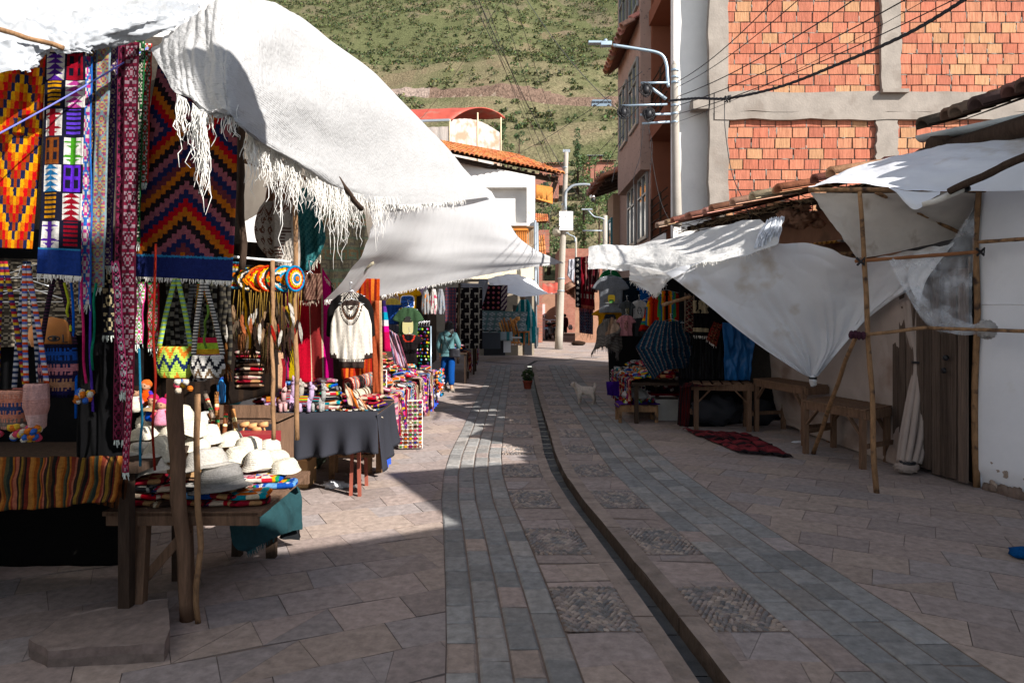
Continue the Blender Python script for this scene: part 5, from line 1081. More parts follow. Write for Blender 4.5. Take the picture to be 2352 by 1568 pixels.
# teal cloth draping off right end
m=M(); Z=lambda a,b,c:(a,b,c)
A=sheet([[(560,1100,4.2),(610,1085,4.7),(660,1082,5.1)],[(535,1175,4.05),(610,1120,4.5),(668,1095,4.95)],[(545,1240,4.05),(625,1180,4.45),(684,1150,4.85)],[(570,1265,4.05),(640,1230,4.45),(686,1215,4.85)]],44,40,.045,(5,2),7,fine=.05); m.grid(A,lambda u,v:C_('2f6a70')); o=T('draped_cloth','teal green cloth draped over the right end of the hat table','cloth',tuple(P(600,1240,4.4))); mk('cloth_panel',m,mat('teal_wool',lin('1f3a3e'),.95,.15,30,.3,120,spec=.1),o)
f=M(); fringe(f,[Vector(q) for q in A[-1][:18]],40,.05,C_('1f4a50')); mk('fringe',f,MATS['frayed_attr'],o)
m=M(); m.grid(sheet([[(668,1090,5.1),(676,1110,4.95)],[(680,1160,5.05),(688,1215,4.9)],[(640,1235,4.75),(690,1240,4.9)]],10,14,.02,(2,2),9)); mk('dark_sheet',m,mat('black_cloth',lin('16181a'),.9,.1,20,.2,60,spec=.1),label='black cloth edge hanging behind the teal cloth',cat='cloth')
# ---- knitted hats
def hatproto(c,c2=None,R_=.10,brim=.06,h=.11,seed=0,s_=0,nm='knitted_hat',lab='',group=None):
    t=T(nm,lab,'hat',(0,0,0),group); m=M()
    prof=[(R_+brim,.0),(R_+brim*.55,.012),(R_+.004,.022),(R_*.98,.05),(R_*.93,h*.6),(R_*.78,h*.86),(R_*.45,h*.98),(.01,h)]
    wob=lambda q,a,r: q*(1+.06*noise.noise(Vector((math.cos(a)*1.5+seed,math.sin(a)*1.5,q.z*6))))+Vector((0,0,(.012*math.sin(2*a+seed)+.006*math.sin(3*a+seed*2))*max(0,(r-R_)/max(brim,.01))+ .022*noise.noise(q*7+Vector((seed,0,0)))*min(1,q.z*12)+.003*noise.noise(q*25)))
    q=[]; 
    for i in range(len(prof)-1):
        for k in range(3): q.append(tuple(np.array(prof[i])*(1-k/3)+np.array(prof[i+1])*k/3))
    q.append(prof[-1]); pr=[]
    for i,(r,z) in enumerate(q): pr.append((r+(.0028 if i%2 else 0),z))
    m.lathe(pr,(0,0,0),30,c=c,wob=wob); 
    if c2:
        for k in range(len(m.c)):
            if (k//30) in (8,9,10): m.c[k]=c2
    mk('crown_and_brim',m,knit,t,local=True)
    return t
gH='knitted hats heaped on the front table'
cr=C_('ece4cf')
h0=hatproto(cr,None,.085,.014,.10,1,lab='x',group=gH); h1=hatproto(C_('f0e8d8'),None,.08,.022,.105,2.3,lab='x',group=gH); h2=hatproto(cr,None,.092,.016,.11,4.1,lab='x',group=gH)
hg0=hatproto(C_('8f8c88'),C_('7a7874'),.125,.055,.13,5,lab='x',group=gH); hl=hatproto(C_('c4bfb6'),None,.115,.07,.12,6.2,lab='x',group=gH); ht0=hatproto(C_('b89a70'),C_('a8865c'),.085,.04,.09,7.7,lab='x',group=gH)
HS=[(h1,477,1003,4.5,'cream hat standing just right of the thick grey post'),(h0,529,1012,4.6,'cream hat with rolled brim in the back row beside the panpipes'),(h2,573,1030,4.55,'ribbed cream hat right of centre in the back row'),(h1,618,1032,4.6,'cream hat at the back right corner of the heap'),(h2,634,1060,4.5,'cream hat at the right edge above the teal cloth'),(h0,655,1074,4.4,'small cream hat lying lowest at the right end'),
 (hl,478,1065,4.0,'pale grey floppy hat with wide brim in front of the thin pole'),(hg0,508,1106,3.95,'dark grey chunky knitted hat at the front of the table'),(h0,332,1000,4.2,'cream hat at upper left of the pile by the crimson band'),(h1,322,1040,4.05,'cream hat at the left front edge of the pile'),(h2,378,1035,4.0,'large cream hat left of the thick grey post'),(h1,350,1072,3.9,'cream hat with drooping brim at lower left of the pile'),
 (h0,442,985,4.3,'cream hat just behind the thick grey post'),(ht0,372,935,4.4,'tan crocheted hat at the top left among the dolls'),(h2,405,1000,4.35,'cream hat half hidden behind the thick post'),(h1,300,1068,3.95,'cream hat at the extreme left front corner'),(h0,352,970,4.45,'cream hat under the dolls at upper left'),(h2,410,960,4.55,'cream hat stacked behind the woven tassels'),(h1,595,1062,4.4,'cream hat lying between the pink chullos and the back row'),(h2,448,1030,4.3,'cream hat tucked behind the pale grey floppy one'),(h0,545,1045,4.45,'cream hat near the middle of the heap')]
used=set()
for (p_,x,y,Y,lab) in HS:
    loc=P(x,y,Y); loc.z-=.03; rz=rnd.random()*6.3; tl=(rnd.uniform(-.35,.35),rnd.uniform(-.3,.3))
    if p_.name not in used: used.add(p_.name); p_.location=loc; p_.rotation_euler=(*tl,rz); p_['label']=lab
    else: dup(p_,loc,rz,rnd.uniform(.9,1.1),lab,gH,tl)
# ---- folded textiles
def folded(cols,w_=.26,d_=.2,h_=.045,seed=0,lab='x',group=None,nm='folded_textile',loc=(0,0,0)):
    m=M(); nu,nv=28,10; A=[]
    sg=lambda a,p:math.copysign(abs(a)**p,a)
    for i in range(nv+1):
        t=math.pi*i/nv; row=[]
        for j in range(nu+1):
            a=2*math.pi*j/nu; q=Vector((w_/2*sg(math.cos(a),.35)*sg(math.sin(t),.5),d_/2*sg(math.sin(a),.35)*sg(math.sin(t),.5),h_/2*sg(math.cos(t),.8)+h_/2))
            q+=noise.noise_vector(Vector((q.x*9+seed,q.y*9,q.z*20)))*.012; row.append(q)
        A.append(row)
    def cf(u,v):
        a=2*math.pi*u; t=math.pi*v; x=sg(math.cos(a),.35)*sg(math.sin(t),.5); k=int((x+1)*6+seed)
        c=cols[k%len(cols)]
        return c if (.3<v<.7)==False or int(v*20)%2 else tuple(x*.55 for x in c)  # side bands darkened in colour as shaded grooves between the folds
    m.grid(A,cf); return mk(nm,m,fab,label=lab,cat='folded cloth',group=group,local=True)
FC=[('red and navy',['c02030','22305e','c02030','e0c8b0']),('pink and grey',['d890a0','8a8a90','e8c8c8','b05070']),('turquoise and orange',['1f9aa8','e0702a','f0e0c0','1f9aa8']),('brown and cream',['6a4a38','d8c8a8','8a6a50','3a2a22']),('purple and yellow',['6a2a8a','e8b82a','4a2a6a','d84a8a']),('black and white',['1c1c20','e0dcd4','1c1c20','8a8a8a']),('blue and white',['2a58b0','e8e8f0','2a58b0','7ab0e0']),('crimson and black',['8a1a2a','1a1416','a82a3a','d0a070']),('multicoloured',['d83a4a','f0b02a','2a9a5a','2a5ac0','e8e0d0']),('cream and rose',['e8dcc8','d8a0a0','e8dcc8','a06a60'])]
FP=[[folded([lin(c) for c in cols],seed=i*2.7,lab='x',group='x') for i in [k]][0] for k,(n_,cols) in enumerate(FC)]
FU=[False]*len(FP)
def putfold(k,loc,rot,sc,place,group,tilt=(0,0)):
    lab=FC[k][0]+' folded textile '+place; p_=FP[k]
    if not FU[k]: FU[k]=True; p_.location=loc; p_.rotation_euler=(*tilt,rot); p_.scale=(sc,)*3 if not hasattr(sc,'__len__') else sc; p_['label']=lab; p_['group']=group; return p_
    c=p_.copy(); COL.objects.link(c); c.location=loc; c.rotation_euler=(*tilt,rot); c.scale=(sc,)*3 if not hasattr(sc,'__len__') else sc; c['label']=lab; c['group']=group; return c
# stacks on hat table front
for k,(x,y,n_,ps) in enumerate(((345,1150,4,[7,0,5,7]),(400,1155,3,[3,7,0]),(460,1150,3,[7,6,5]),(520,1152,3,[0,7,3]),(575,1140,2,[7,2]),(560,1100,2,[9,1]),(540,1070,1,[9]),(590,1095,2,[1,8]),(625,1100,1,[8]),(610,1120,2,[2,8]),(640,1090,1,[6]))):
    z=.578
    for i in range(n_):
        q=P(x,y,3.95 if y>1120 else 4.35); q.z=z; putfold(ps[i],q,rnd.uniform(-.4,.4),(.9,.9,.85),'stacked low on the hat table','textiles under the hats'); z+=.04
# dolls at back left of the hat heap
def doll(x,y,Y,c1,c2,hair,lab):
    q=P(x,y,Y); t=T('cloth_doll',lab,'doll',tuple(q),'rag dolls among the hats'); m=M(); m.lathe([(.045,0),(.05,.02),(.035,.07),(.02,.1)],q,14,c=c1); 
    for s in (-1,1): m.tube([q+Vector((s*.025,0,.085)),q+Vector((s*.06,-.02,.05))],[.014,.01],7,c=c2)
    mk('dress',m,fab,t); m=M(); m.ell(q+Vector((0,0,.125)),.032,12,c=C_('d8a888')); mk('head',m,fab,t)
    m=M(); m.ell(q+Vector((0,.006,.138)),(.036,.034,.03),12,c=hair,nz=.3,fr=6); mk('hair',m,knit,t)
    m=M(); 
    for s in (-1,1): m.ell(q+Vector((s*.011,-.031,.13)),.004,6)
    mk('eyes',m,blackm,t)
doll(312,945,4.4,C_('e8e0d0'),C_('e8a0b0'),C_('2a1a12'),'doll in white dress at the left end of the hat heap')
doll(335,930,4.45,C_('e05a2a'),C_('5a4ad0'),C_('e06a2a'),'doll in orange and violet wrap above the cream hats')
doll(352,965,4.35,C_('2a5ad0'),C_('e8e8e8'),C_('d02a5a'),'doll in blue with pink headscarf among the hats')
doll(372,975,4.3,C_('f0a0b8'),C_('e8607a'),C_('d83a8a'),'doll in pink dress next to the thick grey post')
doll(390,960,4.4,C_('e87a90'),C_('f0c0c8'),C_('c02a4a'),'doll in rose dress partly behind the grey post')
# panpipes, flutes and mallets
for k,(x0,y0,x1,y1,c,lab) in enumerate(((480,950,505,1005,'7a4a24','thick striped bamboo flute leaning behind the hats'),(497,900,500,1000,'8a5a2a','upright flute with coloured rings beside the blue bottle'),(520,930,515,1000,'6a3a1c','dark flute with white band'),(535,940,545,1010,'9a6a3a','pale flute standing in the crate'),(470,900,490,960,'8a7a6a','long wooden stick leaning on the back shelf'))):
    m=M(); a,b=P(x0,y0,5.1),P(x1,y1,5.0); n_=14
    for i in range(n_): m.tube([a.lerp(b,i/n_),a.lerp(b,(i+1)/n_)],.016,9,c=lin(c) if i not in (4,5,9) else rnd.choice([C_('d83a2a'),C_('2a8a4a'),C_('e8d8a0')]))
    mk('bamboo_flute',m,MATS['carved_wood'],label=lab,cat='flute',group='flutes behind the hats')
for k,(x,y) in enumerate(((562,975),(580,978),(590,985),(605,975))):
    m=M(); a=P(x,y,5.3); b=a+Vector((.03*(k-1.5),.0,-.18)); m.tube([b,a],.007,6,c=C_('a87a4a')); m.lathe([(.02,-.035),(.022,0),(.02,.035)],a,10,c=C_('b88a5a'),mtx=Matrix.Rotation(R(80),3,'Y')); mk('wooden_pipe',m,MATS['carved_wood'],label=('leftmost','second','third','rightmost')[k]+' of four small wooden pipes in the crate before the black cloth table',cat='pipe')
ct=T('wooden_crate','rough wooden display crate holding flutes and stacked cushions','crate',tuple(P(580,1000,5.4)))
m=M(); q=P(580,960,5.6); m.box(q+Vector((0,0,0)),(.55,.4,.03)); m.box(q+Vector((-.26,0,-.2)),(.03,.4,.4)); m.box(q+Vector((.26,0,-.2)),(.03,.4,.4)); m.box(q+Vector((0,-.18,.08)),(.5,.02,.1)); m.box(q+Vector((0,0,-.4)),(.55,.4,.03)); mk('crate_body',m,woodm,ct)
m=M(); m.box(P(590,1005,5.2),(.3,.2,.08)); mk('red_tray',m,mat('red_lacquer',lin('8a2a30'),.5,.1,3,0),label='small dark red tray behind the cream hats',cat='tray')
z=P(582,888,5.7)
for i in range(9): putfold([3,7,9,3,0,3,5,7,9][i],z+Vector((rnd.uniform(-.01,.01),0,.034*i)),rnd.uniform(-.1,.1),(1.0,1.1,.8),'in the tall stack on the crate behind the flutes','cushion stack on the crate')
# blue bottle & blue bag
b=T('water_bottle','blue plastic water bottle standing behind the flutes','bottle',tuple(P(508,925,5.5))); q=P(508,925,5.5)
m=M(); m.lathe([(.03,0),(.034,.01),(.034,.06),(.031,.075),(.034,.09),(.034,.14),(.015,.18),(.014,.19)],q,16); mk('bottle_body',m,mat('blue_pet',lin('2a78b8'),.15,.05,3,0,spec=.6),b); m=M(); m.lathe([(.017,.19),(.017,.215)],q,12); mk('cap',m,mat('blue_cap',lin('1f4fa8'),.4,.05,3,0),b)
m=M(); m.ell(P(505,905,5.8),(.2,.12,.14),24,nz=.35,fr=4); mk('plastic_bag',m,mat('blue_plastic',lin('2f86a0'),.4,.15,4,.4,14,trans=.2),label='crumpled turquoise plastic bag behind the water bottle',cat='bag')
# backpack
bp_=T('woven_backpack','red and grey woven backpack leaning behind the stacked cushions','backpack',tuple(P(612,870,6.2))); q=P(612,800,6.2)
m=M(); garment(m,[(0,-.5,.5),(.12,-.85,.85),(.5,-1,1),(1,-.95,.95)],.36,.36,.2,lambda x,v:[C_('a02a30'),C_('5a4a40'),C_('c8a080'),C_('8a2028'),C_('2a2a2c')][int((x+1)*7)%5],20,20,.006,3,cen=q); mk('pack_body',m,fab,bp_)
for s in (-1,1): m=M(); m.tube([q+Vector((s*.05,-.12,-.02)),q+Vector((s*.07,-.16,-.15)),q+Vector((s*.06,-.12,-.32))],.015,7); mk('strap',m,blackm,bp_)
# cardboard box, sack, white bag on ground
m=M(); c=G(686,1122); m.box(c+Vector((0,.15,.13)),(.17,.3,.26)); m.poly([c+Vector((-.085,.0,.262)),c+Vector((.085,0,.262)),c+Vector((.1,-.08,.3)),c+Vector((-.1,-.09,.3))]); mk('cardboard_box',m,MATS['cardboard'],label='open cardboard box under the black cloth table',cat='box')
m=M(); m.ell(G(712,1080)+Vector((0,.1,.16)),(.14,.14,.17),18,nz=.3); mk('stuffed_sack',m,mat('green_check_sack',lin('55604f'),.9,.3,14,.4,20),label='dull green checked sack beside the cardboard box',cat='sack')
m=M(); q=G(775,1120); m.ell(q+Vector((-.03,0,.03)),(.11,.06,.04),16,nz=.7,fr=4); m.tube([q+Vector((.03,0,.03)),q+Vector((.12,.01,.02)),q+Vector((.17,0,.012))],[.03,.018,.012],8); mk('paper_bag',m,tarpm,label='crumpled white bag lying on the sunlit paving by the red table leg',cat='bag')
# stone slab
m=M(); zt=.13; pts=[G(70,1520),G(100,1490),G(385,1440),G(388,1500),G(382,1540),G(110,1560)]
top=[P(66,1512,3.33),P(150,1472,3.62),P(386,1437,3.82),P(389,1500,3.42),P(378,1530,3.28),P(108,1537,3.22)]
tp=[Vector((q.x,q.y,.085+.012*noise.noise(q*4))) for q in top]; n_=len(tp); cen=sum(tp,Vector())/n_
sub=[]
for a,b in zip(tp,tp[1:]+tp[:1]):
    for k in range(6): q=a.lerp(b,k/6); sub.append(q+noise.noise_vector(q*9)*.012)
m.poly(sub,(.225,.175,.15)); bt=[Vector((q.x*1.0+.01*noise.noise(q*8),q.y-.005,.0)) for q in sub]
for i in range(len(sub)): j=(i+1)%len(sub); mid_i=sub[i].lerp(bt[i],.5)+noise.noise_vector(sub[i]*14)*.012; mid_j=sub[j].lerp(bt[j],.5)+noise.noise_vector(sub[j]*14)*.012; m.poly([sub[i],mid_i,mid_j,sub[j]],(.2,.15,.13)); m.poly([mid_i,bt[i],bt[j],mid_j],(.17,.13,.11))  # sides coloured darker in steps, shading put into the colour below the top
mk('stone_slab',m,stonem,label='thick reddish stone slab lying on the paving at bottom left',cat='stone slab')
# ================================================================ LEFT STALLS, MIDDLE
gG='garments hanging on the left stalls'
def gar(name,label,cat,x,y0,y1,w_,Y,spans,cf,th=.06,rot=0,fold=.014,seed=None,group=gG,hanger=True,frg=None,nu=26,nv=36,mt=None,ff=5,parts=None,text=None):
    c=P(x,y0,Y); Hh=(y1-y0)/F*Y; Wd=w_/F*Y; t=T(name,label,cat,tuple(P(x,y1,Y)),group); m=M(); mx=Matrix.Rotation(rot,3,'Z'); seed=rnd.random()*20 if seed is None else seed
    garment(m,spans,Wd,Hh,th,cf,nu,nv,fold,seed,ff,cen=c,mtx=mx); mk('garment_body',m,mt or fab,t)
    if hanger:
        h=M(); h.tube([c+mx@Vector(d) for d in ((.02,0,.09),(-.01,0,.1),(0,0,.05),(0,0,.02),(Wd*.3,0,-.03),(-Wd*.3,0,-.03),(0,0,.02))],.0035,5); mk('wire_hanger',h,MATS['steel_wire'],t)
    if frg:
        f=M(); fringe(f,[c+mx@Vector((x_*Wd/2,0,-v_*Hh)) for x_,v_ in frg[0]],frg[1],frg[2],frg[3]); mk('fringe',f,MATS['frayed_attr'],t)
    return t,c,mx,Wd,Hh
def txt(t,s,c,mx,size,col,dz,dx=0,dy=-.05,name='lettering'):
    cu=bpy.data.curves.new('lettering_curve','FONT'); cu.body=s; cu.size=size; cu.align_x='CENTER'; cu.extrude=.001; ob=bpy.data.objects.new('tmp',cu)
    dg=bpy.context.evaluated_depsgraph_get(); COL.objects.link(ob); dg.update(); me=bpy.data.meshes.new_from_object(ob.evaluated_get(dg)); bpy.data.objects.remove(ob)
    m=M(); V=[mx@(Vector((v.co.x+dx,dy,v.co.y+dz)))+c for v in me.vertices]; m.add(V,[tuple(p.vertices) for p in me.polygons],sm=False); mk(name,m,mat('print_'+col,lin(col),.8,.05,5,0),t)
def llama(u,v):   # simple llama figure inside the unit square, standing
    return (.15<u<.7 and .5<v<.72) or ((.18<u<.28 or .56<u<.66) and v>=.7) or (.58<u<.72 and .12<v<.55) or (.62<u<.92 and .1<v<.24) or (.6<u<.66 and v<=.12)
def meander(u,v): 
    a=int(u*6)%6; b=int(v*5); return b==0 or (a==0) or (b==4 and a<5) or (a==4 and 2<=b) or (b==2 and 2<=a<=4) 
def poncho_brown(x,v):
    cr_,br=C_('ddd3c6'),C_('8a6050')
    if v<.2: return C_('a5785f')
    if v<.36: 
        z=abs(((x*3)%1)-.5)*.25
        return br if abs(v-.22-z)<.02 or abs(v-.28-z)<.012 else cr_
    if x<-.2 and v<.8:
        u=((x+1)*5)%1; w_=(v*9)%1; d=abs(u-.5)+abs(w_-.5); return br if .2<d<.42 or d<.1 else cr_
    return C_('6a4a42') if llama((x+.25)/1.0,(v-.42)/.5) and int(v*90)%3 else cr_
def poncho_green(x,v):
    k=int(v*9); lv=v*9-k; a=C_('c9bfa4'); b=C_('a9bfa2'); g_=C_('a09a8c'); tn=C_('cfae88')
    if k%3==1: return b if lv<.15 or lv>.85 else (g_ if llama((x*4)%1,lv) else C_('c4ba9c'))
    if k%3==0: return (g_ if meander((x*3)%1,lv) else a)
    return b if meander((x*3+.4)%1,lv) else tn
gar('poncho','cream and brown poncho with llama figure and diamonds under the stall roof','poncho',640,418,640,120,4.9,[(0,-.2,.3),(.06,-.45,.5),(.3,-.75,.7),(.5,-1,.85),(.75,-.55,.9),(1,-.1,.95)],poncho_brown,.12,-.3,.035,3,nu=50,nv=60)
gar('poncho','teal poncho behind the upright pole with pale fringe','poncho',702,432,622,90,5.6,PONCHO,lambda x,v:C_('2f6f74') if int((x*9+v*22))%2 else C_('4a8a8a'),.1,.2,.035,5,frg=(((-.75,.82),(0,1),(.75,.8)),40,.09,C_('c8c0b0')))
gar('poncho','pale green and beige poncho with rows of small llamas','poncho',783,450,668,152,6.85,[(0,-.16,.16),(.03,-.45,.45),(.2,-.7,.72),(.42,-1,.8),(.6,-.95,.95),(.72,-.6,1),(.85,-.4,.5),(1,-.15,.1)],poncho_green,.14,.15,.045,7,frg=(((-.5,.84),(-.1,1),(.5,.84)),50,.06,C_('cfc8b8')),nu=64,nv=70)
gar('poncho','plain pinkish cloth garment behind the pale green poncho','poncho',822,485,600,50,7.15,PONCHO,lambda x,v:C_('d8c0b0'),.08,.1,.03,9)
gar('poncho','brown fringed shawl with llama motif under the teal poncho','shawl',712,628,690,56,5.3,[(0,-.9,.9),(.8,-1,1),(1,-.7,.7)],lambda x,v:C_('8a6a5a') if int(x*9+v*8)%2 else C_('5a3a32'),.05,.2,.02,2,frg=(((-.8,1),(.8,1)),30,.05,C_('9a8a7a')))
# rug backdrop
STR=[(14,C_('e0208a')),(5,C_('b01a30')),(12,C_('c8b020')),(10,C_('5a2f4a')),(2,C_('e0207a')),(13,C_('c9ac24')),(20,C_('c8283a')),(2,C_('e8d0b0')),(16,C_('a03a3a')),(3,C_('d8c8a8')),(14,C_('e5128a')),(18,C_('4a3a34')),(14,C_('a81a32'))]
hang('striped_rug','tall rug with magenta, red and yellow stripes behind the black cloth table','rug',(600,590),(805,600),(600,862),(815,900),7.3,120,30,wstripes(STR),.05,(6,1.2),13,fr=None,group='striped rugs behind the tables',solid=.01)
hang('striped_rug','orange and red striped rug hanging behind the cream sweater','rug',(770,640),(872,640),(785,868),(872,925),7.15,60,30,lambda u,v:[C_('c0502a'),C_('a02a24'),C_('d8783a'),C_('7a2018'),C_('c0502a'),C_('a8322a')][int(u*17)%6],.07,(3,2),14,group='striped rugs behind the tables')
hang('striped_rug','narrow tan-edged orange rug strip right of the sweater','rug',(852,690),(876,690),(856,905),(880,905),6.7,14,30,lambda u,v:C_('d8b890') if u>.8 else C_('b0583a'),.03,(2,2),15,group='striped rugs behind the tables')
def sweater(x,v):
    cr_=C_('ece4d6'); dk=C_('3a2e2a'); br=C_('8a5a3a')
    if v<.07 and abs(x)<.4: return dk
    r=math.hypot(x*.75,v*1.15)
    if r<.42 and v<.5:
        k=int(r*30); 
        return dk if (k%4==0 or (k%2==1 and int(math.atan2(v+.02,x)*16)%2)) else (br if k==9 else cr_)
    if v>.9 and abs(x)<.66: return dk
    if abs(x)>.66 and v>.78: return dk if v>.80 else (dk if int(x*60)%2 else cr_)
    if .86<v<=.9: return dk if int(x*30)%2 else cr_
    return cr_
gar('sweater','cream knitted sweater with dark brown yoke and cuffs','sweater',807,690,845,98,6.2,SWEAT,sweater,.09,0,.014,4,mt=knit,nu=70,nv=80)
gar('sweater','black and white cardigan with tan pockets behind the cream sweater','sweater',805,672,790,112,6.35,SWEAT,lambda x,v:C_('1c1a1a') if abs(x)>.35 or v>.2 else (C_('d8d0c4') if int(x*22+v*40)%2 else C_('2a2424')),.08,0,.012,6,mt=knit)
gar('t_shirt','blue shirt with yellow collar near the awning edge','shirt',902,685,745,44,9.6,TEE,lambda x,v:C_('2a4f9a') if v>.25 else C_('d8c060'),.06)
t,c,mx,Wd,Hh=gar('t_shirt','yellow t-shirt with blue drink logo hanging at the top','shirt',937,655,720,64,9.8,TEE,lambda x,v:C_('f2b01e'),.07)
def plate(t,c,mx,w_,h_,dz,col,dy=-.055,nm='printed_badge',dx=0):
    m=M(); A=[]
    pts=[]
    for k in range(24):
        a=2*math.pi*k/24; pts.append(mx@Vector((dx+w_/2*math.copysign(abs(math.cos(a))**.5,math.cos(a)),dy,dz+h_/2*math.copysign(abs(math.sin(a))**.5,math.sin(a))))+c)
    m.poly(pts); mk(nm,m,mat('print_'+col,lin(col),.8,.05,5,0),t)
plate(t,c,mx,.20,.19,-.24,'f4f4f0',-.050); plate(t,c,mx,.185,.175,-.24,'1f4f9e',-.053)
txt(t,'INCA',c,mx,.075,'f4f4f0',-.225,dy=-.056); txt(t,'KOLA',c,mx,.075,'f4f4f0',-.3,dy=-.056)
t,c,mx,Wd,Hh=gar('t_shirt','dark green t-shirt printed with a llama in a bowler hat','shirt',938,706,792,72,9.5,TEE,lambda x,v:C_('3f5a3e'),.07)
plate(t,c,mx,.15,.2,-.27,'a8a070',-.052,'llama_print'); plate(t,c,mx,.13,.03,-.19,'1c1a1a',-.055,'printed_hat'); plate(t,c,mx,.08,.07,-.16,'1c1a1a',-.056,'printed_hat'); 
txt(t,'Blowing',c,mx,.045,'5ab07a',-.42,dy=-.056); txt(t,'Gas',c,mx,.045,'5ab07a',-.46,dy=-.056)
t,c,mx,Wd,Hh=gar('t_shirt','black scoop-neck top with embroidered red, white and green writing','shirt',940,768,835,62,9.2,[(0,-.4,-.3+.0),(.01,-.5,.5),(.1,-.85,.85),(.2,-1,1),(.3,-.9,.9),(.33,-.66,.66),(.6,-.55,.55),(1,-.62,.62)],lambda x,v:C_('d84a3a') if abs(math.hypot(x*1.0,v*1.6)-.42)<.05 and v<.26 else C_('1c1618'),.07)
txt(t,'Cusco',c,mx,.085,'e03a3a',-.24,dy=-.056); txt(t,'Cusco',c,mx,.085,'f0f0e8',-.235,dy=-.054)
gar('t_shirt','dark t-shirt printed with a gold llama head behind the green one','shirt',897,742,800,50,9.9,TEE,lambda x,v:C_('b09a60') if math.hypot(x*1.2,(v-.5)*1.8)<.4 and int(x*18+v*25)%3 else C_('14141c'),.06)
for k,(x,c1,c2,lab) in enumerate(((978,'a8a8a8','e8882a','grey baby garment with orange flowers under the awning'),(996,'e8e0d8','d05070','cream baby garment with pink flowers under the awning'),(1012,'a0a0a4','8a9aaa','plain grey baby garment right of the floral ones'))):
    gar('baby_garment',lab,'baby clothes',x,664,722,22,9.7,[(0,-.4,.4),(.3,-.8,.8),(.8,-1,1),(1,-.6,.6)],lambda x_,v,c1=c1,c2=c2:C_(c2) if noise.noise(Vector((x_*4,v*5,k)))>.28 and v>.2 else C_(c1),.1,hanger=False)
gar('baby_garment','lilac hooded baby top beside the yellow shirt','baby clothes',972,652,678,30,9.9,TEE,lambda x,v:C_('c8b0d8'),.06,hanger=False)
m=M()
t=T('striped_jacket','jacket with blue, purple and magenta bands hanging on the pole near the rugs','jacket',tuple(P(885,800,7.6)))
A=[P(878,700,7.7),P(886,770,7.6)]; m=M(); garment(m,[(0,-.3,.2),(.3,-.7,.5),(.8,-1,.8),(1,-.6,1)],.16,.55,.08,lambda x,v:[C_('2a1f4a'),C_('6a3a9a'),C_('1a9ab8'),C_('e8e0e0'),C_('d82a8a'),C_('c01a50'),C_('c01a50')][min(6,int(v*8))],16,26,.012,3,cen=P(882,690,7.4)); mk('garment_body',m,fab,t)
hang('hanging_scarf','pink and lilac striped shawl sloping down beside the black top','shawl',(886,752),(915,770),(905,835),(940,850),8.2,24,20,lambda u,v:[C_('c8a0b0'),C_('8a8ab0'),C_('e8c8c8'),C_('a05a70')][int(u*12)%4],.05)
# ---- dream catchers
for k,(x,y,c1,c2,lab) in enumerate(((540,632,'4a90b0','c8a878','leftmost blue and tan dream catcher beside the rug edge'),(572,640,'1a1a1c','e8a02a','dream catcher with black hoop and orange woven centre'),(600,640,'e07a3a','c87a4a','dream catcher with plain orange hoop'),(618,640,'d0402a','6aa03a','red and green angular dream catcher'),(637,640,'1a1a1c','d82a2a','dream catcher with stepped black edge'),(656,640,'2a9ac8','f0b02a','dream catcher with bright blue hoop and yellow steps'),(678,640,'2a8ac0','c05a3a','rightmost narrow dream catcher turned edge-on'))):
    Y=4.25+.02*k; q=P(x,y,Y); t=T('dream_catcher',lab,'dream catcher',tuple(q),'dream catchers on the white pipe'); rz=R((10,35,25,50,40,30,65)[k]); mx=Matrix.Rotation(rz,3,'Z'); r0=.078
    m=M(); m.tube([q+mx@Vector((math.cos(a)*r0,0,math.sin(a)*r0)) for a in np.linspace(0,2*math.pi,30)],.008,7,c=lin(c1)); mk('hoop',m,fab,t)
    m=M(); cols=[lin(c2),C_('d83a2a'),C_('f0c030'),C_('e8e0d0'),lin(c1),C_('e07a2a')]
    for ring in range(6):
        ra,rb=r0*(1-ring/6.3),r0*(1-(ring+1)/6.3)
        for s in range(28):
            a0,a1=2*math.pi*s/28,2*math.pi*(s+1)/28; zz=.004*ring
            m.poly([q+mx@Vector((math.cos(a)*r_*(1+.08*(s%2)),-zz,math.sin(a)*r_*(1+.08*(s%2)))) for a,r_ in ((a0,ra),(a1,ra),(a1,rb),(a0,rb))],cols[(ring+(s//7 if k%2 else 0))%6])
    mk('woven_web',m,fab,t)
    for f_ in range(5):
        dx=(f_-2)*.03; L_=.08+rnd.random()*.18; p0=q+mx@Vector((dx,0,-r0*.9)); p1=p0+Vector((rnd.uniform(-.02,.02),0,-L_)); m=M(); m.tube([p0,p1],.0016,4,c=C_('c8a050')); 
        fl=.09+rnd.random()*.05; fc=rnd.choice([C_('f0e8dc'),C_('b8322a'),C_('d8b03a'),C_('3a2a22'),C_('a88868'),C_('c0704a'),C_('6a5a4a'),C_('e0d8cc')]); sw=rnd.uniform(-.04,.04); n=9
        A=[[p1+Vector((sw*i/n+s*.010*math.sin(math.pi*min(1,(i+.4)/n))**.6*(1+.3*rnd.random()),rnd.uniform(-.003,.003),-fl*i/n+abs(s)*.006)) for s in (-1,-.4,0,.4,1)] for i in range(n+1)]
        m.grid(A,lambda u,v:fc if v<.75 else tuple(x*.5 for x in fc)); mk('feather',m,fab,t)
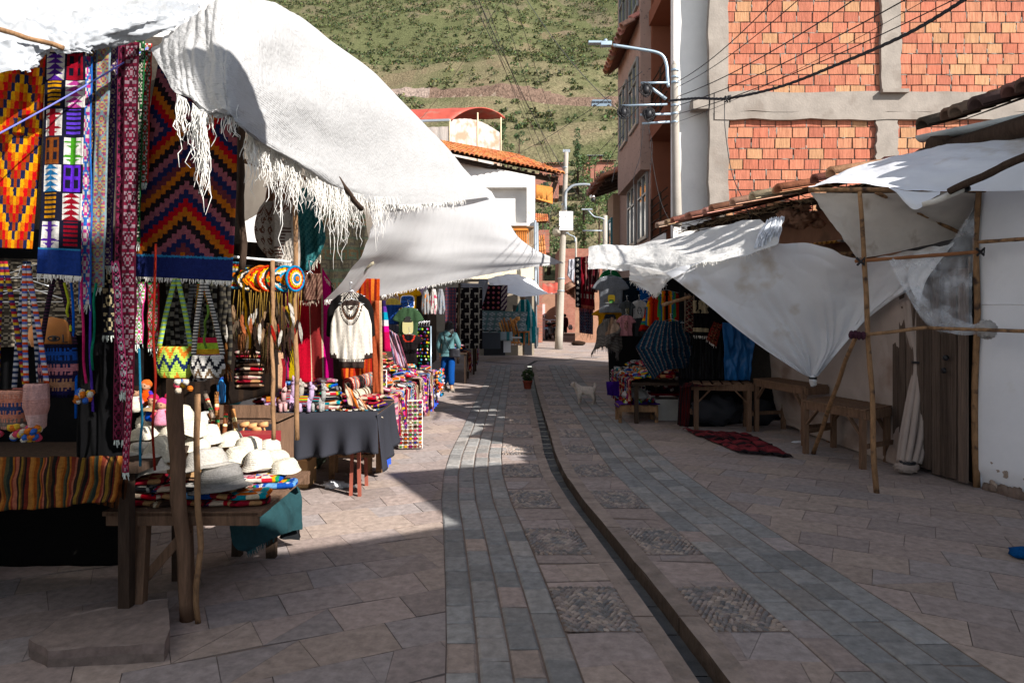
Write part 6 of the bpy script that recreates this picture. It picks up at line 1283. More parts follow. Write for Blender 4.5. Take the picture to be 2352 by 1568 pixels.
for k in range(16):   # hanging shells, tassels and fur strips behind the catchers
    x=rnd.uniform(520,672); y=rnd.uniform(690,790); m=M(); q=P(x,y,4.6+rnd.random()*.6); L_=rnd.uniform(.12,.28); cc=rnd.choice([C_('6a4428'),C_('3a2a1e'),C_('8a6844'),C_('4a3626')])
    for j in range(14): 
        a=q+noise.noise_vector(Vector((j,k,1)))*.03; m.tube([a,a+Vector((rnd.uniform(-.015,.015),rnd.uniform(-.01,.01),-L_*.5)),a+Vector((rnd.uniform(-.03,.03),0,-L_*(.7+.4*rnd.random())))],[.007,.006,.002],5,c=tuple(v*(.7+.6*rnd.random()) for v in cc))
    mk('fur_tassel',m,knit,label='brown fur and feather tassel hanging under the dream catchers',cat='tassel',group='tassels under the dream catchers')
# ---- black cloth table
bt=T('display_table','long narrow table under a black cloth, with reddish legs','table',(-1.8,6.4,0))
ZT=.785
m=M(); m.box((-1.83,6.75,ZT-.02),(1.14,1.1,.035)); mk('tabletop',m,woodm,bt)
for k,(x,y,xx,yy) in enumerate(((826,1140,822,1000),(806,1138,812,1000),(842,1115,836,1000),(762,1100,765,1000),(770,1085,770,1010),(848,1086,850,1000))):
    m=M(); g0=G(x,y); m.beam(g0,Vector((P(xx,yy,g0.y).x,g0.y,ZT-.04)),.03 if k<3 else .055,.03 if k<3 else .04,up=(0,1,0)); mk('leg',m,mat('red_painted_wood',lin('8a4a3a'),.8,.3,5,.2,20) if k<3 else polem,bt)
m=M(); m.beam((-1.7,6.7,.3),(-1.35,6.7,.3),.04,.03); mk('cross_rail',m,polem,bt)
m=M(); yf=6.2; xs_=np.linspace(-2.42,-1.22,50)
def bc(u,v):   # over the top and down the front with folds
    x=-2.42+1.2*u
    if v<.35: return Vector((x,yf+.9*(1-v/.35),ZT+.004))
    w_=(v-.35)/.65; return Vector((x+(.02*w_ if u>.9 else 0),yf-.02-.035*w_*math.sin(u*34)*(.3+w_)-(.03*w_),ZT-.02-(.36+.03*math.sin(u*5))*w_))
m.grid([[bc(u,v) for u in np.linspace(0,1,90)] for v in np.linspace(0,1,24)])
A=[]
for v in np.linspace(0,1,20):
    A.append([Vector((-1.22+.03*v*math.sin(u*16)+.05*v,yf+.9*u-.03,ZT-.01-(.38+.14*(1-u))*v)) for u in np.linspace(0,1,40)])
m.grid(A); o=mk('black_tablecloth',m,mat('black_felt',lin('2c2d33'),.95,.12,3,.15,80,spec=.1),label='plain black cloth draped over the front of the llama toy table',cat='tablecloth',solid=.004)
# crocheted llamas
def llama_toy(lab,x,y,Y,c,bl,rot,sc=1.0,long_=1):
    q=P(x,y,Y); q.z=ZT+.012; t=T('crocheted_llama',lab,'toy llama',tuple(q),'crocheted llamas on the black cloth'); t.rotation_euler=(0,0,rot); t.scale=(sc,)*3; m=M(); cc=C_(c)
    for a in (-.035,.035):
        for b in (-.02,.02): m.tube([(a,b,0),(a,b,.03),(a,b,.07)],[.016,.015,.018],9,c=cc)
    m.ell((0,0,.085),(.062,.036,.036),16,cc); m.tube([(.04,0,.09),(.052,0,.13),(.054,0,.175)],[.024,.02,.021],10,c=cc)
    m.ell((.056,0,.188),(.028,.026,.026),12,cc); m.ell((.08,0,.18),(.018,.016,.014),10,C_('c8b0a8'))
    for s in (-1,1): m.tube([(.048,s*.015,.2),(.046,s*.018,.225),(.045,s*.018,.238)],[.009,.008,.002],6,c=cc)
    m.ell((-.065,0,.1),(.014,.012,.012),8,cc); mk('body',m,knit,t,local=True)
    m=M(); A=[[Vector((xx,math.sin(a)*.040,.086+math.cos(a)*.040)) for xx in np.linspace(-.035,.03,8)] for a in np.linspace(-1.7,1.7,16)]
    m.grid(A,lambda u,v:[C_(b) for b in bl][int(v*16)%len(bl)]); mk('blanket',m,fab,t,local=True)
    m=M(); 
    for s in (-1,1): m.ell((.07,s*.022,.193),.004,6)
    mk('eyes',m,blackm,t,local=True)
llama_toy('lilac crocheted llama standing at the back, tallest of the row',657,950,6.3,'c8a8c8',['c02a3a','2a8a8a'],R(15),1.35)
llama_toy('pink crocheted llama facing front near the left end',646,955,6.25,'d8a8a8',['d84a3a','e8b03a'],R(-50),1.1)
llama_toy('grey crocheted llama behind the others',676,945,6.4,'b0a89c',['8a8a8a','c8a030'],R(10),1.2)
llama_toy('lilac crocheted llama with red and green zigzag blanket',700,957,6.22,'c0a8c8',['c82a3a','3aa04a','e8c030'],R(5),1.15)
llama_toy('grey crocheted llama at the right with black and turquoise blanket',730,957,6.25,'a8a8a4',['1a1a1c','2aa0a8','c02a3a'],R(-10),1.1)
llama_toy('pale lilac llama at the left end hidden by the thin pole',622,957,6.25,'b898b8',['b82a2a','c89a3a'],R(20),1.1)
# rolls and stacks on that table
gB='textiles on the llama toy table'
for k,(x,y,n_) in enumerate(((640,900,6),(665,885,5),(700,905,5),(730,912,5),(760,915,4),(790,925,3),(620,940,4),(748,900,6),(690,880,4),(610,925,5),(775,940,2),(800,945,2),(840,930,3),(855,915,3))):
    Y=6.45+.35*((k*5)%4)/3+(.2 if y<900 else 0); q=P(x,y,Y); z=ZT+.01; s0=rnd.randrange(10)
    for i in range(n_): q2=Vector((q.x+rnd.uniform(-.02,.02),q.y,z)); putfold((s0+i*3)%10,q2,rnd.uniform(-.5,.5),rnd.uniform(.8,1),'stacked behind the crocheted llamas',gB,(rnd.uniform(-.06,.06),rnd.uniform(-.06,.06))); z+=.042
def roll(lab,a,b,r,cf,group=None):
    a=Vector(a);b=Vector(b); m=M(); d=(b-a); u=d.normalized().orthogonal().normalized(); w_=d.normalized().cross(u); A=[]
    for i in range(25):
        t=i/24; A.append([a+d*t+(u*math.cos(x)+w_*math.sin(x))*r*(1+.12*noise.noise(Vector((t*4,math.cos(x)*1.5,a.x*9)))) for x in np.linspace(0,2*math.pi,22)])
    m.grid(A,lambda uu,v:cf(uu,v)); 
    for e in (a,b):
        for k in range(5): rr=r*(1-k*.19); m.tube([e+(u*math.cos(x)+w_*math.sin(x))*rr for x in np.linspace(0,2*math.pi,16)],r*.09,5,c=cf(.5,.1*k),cap=False)
    return mk('rolled_rug',m,fab,label=lab,cat='rolled rug',group=group)
roll('rolled red and cream rug on top of the roll pile under the orange rug',P(800,885,6.8),P(862,868,7.1),.075,lambda u,v:[C_('e0c8b0'),C_('b03a3a'),C_('6a8a8a'),C_('c87a6a')][int(v*22+u*3)%4])
roll('rolled cream blanket with brown chain pattern on the roll pile',P(795,915,6.6),P(868,895,6.85),.06,lambda u,v:C_('e0d4bc') if int(v*30)%3 else C_('6a5040'))
roll('rolled rose blanket at the bottom of the roll pile',P(800,932,6.5),P(868,915,6.75),.065,lambda u,v:C_('c89080') if int(v*20)%4 else C_('a06058'))
hang('draped_blanket','cream and orange striped blanket falling over the black cloth corner','blanket',(790,880),(850,935),(800,930),(880,960),6.35,30,14,lambda u,v:[C_('e8d8c0'),C_('e8b090'),C_('e07a3a'),C_('e8d0b8')][int(u*9)%4],.04)
for k in range(26):
    q=Vector((-2.1+k*.034,6.26+rnd.random()*.1,ZT+.01)); m=M(); m.box(q+Vector((0,0,.006)),(.03,.05,.008),rnd.random(),c=rnd.choice([C_('e8e0d0'),C_('d84a3a'),C_('8a6a4a'),C_('f0e8e0'),C_('4a8aa0')])); m.tube([q+Vector((0,0,.012)),q+Vector((.01,-.02,.014))],.004,5,c=C_('c8a040'))
    mk('key_ring',m,fab,label='small pale trinket lying along the front edge of the black cloth table',cat='trinket',group='trinkets along the edge of the black cloth')
# ---- long side table along the street
lt2=T('side_table','long low market table buried under colourful textiles along the street','table',(-1.8,9.5,0))
m=M(); m.box((-2.0,9.4,.7),(1.3,4.6,.04)); mk('tabletop',m,woodm,lt2)
for (a,b) in ((-1.42,7.3),(-1.42,9.4),(-1.42,11.5),(-2.5,7.3),(-2.5,11.5)): m=M(); m.box((a,b,.34),(.06,.06,.68)); mk('leg',m,polem,lt2)
gS='textiles heaped on the long side table'
PL={0:'at the near end of the long side table',1:'in the middle of the long side table',2:'at the far end of the long side table'}
for k in range(150):
    y=7.3+rnd.random()*4.3; x=-1.4-rnd.random()*1.0; h=.02+max(0,(-1.3-x))*.38*rnd.random()**.4; pl=0 if y<8.6 else (1 if y<10.2 else 2)
    putfold(rnd.randrange(10),(x,y,.72+h),rnd.random()*3,(rnd.uniform(.55,1.0),rnd.uniform(.55,.95),rnd.uniform(.8,1.3)),PL[pl],gS,(rnd.uniform(-.3,.3),rnd.uniform(.0,.5)))
# hanging items along the street side of that table
def drape(cols,seed,kind=0):
    m=M(); w_=.15; A=[]
    for v in np.linspace(0,1,22):
        row=[]
        for u in np.linspace(0,1,9):
            s=v*.62; 
            if s<.12: q=Vector((-(.12-s),(u-.5)*w_,.02))
            else: q=Vector((.03+.02*math.sin(u*7+seed)*(s),(u-.5)*w_*(1-.15*s),.02-(s-.12)))
            q+=noise.noise_vector(Vector((u*2+seed,v*4,seed)))*.018; row.append(q)
        A.append(row)
    m.grid(A,(lambda u,v:cols[int(u*7)%len(cols)]) if kind==0 else ((lambda u,v:cols[int(v*16)%len(cols)]) if kind==1 else (lambda u,v:cols[(int(u*5)+int(v*18))%len(cols)])))
    f=M()
    strands(m,[A[-1][0],A[-1][-1]],16,.04,.07,.003,.01,cols[0])
    return mk('hanging_scarf',m,fab,label='x',cat='scarf',group='scarves hanging over the street edge of the side table',local=True,solid=.004)
DP=[(n_,drape([lin(c) for c in cols],i*1.9,i%3)) for i,(n_,cols) in enumerate(FC)]; du_=[False]*10
k=0
for y in np.arange(7.0,11.8,.105):
    if 8.15<y<9.0 or 9.35<y<9.75: 
        if rnd.random()<.75: continue
    i=rnd.randrange(10); n_,p_=DP[i]; pl='near' if y<8.4 else ('middle' if y<10.2 else 'far'); loc=(-1.36+rnd.uniform(-.02,.05),y,.70+rnd.uniform(0,.08)); lab=n_+' scarf hanging over the '+pl+' street edge of the side table'
    if not du_[i]: du_[i]=True; o=p_; o.location=loc
    else: o=p_.copy(); COL.objects.link(o); o.location=loc
    o['label']=lab; o.scale=(1,rnd.uniform(.7,1.2),rnd.uniform(.75,1.05)); o.rotation_euler=(rnd.uniform(-.08,.08),rnd.uniform(-.1,.05),rnd.uniform(-.3,.1))
# shorter scarves higher for a second layer
for k in range(26):
    i=rnd.randrange(10); n_,p_=DP[i]; o=p_.copy(); COL.objects.link(o); y=rnd.uniform(7,11.7); o.location=(-1.33,y,.78); o['label']=n_+' scarf hanging over the '+('near' if y<8.4 else ('middle' if y<10.2 else 'far'))+' street edge of the side table'; o.scale=(1,.8,rnd.uniform(.35,.6)); o.rotation_euler=(0,0,rnd.uniform(-.3,.3))
# blue tablecloth at far end, magnets boards
def magnets(name,label,x0,x1,z0,z1,y,rot,nx,nz,loc=None):
    t=T(name,label,'display board',((x0+x1)/2,y,z0)); mx=Matrix.Rotation(rot,3,'Z'); c=Vector(((x0+x1)/2,y,(z0+z1)/2)); w_=x1-x0; h=z1-z0
    m=M(); m.box(c,(w_,.015,h),rot); mk('board',m,mat('white_foam_board',lin('e8e6e2'),.8,.05,3,0),t)
    m=M()
    for i in range(nx):
        for j in range(nz):
            q=c+mx@Vector((-w_/2+w_*(i+.5)/nx,-.016,-h/2+h*(j+.5)/nz)); c1=rnd.choice(PAL); m.box(q,(w_/nx*.8,.01,h/nz*.75),rot,c=tuple(v*.8 for v in rnd.choice([C_('8a5a3a'),C_('c8a070'),C_('a03a2a'),C_('e8d8b8')]))); m.box(q+mx@Vector((0,-.008,0)),(w_/nx*.45,.008,h/nz*.4),rot,c=c1)
    mk('magnets',m,fab,t); return t
magnets('magnet_board','tall white board of small painted magnets standing on the paving by the scarves',-1.42,-1.12,.02,.62,8.55,R(8),5,12)
magnets('magnet_board','white board of painted magnets leaning on the side table heap',-1.75,-1.45,.72,1.05,7.9,R(5),5,7)
m=M(); A=[[Vector((-1.30+.03*math.sin(u*20)*v,10.9+.9*u,.76-.6*v)) for u in np.linspace(0,1,40)] for v in np.linspace(0,1,14)]; m.grid(A,c=C_('2348b0')); mk('blue_cloth',m,mat('royal_blue_cloth',lin('2348b0'),.9,.1,10,.1,60),label='royal blue cloth hanging over the far corner of the side table',cat='cloth')
m=M(); A=[[Vector((-1.33+.03*math.sin(u*14)*v,7.0+.35*u,.78-.7*v)) for u in np.linspace(0,1,30)] for v in np.linspace(0,1,14)]; m.grid(A); mk('blue_cloth',m,MATS['royal_blue_cloth'],label='royal blue cloth hanging near the black cloth table corner',cat='cloth')
# castor of clothes rack
rk=T('clothes_rack','metal clothes rack with bobble garlands beside the far end of the side table','rack',(-1.7,12.2,0))
m=M(); m.tube([(-1.8,12.2,0),(-1.8,12.2,1.5),(-1.45,12.2,1.5),(-1.45,12.2,0)],.013,7); mk('rail_frame',m,MATS['galvanised'],rk)
m=M(); 
for k in range(8): m.tube([(-1.8+k*.045,12.18,1.5),(-1.78+k*.045,12.15,1.6),(-1.84+k*.045,12.1,1.56)],.006,5)
mk('white_hangers',m,mat('white_plastic',lin('e8e8ea'),.4,.03,3,0),rk)
gP='pompom garlands on the rack'
for k in range(9):
    m=M(); x=-1.78+k*.036; y=12.1+rnd.uniform(-.08,.05); q=Vector((x,y,1.45)); n_=rnd.randrange(9,15); cs=rnd.choice(PAL)
    for j in range(n_): m.ell(q+Vector((rnd.uniform(-.03,.03),rnd.uniform(-.03,.03),-.06*j)),rnd.uniform(.012,.024),7,rnd.choice(PAL+[cs]*4),nz=.4,fr=8)
    mk('pompom_garland',m,knit,label='string of bright pompoms hanging from the rack beside the woman',cat='garland',group=gP)
for k in range(16):
    m=M(); y=11.2+k*.05; q=Vector((-1.22,y,.75)); 
    for j in range(rnd.randrange(5,9)): m.ell(q+Vector((rnd.uniform(-.03,.03),0,-.06*j)),rnd.uniform(.02,.03),7,rnd.choice([C_('2a8ac8'),C_('e0402a'),C_('e8e0e8'),C_('e8882a'),C_('2a9a9a')]),nz=.4,fr=8)
    mk('pompom_garland',m,knit,label='string of blue and red pompoms hanging over the blue cloth corner',cat='garland',group='pompom garlands over the blue cloth')
# ---- dark shops beyond the woman
hang('picture_blanket','dark wall hanging with rows of cream animals and circles in the shade','wall hanging',(1022,660),(1108,660),(1022,800),(1108,800),17.5,60,60,lambda u,v:(C_('c0b8a8') if llama((u*4)%1,(v*6)%1) else C_('1a1518')) if u>.3 else (C_('b05a5a') if abs(math.hypot((u*12)%1-.5,(v*18)%1-.5)-.3)<.1 else C_('4a5068')),.02)
hang('picture_blanket','black hanging dotted with orange and pink diamonds over the jewellery stand','wall hanging',(1092,655),(1152,655),(1092,712),(1150,712),22.3,40,40,lambda u,v:(lambda d:C_('e08a3a') if d<.22 and (int(u*5)+int(v*4))%2 else (C_('c86a7a') if d<.3 else C_('1c1418')))(abs((u*5)%1-.5)+abs((v*5)%1-.5)),.02)
hang('picture_blanket','narrow cream and purple hanging beside the diamond one','wall hanging',(1152,655),(1166,655),(1150,712),(1164,712),22.2,8,30,lambda u,v:C_('e0c8b8') if int(v*9+u*3)%2 else C_('4a2a4a'),.01)
hang('picture_blanket','dark orange and navy stepped rug over the lower rack in the shade','wall hanging',(1060,712),(1102,712),(1062,800),(1102,798),21.5,20,40,lambda u,v:[C_('6a3020'),C_('14142a'),C_('8a4a2a'),C_('1a1a30')][int(v*9+abs(u-.5)*6)%4],.02)
hang('white_sheet','pale shaded sheet hanging by the small awning','sheet',(1058,650),(1122,652),(1058,708),(1105,712),20.5,20,20,lambda u,v:C_('c8c8cc'),.08)
hang('white_sheet','grey cloth curtain left of the diamond hanging','sheet',(1100,640),(1122,645),(1094,700),(1104,700),19.5,14,14,lambda u,v:C_('b8b8bc'),.08)
# stand with jewellery
js=T('jewellery_stand','stand of silver jewellery cards under the small awning','stand',tuple(P(1140,800,24)))
m=M(); A=[[P(1102+110*u-8*v,714+45*v+2*u,24-.5*v) for u in np.linspace(0,1,25)] for v in np.linspace(0,1,17)]; m.grid(A,lambda u,v:C_('6f8f8f') if int(u*24)%4==0 or int(v*16)%4==0 else (C_('c8d0d0') if (int(u*24)+int(v*16))%2 else C_('8a9494'))); mk('sloping_tray',m,fab,js,solid=.02)
m=M(); A=[[P(1102+75*u,762+20*v,23.4-.2*v) for u in np.linspace(0,1,12)] for v in np.linspace(0,1,6)]; m.grid(A,lambda u,v:C_('4a9090') if int(u*11)%3==0 else C_('c0cccc')); mk('lower_tray',m,fab,js,solid=.02)
for x in (1105,1172): m=M(); m.tube([P(x,720,24),P(x,802,23.9)],.03,6); mk('leg',m,darkw,js)
m=M(); c=P(1137,802,23.2); m.box(c+Vector((-.15,0,.3)),(.65,.4,.55)); mk('storage_box',m,mat('dark_grey_plastic',lin('3a3e44'),.5,.1,3,0),label='dark grey storage box under the jewellery stand',cat='box')
sh_=T('souvenir_shelf','white stepped shelf with wooden masks and panpipes in the sun','shelf',tuple(P(1180,800,23.5)))
for k,(y,x0,x1) in enumerate(((775,1158,1198),(790,1158,1195))): m=M(); m.box((P(x0,y,23.6)+P(x1,y,23.6))/2,((x1-x0)/F*23.6,.4,.04)); mk('shelf_board',m,whitem,sh_)
m=M(); c=P(1165,792,23.5); m.box(c,(.25,.4,.5)); mk('white_cabinet',m,whitem,sh_)
for k in range(9): m=M(); c=P(1168+k*3.4,790-3*(k%2),23.45); m.ell(c,(.07,.06,.05),9,rnd.choice([C_('b8703a'),C_('c88a4a'),C_('8a4a24')]),nz=.3); mk('wooden_mask',m,MATS['carved_wood'],label='small brown wooden carving on the sunny souvenir shelf',cat='carving',group='carvings on the souvenir shelf')
for k in range(8): m=M(); a=P(1155+k*5,768-2*(k%3),23.5); m.tube([a,a+Vector((-.12,0,.42+.05*(k%3)))],.03,6,c=rnd.choice([C_('c8843a'),C_('e0a860'),C_('a0602a')])); mk('panpipe',m,MATS['carved_wood'],label='orange-brown panpipe leaning on the sunny souvenir shelf',cat='panpipe',group='panpipes on the souvenir shelf')
for k,(x,y) in enumerate(((1182,738),(1188,732),(1178,745))): m=M(); m.ell(P(x,y,23.6),(.1,.06,.08),9,C_('c88a4a'),nz=.5); mk('wooden_mask',m,MATS['carved_wood'],label=('left','upper','lower')[k]+' wooden bird carving above the souvenir shelf',cat='carving')
for k,(x,y0,Y) in enumerate(((1192,742,24.2),(1203,770,24.0))):
    t=T('wooden_chair',('taller orange wooden chair','lower orange wooden chair')[k]+' by the teal poncho mannequin','chair',tuple(P(x,795-6*k,Y))); s=Matrix.Identity(3); b=P(x,792,Y)
    for (dx,dy) in ((-.18,-.18),(.18,-.18),(-.18,.18),(.18,.18)): m=M(); m.box(b+Vector((dx,dy,.22)),(.04,.04,.45)); mk('leg',m,MATS['orange_wood'],t)
    m=M(); m.box(b+Vector((0,0,.46)),(.42,.42,.04)); mk('seat',m,MATS['orange_wood'],t)
    m=M(); 
    for dx in (-.18,.18): m.box(b+Vector((dx,.18,.72)),(.04,.04,.5))
    m.box(b+Vector((0,.18,.9)),(.4,.03,.1)); m.box(b+Vector((0,.18,.7)),(.4,.03,.06)); mk('backrest',m,MATS['orange_wood'],t)
t=T('mannequin','mannequin head and stand dressed in a turquoise striped poncho','mannequin',tuple(P(1210,790,24.3)))
m=M(); garment(m,[(0,-.3,.3),(.12,-.5,.5),(.4,-.8,.9),(.75,-.95,1),(1,-.2,.8)],.95,1.55,.4,lambda x,v:C_('138a92') if int(x*7+9)%3 else C_('bfe0e0'),26,26,.05,4,cen=P(1204,688,24.3)); mk('poncho',m,fab,t); m=M(); m.ell(P(1200,682,24.3),(.1,.1,.13),12,C_('c8a080')); mk('head',m,fab,t); m=M(); m.tube([P(1206,790,24.3),P(1204,700,24.3)],.03,8); mk('stand',m,metalm,t)
hang('grey_jacket','grey hooded jacket hanging left of the turquoise poncho','jacket',(1178,700),(1196,702),(1176,745),(1194,748),24.6,12,16,lambda u,v:C_('77706a'),.06)
hang('grey_shawl','grey shawl hanging at the dark doorway before the motorcycles','shawl',(1226,752),(1238,752),(1222,795),(1236,795),30,12,16,lambda u,v:C_('6a6a6c'),.06)
# racks of clothes in shade near the woman
for k,(x,Y,lab) in enumerate(((1045,17.6,'low rack of folded shirts in the shade right behind the woman'),(1066,19.5,'second low clothes table in the shade near the hangings'))):
    t=T('clothes_table',lab,'table',tuple(P(x,850,Y))); b=Vector((P(x,800,Y).x,Y,zg(Y)))
    m=M(); m.box(b+Vector((0,0,.75)),(.7,1.2,.04)); mk('tabletop',m,darkw,t)
    for (dx,dy) in ((-.3,-.5),(.3,-.5),(.3,.5)): m=M(); m.box(b+Vector((dx,dy,.37)),(.05,.05,.74)); mk('leg',m,darkw,t)
    for j in range(16): putfold(rnd.randrange(10),b+Vector((rnd.uniform(-.3,.3),rnd.uniform(-.55,.5),.78+.05*(j%4))),rnd.random()*3,1,'on the shaded tables behind the woman','textiles on the shaded tables',(rnd.uniform(-.3,.3),rnd.uniform(-.3,.3)))
    for j in range(7): i=rnd.randrange(10); n_,p_=DP[i]; o=p_.copy(); COL.objects.link(o); o.location=b+Vector((.35,-.5+j*.16,.78)); o['label']=n_+' scarf hanging from the shaded tables behind the woman'; o['group']='scarves on the shaded tables'
ply('stall_stick','thin dark upright pole in the shade right of the woman',P(1055,650,16.5),P(1052,835,16.5),.03,gp,darkw)
bw=M(); bw.box((-1.9,22.4,1.7),(2.0,.1,3.4)); 
# ================================================================ RIGHT STALLS
gT='garments on the right-hand clothes stall'
def plain(c): 
    c=C_(c); return lambda x,v:c
# dark interior cloths
hang('stall_backdrop','black cloth at the back of the right clothes stall','cloth',(1390,640),(1800,620),(1400,880),(1800,960),13.2,20,20,lambda u,v:(.012,.011,.012),.06)
hang('stall_backdrop','black cloth closing the side of the right clothes stall','cloth',(1560,600),(1850,620),(1560,985),(1850,960),10.4,20,20,lambda u,v:(.01,.01,.011),.06)
hang('hanging_rug','red rug with white paw prints and black and white diamonds at the stall corner','rug',(1320,590),(1366,590),(1322,705),(1366,712),13.4,40,60,lambda u,v:(C_('e8dccc') if (abs((u*4)%1-.5)+abs((v*9)%1-.5)<.3) else C_('1c1a20')) if u<.3 else (C_('d8c8b8') if .72<v<.8 and int(u*12)%2 else C_('7a1824') if v<.93 else C_('b05a4a')),.12,(4,2),3,fr=(40,.1),frc=C_('a04a50'),group=gT)
hang('hanging_rug','folded dark crimson shawl over the top of the red rug','rug',(1345,588),(1380,590),(1344,668),(1372,672),13.1,20,30,lambda u,v:C_('5a1420') if int(u*14)%3 else C_('9a7a70'),.12,(4,2),5,group=gT)
hang('hanging_rug','blanket covered in small blue, red and white circles with black tassels','rug',(1330,704),(1362,706),(1331,764),(1362,768),13.5,48,72,lambda u,v:(lambda d:rnd.choice([C_('8a3a4a'),C_('5a7a9a'),C_('9a9aa8'),C_('a05a3a')]) if .2<d<.42 else C_('242a3e'))(math.hypot((u*6)%1-.5,(v*9)%1-.5)),.02,fr=(26,.16),frc=C_('2a1a14'),group=gT)
hang('white_cloth','small pale cloth hanging on the tie rope left of the red rug','cloth',(1306,596),(1322,594),(1303,632),(1318,650),13.9,12,16,lambda u,v:C_('dcdce4'),.06)
gar('t_shirt','green t-shirt peeping out above the grey one','shirt',1402,620,700,60,11.8,TEE,plain('1f6a3e'),.06,group=gT)
t,c,mx,Wd,Hh=gar('t_shirt','grey t-shirt printed with a yellow and green bird crest','shirt',1403,634,718,86,11.6,TEE,plain('8a8e94'),.08,group=gT)
plate(t,c,mx,.26,.1,-.42,'5a5a58',-.065,'crest_print'); plate(t,c,mx,.12,.12,-.38,'c8a82a',-.068,'crest_print'); plate(t,c,mx,.08,.06,-.43,'3a6a2a',-.070,'crest_print')
t,c,mx,Wd,Hh=gar('t_shirt','yellow t-shirt with dark label showing below the grey shirt','shirt',1400,708,752,84,11.8,TEE,plain('d8981a'),.07,group=gT)
plate(t,c,mx,.2,.2,-.2,'1a1e2a',-.06); txt(t,'INCA',c,mx,.07,'e8e8e8',-.2,dy=-.065)
bp=T('poncho','grey and brown striped shawl draped over a hanger at the stall front','poncho',tuple(P(1395,815,11)),gT)
m=M(); A=sheet([[(1384,734,11.4),(1396,732,11.3),(1408,732,11.3),(1420,735,11.4)],[(1375,755,11.3),(1392,758,11.1),(1408,756,11.1),(1426,758,11.3)],[(1366,785,11.2),(1388,790,11.0),(1410,780,11.05),(1430,790,11.3)],[(1358,815,11.2),(1380,798,11.05),(1408,806,11.1),(1425,820,11.3)]],60,44,.09,(6,2),8,fine=.05)
m.grid(A,lambda u,v:[C_('6a645e'),C_('7a726a'),C_('a08068'),C_('c8a890'),C_('8a8078'),C_('6a645e')][int((u*.7+v*.3)*6)%6] if v<.45 else C_('6a645e') if int(v*50+u*9)%4 else C_('8a827a')); mk('garment_body',m,fab,bp,solid=.006)
f=M(); fringe(f,[Vector(q) for q in A[-1]],90,.1,C_('5a5652')); mk('fringe',f,MATS['frayed_attr'],bp)
gar('t_shirt','small dark grey t-shirt with a printed gold figure','shirt',1440,692,735,40,11.4,TEE,lambda x,v:C_('a89a6a') if math.hypot(x*2,(v-.5)*2)<.4 and int(x*20)%2 else C_('4a4e50'),.06,group=gT)
gar('t_shirt','small pink t-shirt with a dark llama print','shirt',1438,724,771,46,11.2,TEE,lambda x,v:C_('5a4a30') if math.hypot(x*2,(v-.5)*1.6)<.42 and int(x*24+v*30)%2 else C_('c88a90'),.06,group=gT)
gar('t_shirt','white child t-shirt with a dark line drawing','shirt',1468,690,732,44,11.5,TEE,lambda x,v:C_('3a3a3a') if abs(math.hypot(x*1.8,(v-.55)*2)-.35)<.05 else C_('d0ccc8'),.06,group=gT)
gar('t_shirt','dark child t-shirt next to the pink one','shirt',1470,730,772,40,11.3,TEE,plain('34363a'),.06,group=gT)
gar('t_shirt','deep blue garment high up under the ragged flap','shirt',1482,648,700,40,11.9,TEE,plain('1a5aa0'),.06,group=gT)
gar('t_shirt','very dark navy shirt beside the blue garment','shirt',1452,645,700,60,12.0,TEE,plain('14222e'),.06,group=gT)
RB=[C_('b8321e'),C_('c8501e'),C_('d8a02a'),C_('2a6a8a'),C_('3a8a4a'),C_('a82a1e'),C_('a82a1e'),C_('7a1a18')]
gar('poncho','orange and rainbow striped open jacket on a wire hanger','jacket',1530,668,762,96,10.6,SWEAT,lambda x,v:RB[int(abs(x)*12)%8] if abs(x)>.08 else C_('14100f'),.1,group=gT)
gar('poncho','red and orange woven jacket sleeve with rainbow bands at left of the hanger','jacket',1492,685,760,52,10.7,[(0,-.1,.6),(.5,-.5,.7),(1,-1,.2)],lambda x,v:RB[int(v*16)%8],.08,group=gT)
def bluep(x,v):
    s=(x*3.2-v*.9)*3; k=int(s*3)%9; return [C_('1d4a66'),C_('1a3a58'),C_('266a80'),C_('8a7a80'),C_('3a3a50'),C_('1d4a66'),C_('22607a'),C_('6a5a64'),C_('1a3350')][k] if (k in(3,7))==False or int(v*60)%2 else C_('b0a098')
bp=T('poncho','large blue and grey striped poncho hung at a slant in the right stall','poncho',tuple(P(1525,872,10.2)),gT)
m=M(); U=sheet([[(1503,735,10.25),(1540,738,10.1),(1576,735,10.3)],[(1459,797,10.15),(1526,803,10.0),(1590,792,10.35)]],70,30,.035,(4,1.5),8); L_=sheet([[(1459,797,10.15),(1526,803,10.0),(1590,792,10.35)],[(1499,873,10.1),(1530,850,10.0),(1587,845,10.4)]],70,30,.035,(4,1.5),8); A=np.concatenate([U,L_[1:]])
m.grid(A,lambda u,v:tuple(q*.55 for q in bluep(u*1.7-1,v*1.1))); mk('garment_body',m,fab,bp,solid=.006)
h=M(); q=P(1541,735,10.2); h.tube([q+Vector(d) for d in ((.02,0,.09),(-.01,0,.1),(0,0,.05),(0,0,.02),(.2,0,-.04),(-.2,0,-.04),(0,0,.02))],.0035,5); mk('wire_hanger',h,MATS['steel_wire'],bp)
hang('woven_shawl','black shawl with cream mountain pattern and fringe','shawl',(1592,690),(1627,690),(1592,770),(1628,772),10.1,30,36,lambda u,v:C_('b8a888') if (v<.35 and noise.noise(Vector((u*5,v*6,0)))>-.2) or .78<v<.9 else C_('141214'),.04,fr=(30,.06),group=gT)
hang('woven_shawl','brown and red patterned shawl hanging lowest under the tarpaulin edge','shawl',(1640,738),(1660,744),(1622,780),(1645,796),9.9,20,26,lambda u,v:diamonds(C_('8a5a40'),C_('2a1a18'),C_('7a2a24'),4)(u,v),.04,fr=(20,.05),group=gT)
